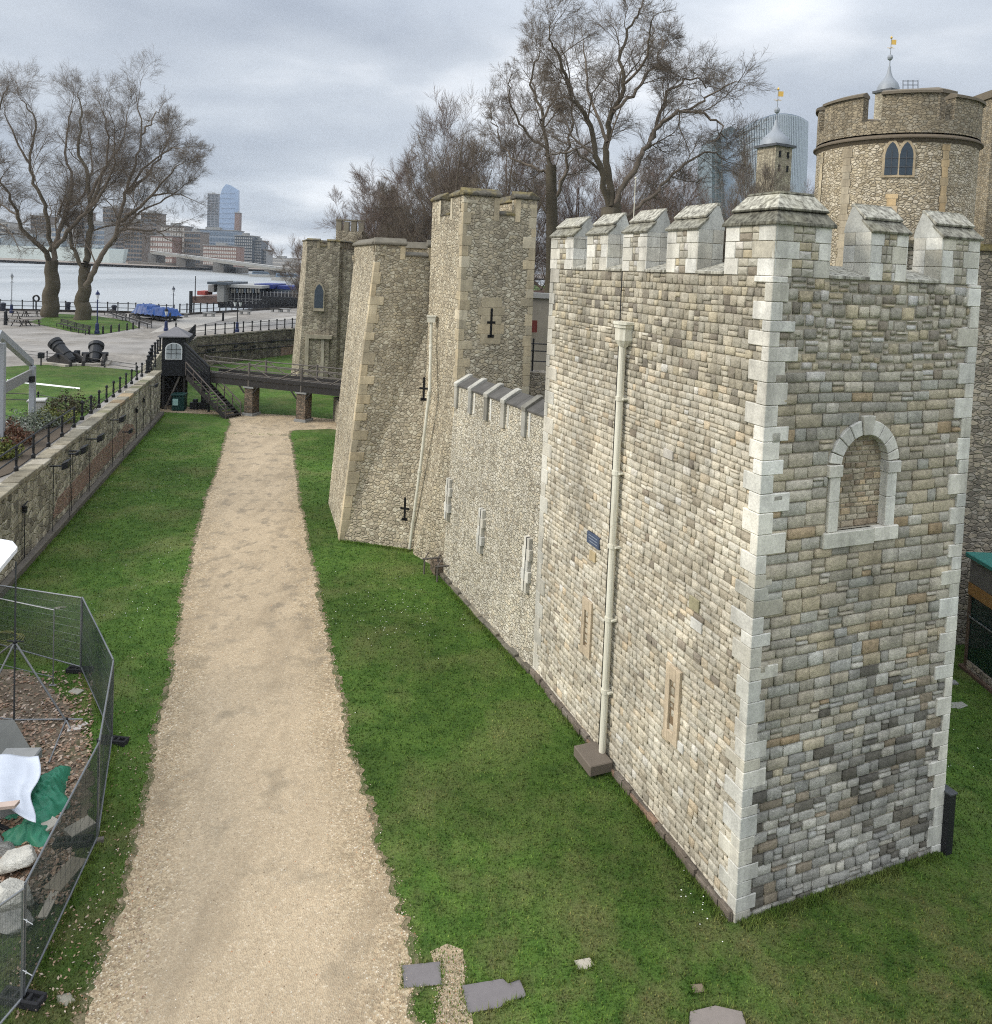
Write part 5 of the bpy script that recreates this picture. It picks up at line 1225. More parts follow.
# grey portal frame (entrance canopy)
r=thing('entrance_frame',g(3,445,WZ),'pale grey gabled steel entrance frame at the left edge of the wharf','frame structure')
GP=plain('pale_grey_paint',(.33,.345,.36),.5,bs=.05,var=.06)
pA=g(1,447,WZ); pB=g(32,424,WZ); hA=zat(pA,352); hB=zat(pB,372)
dd=nrm(V(*(pB-pA)[:2],0)); nn=V(-dd[1],dd[0],0)
hA=zat(pA,343); hB=zat(pB,366)
for p,q_ in ((pA,hA),(pB,hB)): m=M(); m.obox(V(p[0],p[1],WZ)-dd*.17-nn*.12,dd*.34,nn*.24,Z*(q_-WZ)); part('post',m,GP,r,bevel=.01)
ap=aty(4,331,pA[1]); apex=V(pA[0],pA[1],0)+dd*.15; 
topA=V(pA[0],pA[1],zat(pA,330)); topB=V(pB[0],pB[1],zat(pB,360))+dd*.2
m=M(); m.prism([topA-Z*.35,topB-Z*.35,topB,topA],nn*.25); 
e_=topA-dd*3.2; m.prism([V(e_[0],e_[1],topB[2])-Z*.35,topA-Z*.35,topA,V(e_[0],e_[1],topB[2])],nn*.25); part('rafter',m,GP,r,bevel=.01)
m=M(); m.obox(V(pA[0],pA[1],hB-.65)+dd*.2,dd*(np.linalg.norm((pB-pA)[:2])-.4),nn*.1,Z*.5); part('cross_beam',m,CONC,r)
m=M(); m.cbox(V(pB[0],pB[1],hB-.75)-dd*.5,.35,.3,.3); part('lamp_box',m,BLACK,r)
m=M(); a=g(37,419,WZ); m.cbox(a,.7,.7,.95,.4); m.cbox(a+Z*.953,.85,.85,.1,.4); tag(part('stone_pedestal',m,plain('pale_pedestal',(.42,.41,.38),.8,var=.1),None,bevel=.02),'pale square pedestal beside the grey entrance frame post','pedestal')
m=M(); a,b=g(0,424,WZ+.25),g(30,427,WZ+.25); m.obox(V(a[0],a[1],WZ)-V(4,0,0),V(*(b-a)[:2],0)+V(4,0,0),V(0,.5,0),Z*.4); tag(part('low_kerb_wall',m,plain('pale_kerb',(.5,.49,.45),.8,var=.1),None,bevel=.02),'low pale kerb wall between the frame posts','wall')
# floodlights on the moat walls
def flood(px,py,label,foot,s=1.,near=True):
    if near: p=onW(px,py,.55); n=Wn; w_=wdir
    else:
        n=V(tdir[1],-tdir[0],0); p=onplane(T2+n*.5,n,px,py); w_=tdir
    r=thing('floodlight',p,label,'floodlight','black floodlights fixed along the moat walls')
    m=M(); m.obox(p-w_*.24*s-Z*.14*s,w_*.5*s,n*.25*s+Z*.1*s,Z*.32*s); part('lamp_head',m,BLACK,r,bevel=.03)
    m=M(); m.tube(p,p-n*.5*s+Z*0,.035,.035,5); m.tube(p-n*.35*s,V(*(p-n*.35*s)[:2],foot),.016,.016,5); part('bracket',m,BLACK,r)
    return r
for px,py,l in ((63,466,'nearest floodlight on the moat wall, leftmost of the row'),(81,451,'double-headed floodlight, second from the left on the moat wall'),(98,439,'square floodlight, third from the left above the brick patch'),(120,420,'floodlight highest above the far end of the brick patch'),(129,432,'small low floodlight at the right end of the brick patch'),(155,386,'small floodlight at the end of the moat wall by the sentry hut')):
    flood(px,py,l,.25,1. if px<125 else .75)
flood(76,454,'small second head left of the double-headed floodlight',.25,.6)
for px,py,l in ((208,351,'first floodlight on the far moat wall, right of the sentry hut'),(213,350,'small floodlight just right of the first one on the far moat wall'),(235,347,'third floodlight from the left on the far moat wall'),(244,344,'fourth floodlight on the far moat wall'),(253,347,'tall-poled floodlight fifth on the far moat wall'),(272,342,'floodlight nearest the gate tower on the far moat wall')):
    flood(px,py,l,.5,.9,False)
for px,py in ((25,505),(137,408),(144,398)):
    p=onW(px,py,.08); m=M(); m.tube(p,V(p[0],p[1],.3),.018,.018,5); m.tube(p-wdir*.25,p+wdir*.3+Z*.05,.04,.03,5); m.cbox(p-Z*.3,.12,.12,.25)
    tag(part('wall_conduit',m,BLACK,None),{25:'thin black conduit with a short arm low on the near moat wall',137:'thin black conduit right of the brick patch',144:'thin black conduit nearest the sentry hut on the moat wall'}[px],'conduit','thin conduits on the moat wall')
# ---------------------------------------------------------------- sentry hut and stair
hb=g(166,409); hd=np.array([.95,.27,0]); hd=nrm(hd); hn=V(-hd[1],hd[0],0)
hy=hb[1]; sc_=hy/FPX
Ph=V(*aty(161.5,373,hy-.2)[:2],0); wdth=1.72
DZ=zat(hb,374)
hut=thing('sentry_hut',V(Ph[0]+1,Ph[1]+1,DZ),'black timber sentry hut with grey pyramid roof and white arched window','hut')
m=M(); c=Ph+hd*wdth/2+hn*wdth/2; hh=zat(Ph,337)-DZ
m.obox(Ph+Z*DZ,hd*wdth,hn*wdth,Z*hh)
for k in range(9): m.obox(Ph+hd*(k*wdth/9+.01)-hn*.02+Z*(DZ+.02),hd*(wdth/9-.03),hn*.015,Z*(hh-.05))
m.obox(Ph-hd*.08-hn*.08+Z*(DZ-.12),hd*(wdth+.16),hn*(wdth+.16),Z*.14); m.obox(Ph-hd*.05-hn*.05+Z*(DZ+hh*.36),hd*(wdth+.1),hn*.05,Z*.06)
part('cabin_wall',m,BLACK,hut)
m=M(); E_=[Ph-hd*.3-hn*.3,Ph+hd*(wdth+.3)-hn*.3,Ph+hd*(wdth+.3)+hn*(wdth+.3),Ph-hd*.3+hn*(wdth+.3)]; E_=[p+Z*(DZ+hh) for p in E_]; ap=c+Z*(DZ+hh+.72)
m.add(E_+[p+Z*.08 for p in E_]+[ap+Z*.08],[(3,2,1,0),(0,1,5,4),(1,2,6,5),(2,3,7,6),(3,0,4,7),(4,5,8),(5,6,8),(6,7,8),(7,4,8)]); part('roof',m,plain('grey_shingle',(.17,.165,.17),.8,var=.3,sc=6),hut)
m=M(); m.lathe(ap,[(.09,0),(.05,.15),(.08,.22),(.0,.5)],8); part('finial',m,BLACK,hut)
m=M(); z0=DZ+hh*.40; ww=.62; O=Ph+hd*wdth/2-hn*.045
arc=[O+hd*ww*cos(a)+Z*(z0+.85+ww*.75*sin(a)) for a in np.linspace(0,pi,13)]
m.prism([O-hd*ww+Z*z0,O+hd*ww+Z*z0]+arc,-hn*.03); wn_=part('window',m,plain('white_window_paint',(.62,.64,.64),.4,bs=0),hut)
m=M(); O2=O-hn*.034; ww2=.53
arc=[O2+hd*ww2*cos(a)+Z*(z0+.85+ww2*.75*sin(a)) for a in np.linspace(0,pi,13)]
m.prism([O2-hd*ww2+Z*(z0+.08),O2+hd*ww2+Z*(z0+.08)]+arc,-hn*.01,(.3,.33,.34)); part('pane',m,plain('reflecting_glass',(.32,.35,.36),.15,bs=.3,sc=1.5,var=.5,spec=.6),wn_)
m=M(); O3=O2-hn*.014
for k in (-.18,.18): m.obox(O3+hd*(k-.015)+Z*(z0+.08),hd*.03,-hn*.015,Z*1.15)
for k in (.45,.8): m.obox(O3-hd*ww2+Z*(z0+k),hd*2*ww2,-hn*.016,Z*.03)
part('glazing_bar',m,BLACK,wn_)
sp_=thing('hut_trestle',Ph+hd,'black timber trestle and cladding holding up the sentry hut','trestle')
for x,y in ((0.05,.05),(wdth-.15,.05),(0.05,wdth-.15),(wdth-.15,wdth-.15),(wdth+1.2,.1),(wdth+1.2,wdth-.1)):
    m=M(); m.obox(Ph+hd*x+hn*y,hd*.16,hn*.16,Z*(DZ-.14)); part('post',m,WOODD,sp_)
m=M(); m.prism([Ph+hd*.2+hn*.1,Ph+hd*.34+hn*.1,Ph+hd*(wdth*.8)+hn*.1+Z*(DZ-.2),Ph+hd*(wdth*.8-.14)+hn*.1+Z*(DZ-.2)][::1],hn*.08); part('brace',m,WOODG,sp_)
m=M(); m.obox(Ph-hd*.6+hn*(wdth-.1),hd*2.2,hn*.08,Z*(DZ-.15)); m.obox(Ph-hd*.6+hn*.0,hd*.5,hn*wdth,Z*(DZ-.16)); part('cladding',m,WOODD,sp_)
m=M(); m.obox(Ph+hd*(wdth+.05)+Z*(DZ-.14),hd*1.5,hn*wdth,Z*.12); part('landing',m,WOODG,sp_)
# stairs from the landing down to the path
s0=aty(186,373,hy-.3); s1=g(226,419); st=thing('timber_stair',s1,'steep black timber stair with handrails going down from the sentry hut','stair')
sd_=nrm(V(*(s1-s0)[:2],0)); sn=V(-sd_[1],sd_[0],0); run=np.linalg.norm((s1-s0)[:2]); s0=V(s0[0],s0[1],DZ)
sw_=1.3
for y in (0,sw_):
    m=M(); a=s0+sn*y; b=V(*(s0+sd_*run+sn*y)[:2],0); m.prism([a-Z*.32,b+Z*0-sd_*.35,b+Z*.12+sd_*.1,a+Z*.12],sn*.07); part('stringer',m,WOODD,st)
nst=15; m=M()
for k in range(1,nst): m.obox(s0+sd_*(run*k/nst)-Z*(DZ*k/nst)+sn*.08,sd_*(run/nst*1.1),sn*(sw_-.09),Z*.05)
part('treads',m,WOODD,st)
for y in (-.03,sw_+.05):
    m=M(); a=s0+sn*y; b=V(*(s0+sd_*run+sn*y)[:2],0)
    m.tube(a+Z*1.05,b+Z*1.05,.05,.05,6); m.tube(a+Z*.6,b+Z*.6,.03,.03,6)
    for k in range(6): q=a+(b-a)*(k/5); m.tube(q,q+Z*1.07,.045,.045,6)
    part('handrail',m,plain('grey_brown_rail',(.095,.08,.07),.85,bs=.2),st)
# dark side screens of the upper flight
m=M(); a=aty(184.5,343,hy-.1); b=aty(209,367,hy-.4); c_=aty(209,396,hy-.4); d_=aty(185,373,hy-.1)
for k in range(7):
    f0,f1=k/7,(k+.7)/7
    m.prism([a+(d_-a)*f0,b+(c_-b)*f0*.9,b+(c_-b)*f1*.9,a+(d_-a)*f1],V(.02,.08,0))
m.tube(a,b,.09,.09,6); m.tube(b,c_,.09,.09,6); m.tube(c_,V(c_[0],c_[1],0),.10,.10,6); m.tube((a+d_)/2,b+(c_-b)*.95,.05,.05,6)
part('side_screen',m,BLACK,st)
m=M(); p=g(179,410); m.cbox(p,.95,.8,1.15,.15); m.cbox(p+Z*1.153,1.05,.9,.18,.15); 
bn=thing('wheelie_bin',p,'dark green bin with a pale label under the sentry hut','bin'); part('body',m,plain('dark_green_plastic',(.012,.045,.04),.5),bn,bevel=.04)
m=M(); m.cbox(p+V(-.1,-.47,.45),.4,.05,.5,.15); part('paper_notice',m,plain('pale_teal_notice',(.35,.55,.52),.6,bs=0),bn)
for px,py,l in ((194,409,'low dark box left of the stair foot'),(203,409,'low dark box under the timber stair')):
    m=M(); p=g(px,py); m.cbox(p,.6,.5,.55,.2); m.cbox(p+V(.1,0,.553),.35,.3,.25); tag(part('storage_box',m,BLACK,None,bevel=.03),l,'box')
# ---------------------------------------------------------------- footbridge
p1=g(247,416); p2=g(294,424)
q0=aty(186,373,hy+.6); q0[2]=DZ
bz2=zat(p2,398)+.35
pe=aty(352,398,p2[1]-.6); 
br=thing('footbridge',p1,'dark timber footbridge with truss handrails crossing the moat on two brick piers','bridge')
bzA=DZ-.05
d1=nrm(V(*(pe-q0)[:2],0)); bn_=V(-d1[1],d1[0],0); Lb=np.linalg.norm((pe-q0)[:2]); zE=zat(V(pe[0],pe[1],0),391)
def bpnt(s,y=0,z=0): p=q0+d1*Lb*s+bn_*y; return V(p[0],p[1],DZ+(zE-DZ)*s+z)
bw_=2.2
m=M(); n_b=60
for k in range(n_b): a,b=bpnt(k/n_b),bpnt((k+.9)/n_b); m.hexa([a-Z*.06,b-Z*.06,b+bn_*bw_-Z*.06,a+bn_*bw_-Z*.06],[a,b,b+bn_*bw_,a+bn_*bw_])
part('deck',m,WOODG,br)
for y in (-.02,bw_-.15):
    m=M(); a,b=bpnt(0,y,-.5),bpnt(1,y,-.5); m.hexa([a,b,b+bn_*.2,a+bn_*.2],[p+Z*.42 for p in (a,b,b+bn_*.2,a+bn_*.2)]); a,b=bpnt(.1,y-.05,0.02),bpnt(1,y-.05,.02); m.hexa([a,b,b+bn_*.2,a+bn_*.2],[p+Z*.28 for p in (a,b,b+bn_*.2,a+bn_*.2)]); part('beam',m,WOODD,br)
s1_=float((p1-q0)@d1)/Lb; s2_=float((p2-q0)@d1)/Lb
for y in (0.02,bw_-.05):
    sup=[0,s1_,s2_,1]
    for i,s in enumerate(sup):
        m=M(); m.tube(bpnt(s,y,-.5),bpnt(s,y,1.35),.09,.09,6); part('rail_post',m,WOODG,br)
    m=M()
    for zz,r_ in ((1.2,.05),(.75,.03),(.42,.03)): m.tube(bpnt(0,y,zz),bpnt(1,y,zz),r_,r_,6)
    part('handrail',m,WOODG,br)
    m=M()
    for a,b in zip(sup[:-1],sup[1:]):
        mid=(a+b)/2
        m.tube(bpnt(a,y,1.3),bpnt(mid,y,.1),.045,.045,5); m.tube(bpnt(mid,y,.1),bpnt(b,y,1.3),.045,.045,5)
    part('brace',m,WOODG,br)
for s,p,w_ in ((s1_,p1,.75),(s2_,p2,.8)):
    z_=bpnt(s)[2]-.5
    bq=bpnt(s,.0); m=M(); m.obox(V(*bq[:2],0)-d1*w_/2,d1*w_,bn_*.9,Z*(z_-.12)); o=part('pier',m,BRICKP,br,bevel=.02)
    m=M(); m.obox(V(*bq[:2],z_-.118)-d1*(w_/2+.08)-bn_*.08,d1*(w_+.16),bn_*2.2,Z*.115); part('pier_cap',m,CONC,o)
    m=M(); m.obox(V(*bq[:2],-.1)-d1*(w_/2+.1)-bn_*.1,d1*(w_+.2),bn_*1.1,Z*.3); part('pier_base',m,CONC,o)
    for sg in (-1,1): m=M(); m.tube(V(*bpnt(s,0)[:2],z_-.5)+d1*sg*.4,bpnt(s+sg*.06,0,-.45),.06,.06,6); part('strut',m,WOODD,br)
m=M(); a=g(338,428); m.obox(a+V(.0,.3,-.1),V(3,1.0,0),V(-1,2.5,0),Z*1.9); tag(part('bridge_abutment',m,WHARFW,None,bevel=.05),'crumbling stone abutment at the tower end of the footbridge','abutment')
# ---------------------------------------------------------------- works compound, bottom left
NET=None
def netmat(name,dens,col):
    m,t,b=newmat(name); b.inputs['Base Color'].default_value=(*col,1); b.inputs['Roughness'].default_value=.8
    co=coord(t,obj=False); n=noise(t,co,1.6,3,.6); a=ramp(t,n,[(.3,dens*.9),(.7,min(1,dens*1.12))])
    L(t,a,b.inputs['Alpha']); return m
NET=netmat('dark_debris_net',.70,(.035,.05,.045)); NETL=netmat('fine_wire_mesh',.42,(.10,.12,.10))
def panel(b0,b1,h0,h1,label,mat,group='temporary mesh fence panels of the works compound'):
    r=thing('mesh_hoarding',(b0+b1)/2,label,'fence panel',group); up=Z
    t0,t1=b0+Z*h0,b1+Z*h1; lo0,lo1=b0+Z*.12,b1+Z*.12
    m=M(); m.path([lo0,t0,t1,lo1,lo0],.021,8); part('frame',m,GALV if mat is NETL else plain('grey_fence_tube',(.17,.18,.19),.45,.5,bs=0),r)
    m=M(); n=nrm(np.cross(t1-t0,Z))*.004; k=12
    vs=[]; fs=[]
    for i in range(k+1):
        f=i/k
        for j in range(7): 
            q=(lo0*(1-f)+lo1*f)*(1-j/6)+(t0*(1-f)+t1*f)*(j/6); q=q+n*(1+9*sin(f*9+j)*sin(pi*j/6)); vs.append(q)
    for i in range(k):
        for j in range(6): a=i*7+j; fs.append((a,a+7,a+8,a+1))
    m.add(vs,fs); part('netting',m,mat,r,smooth=True)
    if mat is NET:
        m=M()
        for j in range(1,14): f=j/14; m.tube(lo0*(1-f)+lo1*f,t0*(1-f)+t1*f,.0025,.0025,3)
        for j in range(1,6): f=j/6; m.tube(lo0*(1-f)+t0*f,lo1*(1-f)+t1*f,.0025,.0025,3)
        part('wire_grid',m,DGREY,r)
    else:
        m=M()
        for j in range(1,26): f=j/26; m.tube(lo0*(1-f)+lo1*f,t0*(1-f)+t1*f,.002,.002,3)
        for j in range(1,9): f=j/9; m.tube(lo0*(1-f)+t0*f,lo1*(1-f)+t1*f,.002,.002,3)
        part('wire_grid',m,GALV,r)
def foot(p,a,label):
    r=thing('rubber_block',p,label,'fence block','rubber feet of the mesh fence'); m=M()
    d=V(cos(a),sin(a),0); n=V(-sin(a),cos(a),0)
    # block with the slots modelled as gaps between bars
    m.obox(p-d*.36-n*.11,d*.72,n*.05,Z*.13); m.obox(p-d*.36+n*.06,d*.72,n*.05,Z*.13)
    for x in (-.36,-.14,-.03,.1,.3): m.obox(p+d*x-n*.058,d*.06,n*.116,Z*.128)
    m.obox(p-d*.35-n*.1+Z*.002,d*.70,n*.2,Z*.05)
    part('block',m,RUBBER,r,bevel=.012)
f1=g(81,671); f2=g(112,741); f3=g(97.5,842); f4=g(23,1004); f0=g(-30,640); f5=g(-50,1090)
h=lambda p,y: zat(p,y)
gap_=.03
def seg(a,b,ya,yb,lab,mat): d=nrm(b-a)*gap_; panel(a+d,b-d,zat(a,ya),zat(b,yb),lab,mat)
seg(f1,f2,597,660,'netted fence panel, second from the back, turning towards the path',NET)
seg(f2,f3,660,742,'netted fence panel nearest the gravel path, seen almost edge on',NET)
seg(f3,f4,742,885,'long dark netted fence panel in front, with planks lying behind it',NET)
seg(f0,f1,581,598,'thin see-through mesh panel at the back of the compound',NETL)
seg(f4,f5,888,940,'unnetted wire fence panel in the bottom left corner',NETL)
foot(g(22,1002),rad(-8),'black slotted rubber fence foot in the bottom left corner'); foot(g(113,743),rad(-5),'black rubber fence foot sticking out beside the path edge')
foot(g(73,845),rad(10),'rubber fence foot behind the netting beside the grey block'); foot(g(80,672),rad(0),'rubber fence foot at the back corner of the compound')
for z_ in (.5,1.35): m=M(); m.path([f4+V(.04*cos(a),.04*sin(a),z_+.02*a) for a in np.linspace(0,5,6)]+[f4+V(.12,.03,z_-.05)],.008,4); tag(part('cable_tie',m,plain('white_plastic_tie',(.7,.7,.7),.5,bs=0),None),('lower' if z_<1 else 'upper')+' white plastic tie on the front corner post of the mesh fence','cable tie')
m=M(); m.cbox(g(100,842),.14,.1,.08,.4); tag(part('timber_offcut',m,WOODG,None,bevel=.006),'tiny pale timber offcut just outside the fence by the path','offcut')
# bare soil and leaf litter
def soilmat():
    m,t,b=newmat('trodden_soil'); co=coord(t,obj=False); n=noise(t,co,3,6,.7); n2=noise(t,co,.9,4,.6)
    c=mixc(t,(.10,.075,.05),(.25,.20,.145),ramp(t,n,[(.35,0.),(.7,1.)])); c=mixc(t,c,(.06,.085,.02),ramp(t,n2,[(.55,0.),(.7,.7)])); L(t,c,b.inputs['Base Color']); b.inputs['Roughness'].default_value=.95; bump(t,b,n,.8,.06); return m
dp_=[g(*q) for q in ((-70,665),(-20,668),(20,672),(45,682),(64,700),(76,722),(86,745),(92,775),(90,810),(78,840),(60,862),(45,885),(30,915),(10,935),(-60,960),(-100,800))]
pts=[]
for a,b in zip(dp_,dp_[1:]+dp_[:1]):
    for i in range(8): q=a+(b-a)*i/8; pts.append(V(q[0]+RU(-.09,.09),q[1]+RU(-.09,.09),.014))
m=M(); m.add(pts,[tuple(range(len(pts)))]); 
if sum(pts[i][0]*pts[(i+1)%len(pts)][1]-pts[(i+1)%len(pts)][0]*pts[i][1] for i in range(len(pts)))<0: m.f=[m.f[0][::-1]]
tag(part('bare_soil',m,soilmat()),kind='structure')
v=[];f=[];c=[]; LFC=[(3,(.34,.22,.15)),(1.5,(.50,.40,.32)),(2,(.38,.27,.18)),(2,(.22,.13,.08)),(1,(.45,.34,.25)),(1,(.16,.11,.08))]
for i in range(5200):
    px,py=RU(-30,92),RU(672,905); 
    if px>84-(py-760)*.1 and py>760: continue
    p=g(px,py); 
    if random.random()<.35 and py<700: continue
    s=RU(.025,.07); a=RU(0,6.28); d=V(cos(a),sin(a),RU(-.4,.4))*s; e=V(-sin(a),cos(a),RU(-.5,.5))*s*.6; b=len(v); q=p+Z*RU(.02,.06)
    v.extend([q-d,q-e*.9,q+d*.9,q+e]); f.append((b,b+1,b+2,b+3)); k=pick(LFC); c.extend([k]*4)
for i in range(500):    # strays out on the grass
    px,py=(RU(95,150),RU(650,1020)) if i%2 else (RU(10,100),RU(900,1020)); p=g(px,py); s=RU(.012,.035); a=RU(0,6.28); d=V(cos(a),sin(a),.3)*s; e=V(-sin(a),cos(a),.1)*s*.6; b=len(v); q=p+Z*.05
    v.extend([q-d,q-e,q+d,q+e]); f.append((b,b+1,b+2,b+3)); k=pick(LFC); c.extend([k]*4)
tag(npmesh('leaf_litter',v,f,c,LEAF),'fallen brown leaves strewn over the bare soil inside the mesh fence','leaf litter',kind='stuff')
def rock(c,r,sc,col,mat,seed,n=40,m_=28):
    random.seed(seed); ds=[nrm(rng.normal(size=3)) for _ in range(16)]; of=[RU(.62,.95) for _ in ds]; m=M()
    m.ball(V(0,0,0),1,n=n,m=m_); vs=[]
    for p in m.v:
        d=nrm(p); k=1.15
        for a,o in zip(ds,of):
            dt=d@a
            if dt>.05: k=min(k,o/dt)
        k=min(k,1.15)+.02*sin(d[0]*9+d[1]*11)*sin(d[2]*12+d[1]*7); vs.append(tuple(c+d*k*r*np.array(sc)))
    m.v=vs; m.c=[col]*len(vs); return m
WR=stonecol('broken_white_stone',sc=7,var=.3,bs=1.,bd=.05,stain=.2)
for (px,py,r_,sc,lab,sd_2) in ((16,868,.36,(1.2,.75,.6),'white broken boulder just below the green tarpaulin',3),(14,905,.38,(1.15,.8,.62),'white broken boulder nearest the fence corner post',9),(8,925,.36,(1.1,.7,.35),'flat grey stone under the lower white boulder',14),(3,853,.25,(1.,.7,.5),'small grey stone at the left edge beside the upper white boulder',21)):
    c_=g(px,py); tag(part('boulder',rock(c_+Z*r_*sc[2]*.75,r_,sc,(.66,.63,.55) if 'white' in lab[:6] else (.36,.35,.32),WR,sd_2),WR,None),lab,'boulder')
random.seed(99)
# green tarpaulin under a white sheet
def heap(name,c,rx,ry,hz,mat,label,cat,seed,a=0,nu=80,nv=100,outline=None):
    r_=random.Random(seed); k=[(r_.uniform(-5,5)*(1+(i_>3)*1.2),r_.uniform(-5,5)*(1+(i_>3)*1.2),r_.uniform(0,6.28),r_.uniform(.3,1)*(1 if i_<4 else .45)) for i_ in range(9)]
    m=M()
    for i in range(nu):
        for j in range(nv):
            th=2*pi*j/(nv-1); rr=i/(nu-1); ol=1+.18*sin(th*3+seed)+.12*sin(th*5+2*seed)+.06*sin(th*9)
            x=rr*cos(th)*rx*ol; y=rr*sin(th)*ry*ol
            fold=sum(w_*(1-abs(sin(a_*x*1.7+b_*y*1.7+p_+.6*sin(3*x+2*y)))) for a_,b_,p_,w_ in k)/3
            z=hz*(1-rr**2.2)*(.45+.55*fold)+.045*fold+.012
            ca_,sa_=cos(a),sin(a); m.v.append((c[0]+x*ca_-y*sa_,c[1]+x*sa_+y*ca_,c[2]+z)); m.c.append((1,1,1))
    for i in range(nu-1):
        for j in range(nv-1): q=i*nv+j; m.f.append((q,q+nv,q+nv+1,q+1))
    o=part(name,m,mat,None,smooth=True); tag(o,label,cat); return o
TG=plain('green_tarpaulin',(.035,.20,.115),.5,var=.35,sc=5,bs=.4,spec=.35)
heap('tarpaulin',g(40,800),.62,.9,.42,TG,'crumpled green tarpaulin heaped beside the white sheet','tarpaulin',5,.5)
heap('tarpaulin',g(28,835),.50,.36,.28,TG,'lower fold of green tarpaulin spilling out above the white boulder','tarpaulin',8,-.3)
cA,cB,cC,cD=aty(-6,757,g(0,790)[1]-.0),aty(38,752,g(0,790)[1]),None,None
zz_=.75
P00,P10,P11,P01=g(-12,762,zz_),g(38.5,752,zz_+.1),g(32,816,zz_-.05),g(-14,806,zz_)
def sheet(s,t_):
    p=(P00*(1-s)+P10*s)*(1-t_)+(P01*(1-s)+P11*s)*t_
    return p+Z*(.10*sin(s*4.2+1)+.05*sin(t_*7+s*3)-.25*max(0,s-.75)*sin(t_*3)*1.5)+V(.08*sin(t_*8)*s,0,0)
sh=cloth(sheet,30,30,plain('white_sheet',(.60,.63,.69),.5,var=.16,sc=5,bs=.4),'plastic_sheet',None,.01); tag(sh,'white plastic sheet draped over the top of the green tarpaulin','sheet')  # mottled tone puts the shade of creases into the sheet's colour
m=M(); a,b=g(-6,806,.78),g(20,803,.86); m.obox(a,b-a,nrm(V(0,-1,0))*.16,Z*.07,(.55,.45,.38)); tag(part('timber_plank',m,plain('pinkish_timber',(.48,.38,.32),.8,var=.2,sc=6),None,bevel=.006),'short pale plank weighing down the white sheet','plank')
m=M(); a=g(10,812); m.cbox(a+V(-.3,.3,0),1.0,1.2,.42,.3); m.cbox(a+V(-.4,.9,.423),.8,.5,.24,.1); tag(part('stone_pile',m,CONC,None,bevel=.03),'grey stone blocks hidden beneath the white sheet','stone')
def plank(px,py,px2,py2,w_,h_,label,mat=WOODG,z=0.):
    a,b=g(px,py),g(px2,py2); d=nrm(b-a); n=V(-d[1],d[0],0); m=M(); m.obox(a-n*w_/2+Z*(z+.015),b-a,n*w_,Z*h_); o=part('timber_plank',m,mat,None,bevel=.006); tag(o,label,'plank')
OAK=plain('weathered_plank',(.30,.26,.20),.85,var=.25,sc=7,bs=.4)
LBL=plain('light_stone_block',(.46,.42,.35),.9,var=.15,sc=5)
a=g(47,829); m=M(); m.cbox(a,.30,.42,.10,-.45); tag(part('stone_block',m,LBL,None,bevel=.01),'pale rectangular block between green tarpaulin and fence netting','stone block')
a=g(80,832); m=M(); m.cbox(a,.36,.5,.14,-.6); tag(part('stone_block',m,LBL,None,bevel=.01),'pale rectangular block behind the netting by the middle fence post','stone block')
plank(52,893,80,861,.36,.06,'broad weathered plank lying behind the long netted panel',OAK); plank(42,920,56,892,.17,.04,'narrow pale plank just below the broad one',LBL)
plank(-5,826,16,836,.08,.06,'dark tipped pole lying beside the lower tarpaulin fold',BLACK); plank(-4,834,8,856,.05,.05,'thin grey tube lying under the pole',GALV)
m=M(); a=g(73,722); m.cbox(a+V(.2,-.3,0),.3,.18,.04,.4); m.cbox(a+V(.32,-.12,0),.2,.15,.03,1); tag(part('paper_scrap',m,plain('pale_scrap',(.5,.46,.42),.8),None),'small pale scrap lying among the leaves near the tube joint','scrap')
m=M(); a=g(58,781); m.cbox(a,.24,.2,.05,.6); tag(part('paper_scrap',m,plain('grey_scrap',(.42,.40,.36),.8),None),'small grey scrap right of the green tarpaulin','scrap')
m=M(); a=g(76,692); m.cbox(a,.34,.22,.04,-.3); tag(part('turf_stone',m,plain('pale_turf_scrap',(.38,.36,.30),.9),None,bevel=.01),'flat pale stone by the foot of the inner mesh frame','stone')
# grey board leaning
P=[g(-30,720,.6),g(14,721,.6),g(33,754,.05),g(-30,764,.05)]; m=M(); m.prism(P,Z*.03); tag(part('grey_board',m,plain('grey_board',(.17,.17,.155),.8,var=.2),None),'flat dark grey board lying behind the white sheet','board')
# tube tripod with canopy
top=aty(14,560,0) if False else None
hub0=g(14,722); 
HB=V(hub0[0],hub0[1],0); zh=zat(HB,642); zt_=zat(HB,562)
gz=thing('gazebo_frame',HB,'grey tube tripod frame carrying the corner of a white canopy at the left edge','gazebo frame')
m=M(); m.tube(HB,HB+Z*zt_,.022,.022,8); part('pole',m,DGREY,gz)
for q in (g(66,723),g(-34,742),g(-60,700)):
    m=M(); m.tube(HB+Z*zh,q+Z*.05,.024,.024,8); part('brace',m,GALV,gz)
for q in (g(83,721.5),g(-34,716)):
    m=M(); m.tube(HB+Z*.06,q+Z*.06,.02,.02,8); part('spoke',m,GALV,gz)
for q0_,q1_ in ((g(66,722),g(49,765)),(g(66,722),g(70,731))): m=M(); m.tube(q0_+Z*.06,q1_+Z*.06,.02,.02,8); part('spoke',m,GALV,gz)
m=M(); m.ball(HB+Z*zh,.055,n=8,m=6); m.ball(g(66,722)+Z*.07,.05,n=8,m=6); m.tube(HB+Z*(zh+.02)-V(.2,0,0),HB+Z*(zh+.02)+V(.22,0,0),.02,.02,6); part('joint',m,BLACK,gz)
cz=zt_; 
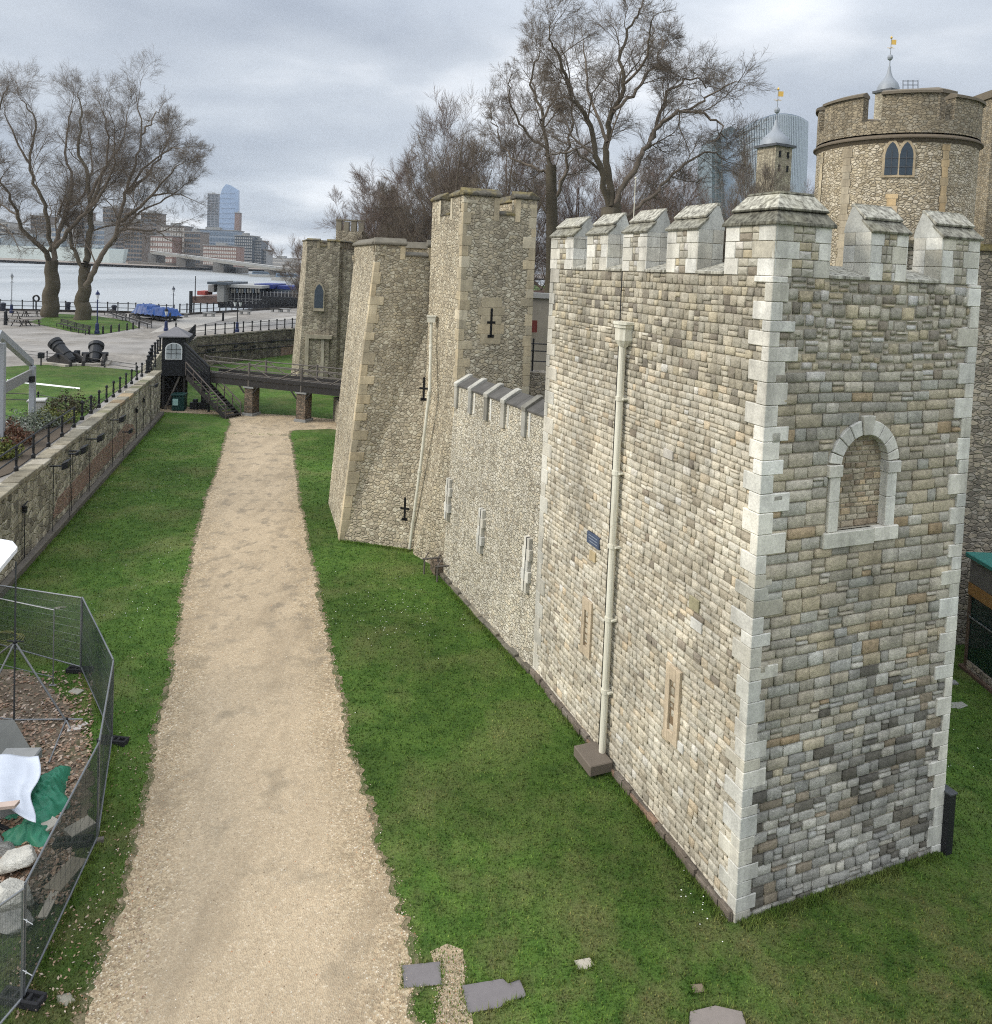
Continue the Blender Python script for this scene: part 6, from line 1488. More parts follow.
P=[aty(-60,560,HB[1]+.6),aty(-4,538,HB[1]+.6),aty(12.5,541,HB[1]+.5),aty(17.5,547,HB[1]),aty(0,568,HB[1]-.4),aty(-60,620,HB[1]-.8)]
for p in P: p[2]=p[2]
m=M(); m.add(P+[p-Z*.12 for p in P],[(0,1,2,3,4,5)]+[(i,6+i,6+(i+1)%6,(i+1)%6) for i in range(6)]); part('canopy',m,plain('white_canopy_cloth',(.74,.74,.76),.6,var=.05,bs=0),gz)
# inner frame
m=M(); a,b=g(53,686),g(-20,668); h1=zat(a,610); 
r=thing('inner_fence_frame',a,'thin pale tube frame standing inside the back mesh panel','fence frame'); m.path([a,V(*a[:2],h1),V(*b[:2],h1)],.016,6); m.tube(a+Z*.25,V(*b[:2],.25),.012,.012,6); m.tube(V(*a[:2],.02)-V(.1,0,0),V(*a[:2],.02)+V(.1,0,0),.03,.03,6); part('tube_frame',m,GALV,r)
m=M(); c_=g(3,640)
for k in range(4): m.path([c_+V((.5-.04*k)*cos(t_)*1.2,(.42-.05*k)*sin(t_),.03+.03*k+.03*sin(3*t_+k)) for t_ in np.linspace(0,2*pi,18)],.014,5)
tag(part('hose_coil',m,plain('yellow_green_hose',(.34,.33,.10),.6),None),'loose yellowish coil of hose on the grass behind the mesh panel','hose')
m=M(); c_=g(58,609); m.path([c_+V(-.12,0,.03),c_+V(0,.03,.05),c_+V(.22,.1,.03)],.02,5); m.cbox(c_,.12,.06,.04,.6); tag(part('cut_branch',m,LBL,None),'tiny pale forked stick on the grass behind the mesh panel','stick')
# ---------------------------------------------------------------- bare trees
class Tree:
    def __init__(s,seed): s.r=random.Random(seed); s.seg=[[],[]]; 
    def limb(s,pts,r0,r1,lv):
        s.seg[0 if lv==0 else 1].append((np.array(pts),np.linspace(r0,r1,len(pts)),12 if lv==0 else (8 if lv==1 else (5 if lv==2 else 3))))
    def grow(s,p,d,ln,r,lv,mx,k=5,up=.1,kink=.22,spread=.75,dens=1.):
        R=s.r; n=max(2,int(4-lv*.5)); pts=[p]; dd=d.copy()
        for i in range(n):
            dd=nrm(dd+np.array([R.gauss(0,kink),R.gauss(0,kink),R.gauss(0,kink)*.8+up])); pts.append(pts[-1]+dd*ln/n)
        r1=r*.5 if lv<mx else r*.4
        s.limb(pts,r,r1,lv+1)
        if lv<mx: s.twigs(pts,r,r1,ln,lv,mx,k,up,kink,spread,dens)
    def twigs(s,pts,r0,r1,ln,lv,mx,k,up,kink,spread,dens,start=.2):
        R=s.r; n=len(pts)-1; kk=max(2,int(k*dens*(1 if lv else 1)+R.random()))
        for j in range(kk+1):
            f=start+(1-start)*(j+R.random()*.6)/(kk+.6) if j<kk else 1.
            x=min(f*n,n-1e-6); i=int(x); p=pts[i]+(pts[i+1]-pts[i])*(x-i); ax=nrm(pts[i+1]-pts[i])
            rv=nrm(np.array([R.gauss(0,1),R.gauss(0,1),R.gauss(0,.8)])); pe=rv-ax*(rv@ax); pe=nrm(pe)
            a=spread*R.uniform(.6,1.15) if f<1 else spread*.25
            d=nrm(ax*cos(a)+pe*sin(a)); l=ln*R.uniform(.48,.76)*(1.1-.35*f); rr=(r0+(r1-r0)*f)*R.uniform(.38,.58)
            s.grow(p,d,l,max(rr,.007),lv+1,mx,k,up,kink,spread,dens)
    def arrays(s,which):
        out=[]; V_=[];F_=[];b=0
        by={}
        for q in s.seg[which]: by.setdefault((q[2],len(q[0])),[]).append(q)
        for (k,n),L_ in by.items():
            P=np.array([q[0] for q in L_]); r=np.array([q[1] for q in L_]); m_=len(L_)
            d=np.gradient(P,axis=1); d/=np.linalg.norm(d,axis=2,keepdims=True)+1e-9
            ref=np.where(np.abs((P[:,-1]-P[:,0])[:,2])/(np.linalg.norm(P[:,-1]-P[:,0],axis=1)+1e-9)<.85,0,1)
            rv=np.where(ref[:,None]==0,[[0,0,1.]],[[1.,0,0]])[:,None,:]; a=np.cross(d,np.broadcast_to(rv,d.shape)); a/=np.linalg.norm(a,axis=2,keepdims=True)+1e-9; c=np.cross(d,a)
            ring=[P+r[...,None]*(cos(2*pi*i/k)*a+sin(2*pi*i/k)*c) for i in range(k)]
            R=np.stack(ring,2); V_.append(R.reshape(-1,3)); base=b+(np.arange(m_)[:,None]*n+np.arange(n-1)[None])*k; base=base.reshape(-1,1)
            for i in range(k): F_.append(np.concatenate([base+i,base+(i+1)%k,base+k+(i+1)%k,base+k+i],1))
            b+=m_*n*k
        return np.concatenate(V_),np.concatenate(F_)
TW=plain('twig_bark',(.165,.135,.105),.95,var=.2,sc=.4,bs=0); TWR=plain('reddish_twigs',(.19,.145,.12),.95,var=.2,sc=.3,bs=0)
def emit(tr,base,label,group,mat=None,cat='tree',name='bare_tree'):
    r=thing(name,base,label,cat,group)
    for w_,nm in ((0,'trunk'),(1,'crown')):
        if not tr.seg[w_]: continue
        v,f=tr.arrays(w_); npmesh(nm,v,f,np.ones((len(v),3)),BARK if w_==0 else (mat or TW),r,smooth=True)
    return r
def smoothpts(P,R,wig=.0):
    out=[P[0]]
    for i in range(len(P)-1):
        p0=P[max(0,i-1)];p1=P[i];p2=P[i+1];p3=P[min(len(P)-1,i+2)]
        for t_ in (.25,.5,.75,1.):
            q=.5*((2*p1)+(-p0+p2)*t_+(2*p0-5*p1+4*p2-p3)*t_*t_+(-p0+3*p1-3*p2+p3)*t_**3); out.append(q+(np.array([R.gauss(0,wig) for _ in range(3)]) if t_<1 else 0))
    return out
def guided(seed,y,limbs,label,group=None,mx=5,k=4.0,base_z=3.,mat=None,dens=1.,up=.07,yb=None,kink=.26,lscale=.3,ts=1.):
    """limbs: (list of photo points, start radius, end radius, depth drift)"""
    T=Tree(seed); R=T.r; px=FPX/y; base=None
    for li,(pts,r0,r1,dr) in enumerate(limbs):
        P=[]
        for i,(a,b) in enumerate(pts):
            if ts<1 and b<262: b=262-(262-b)*.88
            P.append(aty(a,b,y+dr*i/(len(pts)-1)))
        if li==0: base=P[0]; base=V(base[0],base[1],base_z); P[0]=base-Z*.2
        Q=smoothpts(P,R,.12 if li else .05); ln=sum(np.linalg.norm(Q[i+1]-Q[i]) for i in range(len(Q)-1))
        T.limb(Q,r0*((1 if y>70 else .85) if li==0 else (.68 if y>70 else .54)),r1,0 if r0>.3 and li<3 else 1)
        if r1<.3: T.twigs(Q,r0*.5,max(r1,.03),min(ln*lscale+1.3*y/52,6.0*y/62)*ts,1,mx,k*1.9 if ln>8 else k*1.1,up,kink,.8,dens,start=.16)
        if r1<.25: T.grow(Q[-1],nrm(Q[-1]-Q[-3]),1.5*y/60*ts,r1,2,mx,k,up,kink,.7,dens)
    return emit(T,base,label,group,mat)
GW='plane trees on the wharf'; GC='leafless trees inside the castle'
# left pair
guided(1,100,[([(48,319),(51,308),(50,296),(53,284),(51,272),(52,260)],1.12,.72,0),
 ([(51,262),(42,246),(28,232),(18,212),(10,185),(-4,160)],.55,.10,-4),([(50,250),(48,215),(38,180),(30,150),(36,110),(26,82)],.45,.08,4),([(53,262),(58,235),(66,205),(72,170),(66,130),(72,90)],.55,.08,3),
 ([(56,245),(72,222),(88,200),(100,170),(108,130),(104,95)],.45,.07,-5),([(20,215),(6,200),(-10,190)],.25,.06,2),([(30,150),(15,120),(5,85)],.25,.05,-2),([(66,205),(84,185),(92,150),(88,112)],.3,.05,5)],
 'left of the two big plane trees on the wharf, leaning limbs above the picnic tables',GW,base_z=WZ,ts=.92,k=4.1)
guided(2,98,[([(81,320),(84,310),(82,300),(85,290),(84,278),(86,265)],1.02,.62,0),
 ([(84,268),(76,252),(71,238),(69,222),(60,205)],.42,.12,3),([(86,262),(89,230),(90,200),(88,165),(78,130),(82,95),(78,75)],.6,.07,4),([(84,298),(90,280),(98,262),(107,245),(117,225),(121,205),(127,180),(136,150),(141,118),(138,85)],.62,.07,-3),
 ([(121,215),(136,203),(152,186),(168,165),(182,150)],.36,.05,-5),([(124,226),(142,226),(158,228),(172,238)],.24,.05,0),([(127,185),(150,160),(166,130),(172,112)],.3,.05,5),([(141,118),(152,100),(160,88)],.2,.05,3),([(90,200),(105,178),(114,140),(112,100)],.32,.05,-4),([(152,186),(175,185),(194,192)],.18,.04,-2),([(117,228),(140,205),(165,190),(188,172)],.25,.04,4),([(128,180),(150,150),(172,132),(186,136)],.24,.04,-4),([(88,190),(108,150),(124,120),(128,90)],.3,.04,4),([(158,228),(172,222),(190,214)],.12,.03,2)],
 'right of the two big plane trees on the wharf, a forked limb sweeping right',GW,base_z=WZ,ts=.92,k=4.1)
guided(3,92,[([(-38,330),(-36,300),(-34,260)],.9,.7,0),([(-34,260),(-20,235),(-8,215),(0,200)],.4,.07,2),([(-34,262),(-30,220),(-16,160),(-8,110),(4,70)],.5,.06,3),([(-8,215),(6,222),(16,240)],.2,.05,0)],'tree mostly outside the left frame edge, only brown outer twigs showing',GW,base_z=WZ,k=4.2,ts=.85)
# centre
guided(4,52,[([(611,262),(611,235),(610,206)],.85,.7,0),
 ([(611,206),(608,170),(607,142),(614,109),(623,84),(621,51),(632,25),(641,8)],.50,.05,3),([(609,206),(600,165),(591,127),(576,102),(566,75),(556,50),(550,36)],.42,.05,-3),
 ([(613,208),(624,185),(639,160),(650,140),(662,122),(680,112),(700,112),(716,120),(722,134)],.42,.05,-2),([(650,140),(660,112),(672,88),(690,80),(708,86)],.26,.04,3),([(680,112),(698,104),(716,92),(738,82)],.2,.035,-3),
 ([(614,232),(630,215),(650,198),(668,180),(688,162),(710,152),(722,158)],.30,.04,0),([(614,110),(636,90),(650,70),(662,48),(664,36)],.24,.035,4),([(607,142),(594,108),(586,70),(584,42)],.24,.035,2),([(600,170),(580,156),(560,152),(545,155)],.2,.035,-3),([(623,84),(644,62),(650,36),(654,16)],.2,.03,-4),([(576,102),(560,98),(545,104)],.15,.03,2)],
 'largest leafless plane tree in the middle of the skyline, open spreading crown',GC,up=.05)
guided(5,60,[([(553,262),(552,235),(551,165)],.6,.42,0),
 ([(551,168),(545,135),(536,100),(533,70),(540,50)],.34,.04,2),([(552,205),(560,190),(566,160),(572,130),(570,95),(566,70)],.3,.04,-2),([(551,175),(535,168),(515,160),(500,140),(492,118)],.26,.04,2),([(548,150),(528,135),(512,108),(508,85)],.24,.04,-4),([(541,120),(556,95),(560,68)],.2,.035,4),([(551,215),(530,190),(512,178)],.2,.035,0)],
 'leafless tree just left of the largest one, holding a dark rook nest',GC)
c_=aty(560,107,59); m=M(); 
for i in range(160):
    a=rng.normal(size=3)*.22; b=rng.normal(size=3)*.4; m.tube(c_+a-b*.5,c_+a+b*.5,.02,.015,3)
tag(part('rook_nest',m,plain('nest_sticks',(.06,.045,.03),.95),None),'dark ball of sticks, a nest high in the tree left of centre','nest')
# mass behind: generic trees
def generic(seed,h,r,mx=5,k=4.0,up=.12,spread=.72,nl=7,dens=1.,fork=.25,width=1.):
    T=Tree(seed); R=T.r; P=[V(0,0,-.3)]
    for i in range(5): P.append(P[-1]+V(R.gauss(0,.25),R.gauss(0,.25),h*fork/4.6))
    T.limb(P,r,r*.72,0)
    for j in range(nl):
        a=2*pi*j/nl+R.uniform(-.4,.4); t_=R.uniform(.15,.62)*width; d=nrm(V(cos(a)*sin(t_),sin(a)*sin(t_),cos(t_)))
        n=6; p=P[-1]-Z*R.uniform(0,h*.08); pts=[p]; ln=h*(1-fork)*R.uniform(.62,.9)*(1-.25*t_)
        for i in range(n): d=nrm(d+V(R.gauss(0,.13),R.gauss(0,.13),R.gauss(.06,.1))); pts.append(pts[-1]+d*ln/n)
        T.limb(pts,r*.45,r*.06,1); T.twigs(pts,r*.4,r*.08,ln*.42,1,mx,k*1.5,up,.2,spread,dens,start=.12)
    return T
protos={}
def place(seed,kind,px,ytop,y,label,group,rz=0,bz=3.,mat=None,w_=1.):
    top=aty(px,ytop,y); p=V(top[0],top[1],bz); h=top[2]-bz
    if kind not in protos:
        T=generic(*kind[:1],20,.42,**dict(kind[1])); r=emit(T,V(0,0,0),label,group,mat); protos[kind]=r; v_=max(q[0][:,2].max() for q in T.seg[1]); r['_h']=v_; r.location=tuple(p); r.rotation_euler=(0,0,rz); s=h/v_; r.scale=(s*w_,s*w_,s); return
    r=protos[kind]; s=h/r['_h']; o=dup(r,p,rz,label,(s*w_,s*w_,s))
KA=(21,(('nl',9),('dens',1.15),('up',.14),('spread',.7),('fork',.14))); KB=(22,(('nl',8),('dens',1.1),('fork',.22))); KC=(23,(('nl',10),('dens',1.2),('up',.14),('spread',.7),('fork',.12),('width',1.2)))
place(0,KA,402,140,78,'upright twiggy tree at the left end of the mass behind the tall tower',GC,.3,mat=TWR)
place(0,KA,384,172,84,'low twiggy tree farthest left behind the battered tower',GC,2.1)
place(0,KB,440,100,72,'tree rising directly above the tall tower top, left side',GC,1.)
place(0,KB,478,72,66,'tall tree right above the tall tower, second from the nest tree',GC,3.9)
place(0,KA,505,80,74,'tree between the tall tower top and the nest tree, behind them',GC,4.4)
place(0,KC,425,165,70,'broad low tree filling the gap left of the tall tower top',GC,5.)
place(0,KC,722,143,80,'broad reddish-brown tree left of the keep turret',GC,.7,mat=TWR)
place(0,KC,757,137,88,'reddish-brown tree directly in front of the keep turret',GC,2.7)
place(0,KA,690,140,76,'upright brown tree behind the right side of the largest plane tree',GC,1.7)
place(0,KC,660,160,84,'broad brown tree low behind the largest plane tree',GC,3.3)
place(0,KA,585,120,90,'distant upright tree between the two central plane trees',GC,.9)
place(0,KC,786,160,92,'brown tree between keep turret and round tower',GC,4.1)
place(0,KB,640,150,95,'distant thin tree behind the fork of the largest plane tree',GC,5.5)
place(0,KC,306,238,140,'small distant tree above the roof line left of the gate tower',GC,0,bz=3.)
place(0,KA,365,205,100,'small tree behind the gate tower turret',GC,2.9)
# castle ground behind everything
poly('castle_ground',[V(0,50,0),V(300,50,0),V(300,500,0),V(-10,500,0),V(-18,110,0),V(-12,90,0)],WL,z=2.9)
# flag pole
m=M(); a=aty(633,230,49); m.tube(V(a[0],a[1],3),V(a[0],a[1],zat(a,178)),.05,.03,6); m.ball(V(a[0],a[1],zat(a,178)),.08); tag(part('flagpole',m,CREAM,None),'thin white pole standing in front of the largest plane tree','pole')
# ---------------------------------------------------------------- far bank
SB=[]
def bld(px0,px1,ytop,dist,label,wall,glass,floors,cols,roof=None,yb=262,depth=30,steps=None,name='office_building',cat='building',group='buildings on the far bank'):
    a=aty(px0,yb,dist); b=aty(px1,yb,dist); zt_=aty((px0+px1)/2,ytop,dist)[2]; a[2]=b[2]=0
    r=thing(name,V((a[0]+b[0])/2,a[1]+depth/2,0),label,cat,group); W_=b[0]-a[0]
    m=M(); m.box(a[0],b[0],dist,dist+depth,-1,zt_); part('wall',m,wall,r)
    if floors:
        floors=int(floors*1.3); cols=min(int(cols*1.5),100//floors)
        fh=(zt_-4)/floors; cw_=W_/cols; pw=None
        for i in range(floors):
            for j in range(cols):
                if pw is None: m=M(); m.box(a[0]+cw_*.15,a[0]+cw_*.85,dist-.4,dist+.05,3+fh*.2,3+fh*.8); pw=part('window',m,glass,r)
                else: o=pw.copy(); COL.objects.link(o); o.parent=r; o.location=(cw_*j,0,fh*i)
    m=M(); m.box(a[0]-.8,b[0]+.8,dist-.8,dist+depth+.8,zt_+.01,zt_+1.2); m.box(a[0]+W_*.3,a[0]+W_*.6,dist+8,dist+depth*.6,zt_+1.21,zt_+4.5); part('roof',m,roof or CONC,r)
    return r
c_=lambda n,c,**k: plain(n,c,.7,bs=0,sc=.02,var=.15,**k)
GLS=plain('far_blue_glass',(.13,.18,.24),.25,bs=0,var=.1,spec=.6); GLD=plain('far_dark_glass',(.06,.075,.09),.3,bs=0)
BRN=c_('far_brown_stone',(.22,.18,.145)); REDB=c_('far_red_brick',(.27,.17,.135)); GRY=c_('far_grey_stone',(.30,.30,.29)); PALEB=c_('far_pale_stone',(.48,.46,.42)); BLUEB=c_('far_blue_cladding',(.26,.31,.37))
poly('far_bank',[V(-2600,1000,0),V(-700,700,0),V(-330,760,0),V(-150,1000,0),V(400,1500,0),V(400,3800,0),V(-2600,3800,0)],BRN,z=1.5)
D0=930
rows=[(-20,8,222,1050,'pale riverside block at the left frame edge behind the warship',PALEB,GLD,6,6),(8,30,230,1000,'grey block behind the left limb of the left plane tree',GRY,GLD,5,5),(30,46,216,1080,'brown block between the left plane tree limbs',BRN,GLD,8,4),(46,64,226,1010,'pale low block right of the left plane tree trunk',PALEB,GLS,5,5),(62,84,212,1100,'tall brown block behind the second plane tree',BRN,GLD,9,5),(84,104,224,1020,'grey block right of the second plane tree trunk',GRY,GLS,6,6),(102,126,208,1120,'broad brown slab block above the warship bow',BRN,GLD,9,7),
(124,142,222,1000,'dark brown block right of the warship bow',BRN,GLD,7,4),(140,156,213,1090,'tall brown block left of the bridge end',BRN,GLD,9,4),(150,172,236,960,'pale and red low block at the left end of the bridge',REDB,PALEB,4,6),(160,184,226,1040,'brown stone block above the bridge end',BRN,PALEB,6,6),(184,200,232,985,'brown riverside warehouse above the bridge',BRN,GLD,5,5),
(188,236,230,1060,'long blue-grey glass office block below the glass tower',BLUEB,GLS,5,16),(203,236,246,940,'long red brick block with pale bands above the bridge',REDB,PALEB,4,12),(234,252,236,1000,'stepped grey-green office block, its taller left part',GLD,GRY,8,6),(252,261,241,1010,'stepped grey-green office block, its lower right part',GLD,GRY,7,4),(261,266,250,1020,'small low dark block at the end of the stepped offices',GRY,GLD,4,2),(266,296,258.5,1300,'distant low pale blocks right of the stepped offices',PALEB,GRY,2,10)]
for a in rows: bld(*a)
bld(206,217,194,1900,'dark slab tower left of the pale blue glass tower',c_('far_slate_cladding',(.17,.18,.20)),GLD,20,5,depth=8,name='tower_block',cat='tower',group='towers on the skyline')
bld(233.5,238.5,213,1500,'narrow brown chimney-like tower right of the glass tower',c_('far_chimney_brick',(.19,.125,.10)),GLD,0,0,yb=262,depth=12,name='chimney_tower',cat='tower',group='towers on the skyline')
bld(235,239.5,240,1200,'slim white tower below the brown chimney tower',PALEB,GLD,0,0,depth=10,name='white_tower',cat='tower',group='towers on the skyline')
r=thing('glass_tower',aty(225,262,2000),'pale blue glass skyscraper with a bulging middle and chamfered top','tower','towers on the skyline')
pts=[aty(x,y_,2000) for x,y_ in ((219,262),(212,222),(216,210),(222,189),(226,184),(230,185),(238,190),(238,228),(235,262))]
m=M(); m.prism(pts,V(0,12,0)); part('facade',m,plain('far_sky_glass',(.24,.34,.50),.2,bs=0,var=.06,sc=.01,spec=.8),r)
m=M()
for k in range(14): p=aty(214+k*.1,262-5*k,1999); m.tube(aty(218,258-5*k,1999),aty(235,258-5*k,1999),.4,.4,3)
part('floor_lines',m,BLUEB,r)
# river bridge
a=aty(150,251.5,900); b=aty(300,271.5,540)
a[2]=aty(150,251.5,900)[2]
r=thing('river_bridge',(a+b)/2,'long low concrete road bridge crossing the river in the distance','bridge')
d=b-a; m=M(); m.add([a,b,b+V(8,30,0),a+V(8,30,0),a-Z*2.6,b-Z*1.7,b+V(8,30,-1.7),a+V(8,30,-2.6)],[(0,1,2,3),(4,7,6,5),(0,4,5,1),(1,5,6,2),(2,6,7,3),(3,7,4,0)]); part('deck',m,c_('far_bridge_concrete',(.20,.195,.175)),r)
m=M(); m.path([a+Z*1.3,b+Z*1.3],.5,4); part('parapet',m,GRY,r)
for s in (.02,.30,.58,.87):
    p=a+d*s; m=M(); m.box(p[0]-5,p[0]+5,p[1]+1,p[1]+26,-1.5,p[2]-1.5); part('pier',m,c_('far_pier_stone',(.16,.15,.135)),r)
# embankment walls
m=M(); p=[g(128,266,-1),g(200,269,-1),g(236,273,-1)]
for a,b in zip(p[:-1],p[1:]): m.prism([V(a[0],a[1],-2),V(b[0],b[1],-2),V(b[0],b[1],4),V(a[0],a[1],4)],V(5,20,0))
tag(part('embankment_wall',m,c_('far_embankment',(.15,.135,.115)),None),'dark stone embankment at the foot of the far bank, left of the bridge pier','wall')
# warship
wa,wb=g(-60,250.5,-1),g(123.5,265.5,-1)
wa=V(wa[0],wa[1],0) if wa[1]<1600 else wb+nrm(V(-1,.35,0))*330
ws=thing('warship',wb,'long pale grey warship moored on the river behind the plane trees','ship')
L_=np.linalg.norm((wb-wa)[:2]); d=nrm(V(*(wb-wa)[:2],0)); n=V(-d[1],d[0],0)
hs=aty(122,250,wb[1])[2]+1
m=M(); 
st_=[(0,.6),(.12,1),(.5,1),(.88,1),(.96,.8),(1.,.25)]
for (f0,k0_),(f1,k1_) in zip(st_[:-1],st_[1:]):
    A0,A1=wa+d*L_*f0-Z*1.2,wa+d*L_*f1-Z*1.2; w0,w1=11*k0_,11*k1_; A0[2]=A1[2]=-1.3
    m.hexa([A0-n*w0*.8,A1-n*w1*.8,A1+n*w1*.8,A0+n*w0*.8],[A0-n*w0+Z*hs,A1+d*(4 if f1==1 else 0)-n*w1+Z*(hs+f1*1.5),A1+d*(4 if f1==1 else 0)+n*w1+Z*(hs+f1*1.5),A0+n*w0+Z*hs])
part('hull',m,c_('pale_ship_grey',(.50,.57,.56)),ws)
m=M(); m.obox(wa+V(0,0,-1.25)-n*11.2,d*L_*.99,-n*.6,Z*2.6); part('boot_topping',m,BLACK,ws)
for f,l,h_,w_ in ((.30,.10,10,7),(.42,.16,16,8),(.60,.12,12,7),(.74,.06,6,5),(.2,.05,6,5),(.84,.05,5,5)): m=M(); m.obox(wa+d*L_*f-n*w_/2+V(0,0,hs-1),d*L_*l,n*w_,Z*h_); part('superstructure',m,c_('ship_upper_grey',(.17,.20,.22)),ws)
for f in (.38,.52):
    m=M(); c2=wa+d*L_*f+V(0,0,hs); m.tube(c2,c2+Z*30,.8,.4,6); m.tube(c2+Z*18-d*6,c2+Z*18+d*6,.4,.4,4); part('mast',m,GRY,ws)
for f in (.26,.49): m=M(); c2=wa+d*L_*f+V(0,0,hs+9); m.tube(c2,c2+Z*9,3.2,2.8,12); part('funnel',m,GRY,ws)
for f in (.78,.88,.14): m=M(); c2=wa+d*L_*f+V(0,0,hs+2); m.tube(c2-n*3,c2-n*3+d*16+Z*2.5,.5,.35,6); m.cbox(c2-Z*.5,9,7,3.5,math.atan2(d[1],d[0])); part('gun_turret',m,c_('dark_ship_grey2',(.25,.28,.3)),ws)
# small craft
def boat(px,py,Lb_,label,hullc,cab,ang=0.2):
    p=g(px,py,-1); r=thing('river_boat',p,label,'boat','boats on the river'); d=V(cos(ang),sin(ang),0); n=V(-sin(ang),cos(ang),0); w_=Lb_*.13
    m=M(); P=lambda f,k,z: p+d*Lb_*f+n*w_*k+Z*z
    for (f0,k0_),(f1,k1_) in (((-.5,.8),(.2,1)),((.2,1),(.5,.1))): m.hexa([P(f0,-k0_*.8,-.3),P(f1,-k1_*.8,-.3),P(f1,k1_*.8,-.3),P(f0,k0_*.8,-.3)],[P(f0,-k0_,Lb_*.08),P(f1,-k1_,Lb_*.1),P(f1,k1_,Lb_*.1),P(f0,k0_,Lb_*.08)])
    part('hull',m,hullc,r); m=M(); m.hexa([P(-.4,-.75,Lb_*.085),P(.22,-.75,Lb_*.085),P(.22,.75,Lb_*.085),P(-.4,.75,Lb_*.085)],[P(-.38,-.7,Lb_*.19),P(.12,-.7,Lb_*.19),P(.12,.7,Lb_*.19),P(-.38,.7,Lb_*.19)]); part('cabin',m,cab,r)
    m=M(); m.hexa([P(-.36,-.74,Lb_*.12),P(.13,-.74,Lb_*.12),P(.13,.74,Lb_*.12),P(-.36,.74,Lb_*.12)],[P(-.36,-.74,Lb_*.16),P(.13,-.74,Lb_*.16),P(.13,.74,Lb_*.16),P(-.36,.74,Lb_*.16)]); part('window_band',m,GLD,r)
boat(150,264.5,34,'dark-hulled boat moored right of the warship bow',GLD,PALEB); boat(133,261.5,30,'small pale boat just off the warship bow',PALEB,GRY,.1); boat(264,277,22,'white boat under the road bridge near the gate tower',PALEB,GLS); boat(292,281,26,'white cruise boat partly hidden by the gate tower',PALEB,GLS,.05)
# pier pontoon with roofs
py_=aty(190,300,150); dist=152
r=thing('passenger_pier',aty(240,305,dist),'floating passenger pier with dark hulls, glazed cabins and blue roofs beyond the river railing','pier')
def bx3(px0,px1,y0,y1,dd_,dep_,mat,name,lab=None):
    a=aty(px0,(y0+y1)/2,dd_); b=aty(px1,(y0+y1)/2,dd_); z0=aty((px0+px1)/2,y1,dd_)[2]; z1=aty((px0+px1)/2,y0,dd_)[2]
    m=M(); m.box(a[0],b[0],dd_,dd_+dep_,z0,z1); return part(name,m,mat,r,lab,bevel=.05)
bx3(190,218,297,303.5,150,14,c_('rusty_hull',(.13,.085,.07)),'pontoon'); bx3(218,300,292,309,153,14,plain('dark_pontoon',(.035,.035,.04),.6,var=.4,sc=.5),'pontoon')
bx3(207,228,282,284.5,149,12,GLD,'roof'); bx3(208,214,284.6,292,151,8,GRY,'cabin'); bx3(217,224,281,302,149.5,5,c_('pier_tower_grey',(.2,.2,.19)),'access_tower')
bx3(226,262,285,288,151,12,GRY,'roof'); bx3(227,260,288.1,294,153,8,GLD,'cabin','cabin with people-sized dark windows')
for k in range(12): bx3(228+k*2.7,229.6+k*2.7,288.6,293,152.6,.3,PALEB if k%3 else BLUEB,'pane')
bx3(254,273,284,288.5,156,10,plain('deep_blue_roof',(.025,.04,.17),.5,bs=0),'roof','deep blue roof'); bx3(277,293,286,289.5,158,10,plain('deep_blue_roof',(.025,.04,.17),.5,bs=0),'roof','deep blue roof')
bx3(256,300,289.6,296,157.5,8,GLD,'cabin'); bx3(262,300,297,303,151.5,1,BLACK,'gangway')
bx3(197,205,291,295,149.5,4,plain('red_canvas',(.30,.06,.05),.6),'red_canvas')
m=M(); a=aty(195,300,150); m.tube(a,aty(195.5,276,150),.12,.08,5); b=aty(191,300,149); m.tube(V(b[0],b[1],-1),aty(191,291,149),.35,.35,8); part('mast',m,BLACK,r)
m=M()
for k in range(22): p0=aty(220+k*3.6,304,152.3); m.tube(p0,p0+Z*2.6,.06,.06,4)
for yy in (298,300.5): m.tube(aty(219,yy-.3,152.3),aty(299,yy+3,152.3),.05,.05,4)
part('deck_railing',m,GRY,r)
# city glass towers behind the castle
r=thing('flared_tower',aty(773,200,520),'glass skyscraper with vertical fins and a flared curved top behind the keep turret','tower','towers behind the castle')
topf=lambda f:130-13*math.sin(pi/2*min(1,f/.55))+(4.5*((f-.55)/.45)**2 if f>.55 else 0)
FG=plain('fin_glass',(.16,.21,.27),.2,bs=0,spec=.7); Y_=520
def arcp(f,y_): 
    x=738+f*70; bow=(1-(2*f-1)**2)
    q=aty(x,y_,Y_); q[1]-=12*bow; return q
m=M(); nu=24; vs=[]
tops=[topf(f) for f in np.linspace(0,1,nu)]
prof=[(0,230),(0,190)]
rows_=[(230,.10),(190,.05),(150,.015),(0,0)]
for i in range(nu):
    f=i/(nu-1)
    for (y_,ins) in rows_:
        yy=y_ if y_ else tops[i]; ff=.5+(f-.5)*(1-2*ins); vs.append(arcp(ff,yy))
k4=len(rows_); fs=[(i*k4+j,i*k4+j+1,(i+1)*k4+j+1,(i+1)*k4+j) for i in range(nu-1) for j in range(k4-1)]
vb=[V(p[0],p[1]+50,p[2]) for p in vs]; nv_=len(vs)
fs2=[tuple(x+nv_ for x in f[::-1]) for f in fs]; tp_=[(i*k4+k4-1,nv_+i*k4+k4-1,nv_+(i+1)*k4+k4-1,(i+1)*k4+k4-1) for i in range(nu-1)]
sd1=[(j,nv_+j,nv_+j+1,j+1) for j in range(k4-1)]; o_=(nu-1)*k4; sd2=[(o_+j,o_+j+1,nv_+o_+j+1,nv_+o_+j) for j in range(k4-1)]
m.add(vs+vb,fs+fs2+tp_+sd1+sd2); part('facade',m,FG,r)
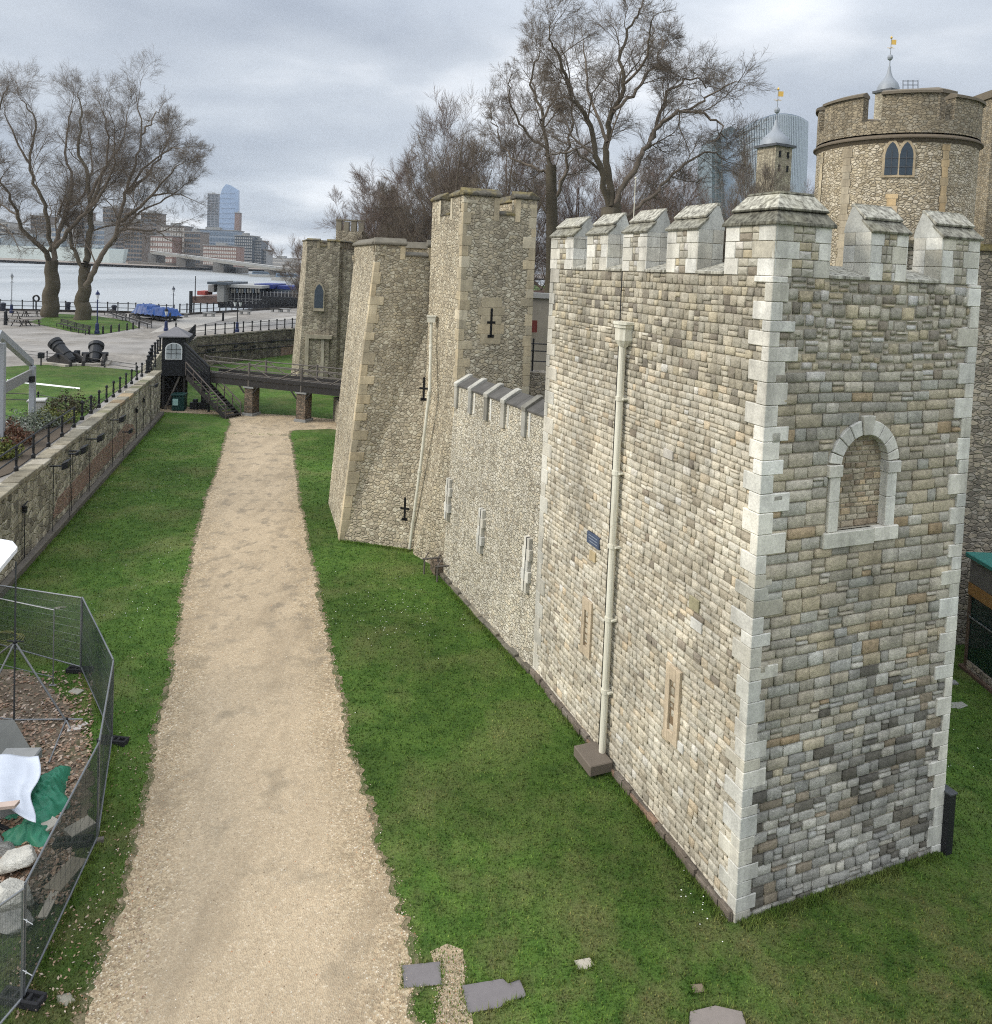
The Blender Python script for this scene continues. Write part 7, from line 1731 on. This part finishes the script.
m=M(); FINM=c_('pale_fins',(.40,.44,.48))
for i in range(34):
    f=(i+.5)/34; tt_=topf(f)+1
    P=[arcp(.5+(f-.5)*(1-2*ins),yy)-V(0,.8,0) for yy,ins in ((200,.06),(160,.022),(tt_,0))]
    for a,b in zip(P[:-1],P[1:]): m.hexa([a+V(-.45,0,0),a+V(.45,0,0),a+V(.45,.7,0),a+V(-.45,.7,0)],[b+V(-.45,0,0),b+V(.45,0,0),b+V(.45,.7,0),b+V(-.45,.7,0)])
part('fins',m,FINM,r)
r=thing('slanted_tower',aty(728,200,560),'darker glass office tower with a slanting curved roof left of the flared tower','tower','towers behind the castle')
m=M(); m.prism([aty(x,y_,560) for x,y_ in ((712,230),(712,150),(716,138),(724,129),(731,126),(739,131),(742,148),(743,230))],V(0,40,0)); part('facade',m,plain('dull_green_glass',(.13,.17,.18),.3,bs=0,var=.3,sc=.03),r)
m=M()
for k in range(12): m.tube(aty(712+k*.4,145+k*7,559),aty(742,140+k*7,559),.2,.2,3)
for k in range(5): m.tube(aty(716+k*6,131 if k else 140,559),aty(716+k*6,230,559),.2,.2,3)
part('mullions',m,GRY,r)
# houses of the ward glimpsed behind the wall
bld_=thing('ward_house',V(5,62,3),'old ward building with pale window frames glimpsed in the gap beside the corner tower','house')
m=M(); m.box(-1,9,62,68,3,zat(V(3,62,0),292)); part('wall',m,plain('dark_house_brick',(.12,.07,.05),.9),bld_)
m=M()
for k in range(8): m.box(-.2+k*1.1,.3+k*1.1,61.9,62,8.2,9.6)
part('window_frames',m,PALEB,bld_)
# ---------------------------------------------------------------- air
hz=bpy.data.materials.new('haze_air'); hz.use_nodes=True; ht=hz.node_tree; ht.nodes.remove(ht.nodes['Principled BSDF'])
pv=N(ht,'ShaderNodeVolumePrincipled'); pv.inputs['Color'].default_value=(.80,.87,.95,1); pv.inputs['Density'].default_value=HAZE; pv.inputs['Anisotropy'].default_value=.2
L(ht,pv.outputs[0],ht.nodes['Material Output'].inputs['Volume'])
if HAZE>0:
    m=M(); m.box(-3900,3900,-160,3950,-3,420); tag(part('haze',m,hz),kind='stuff');
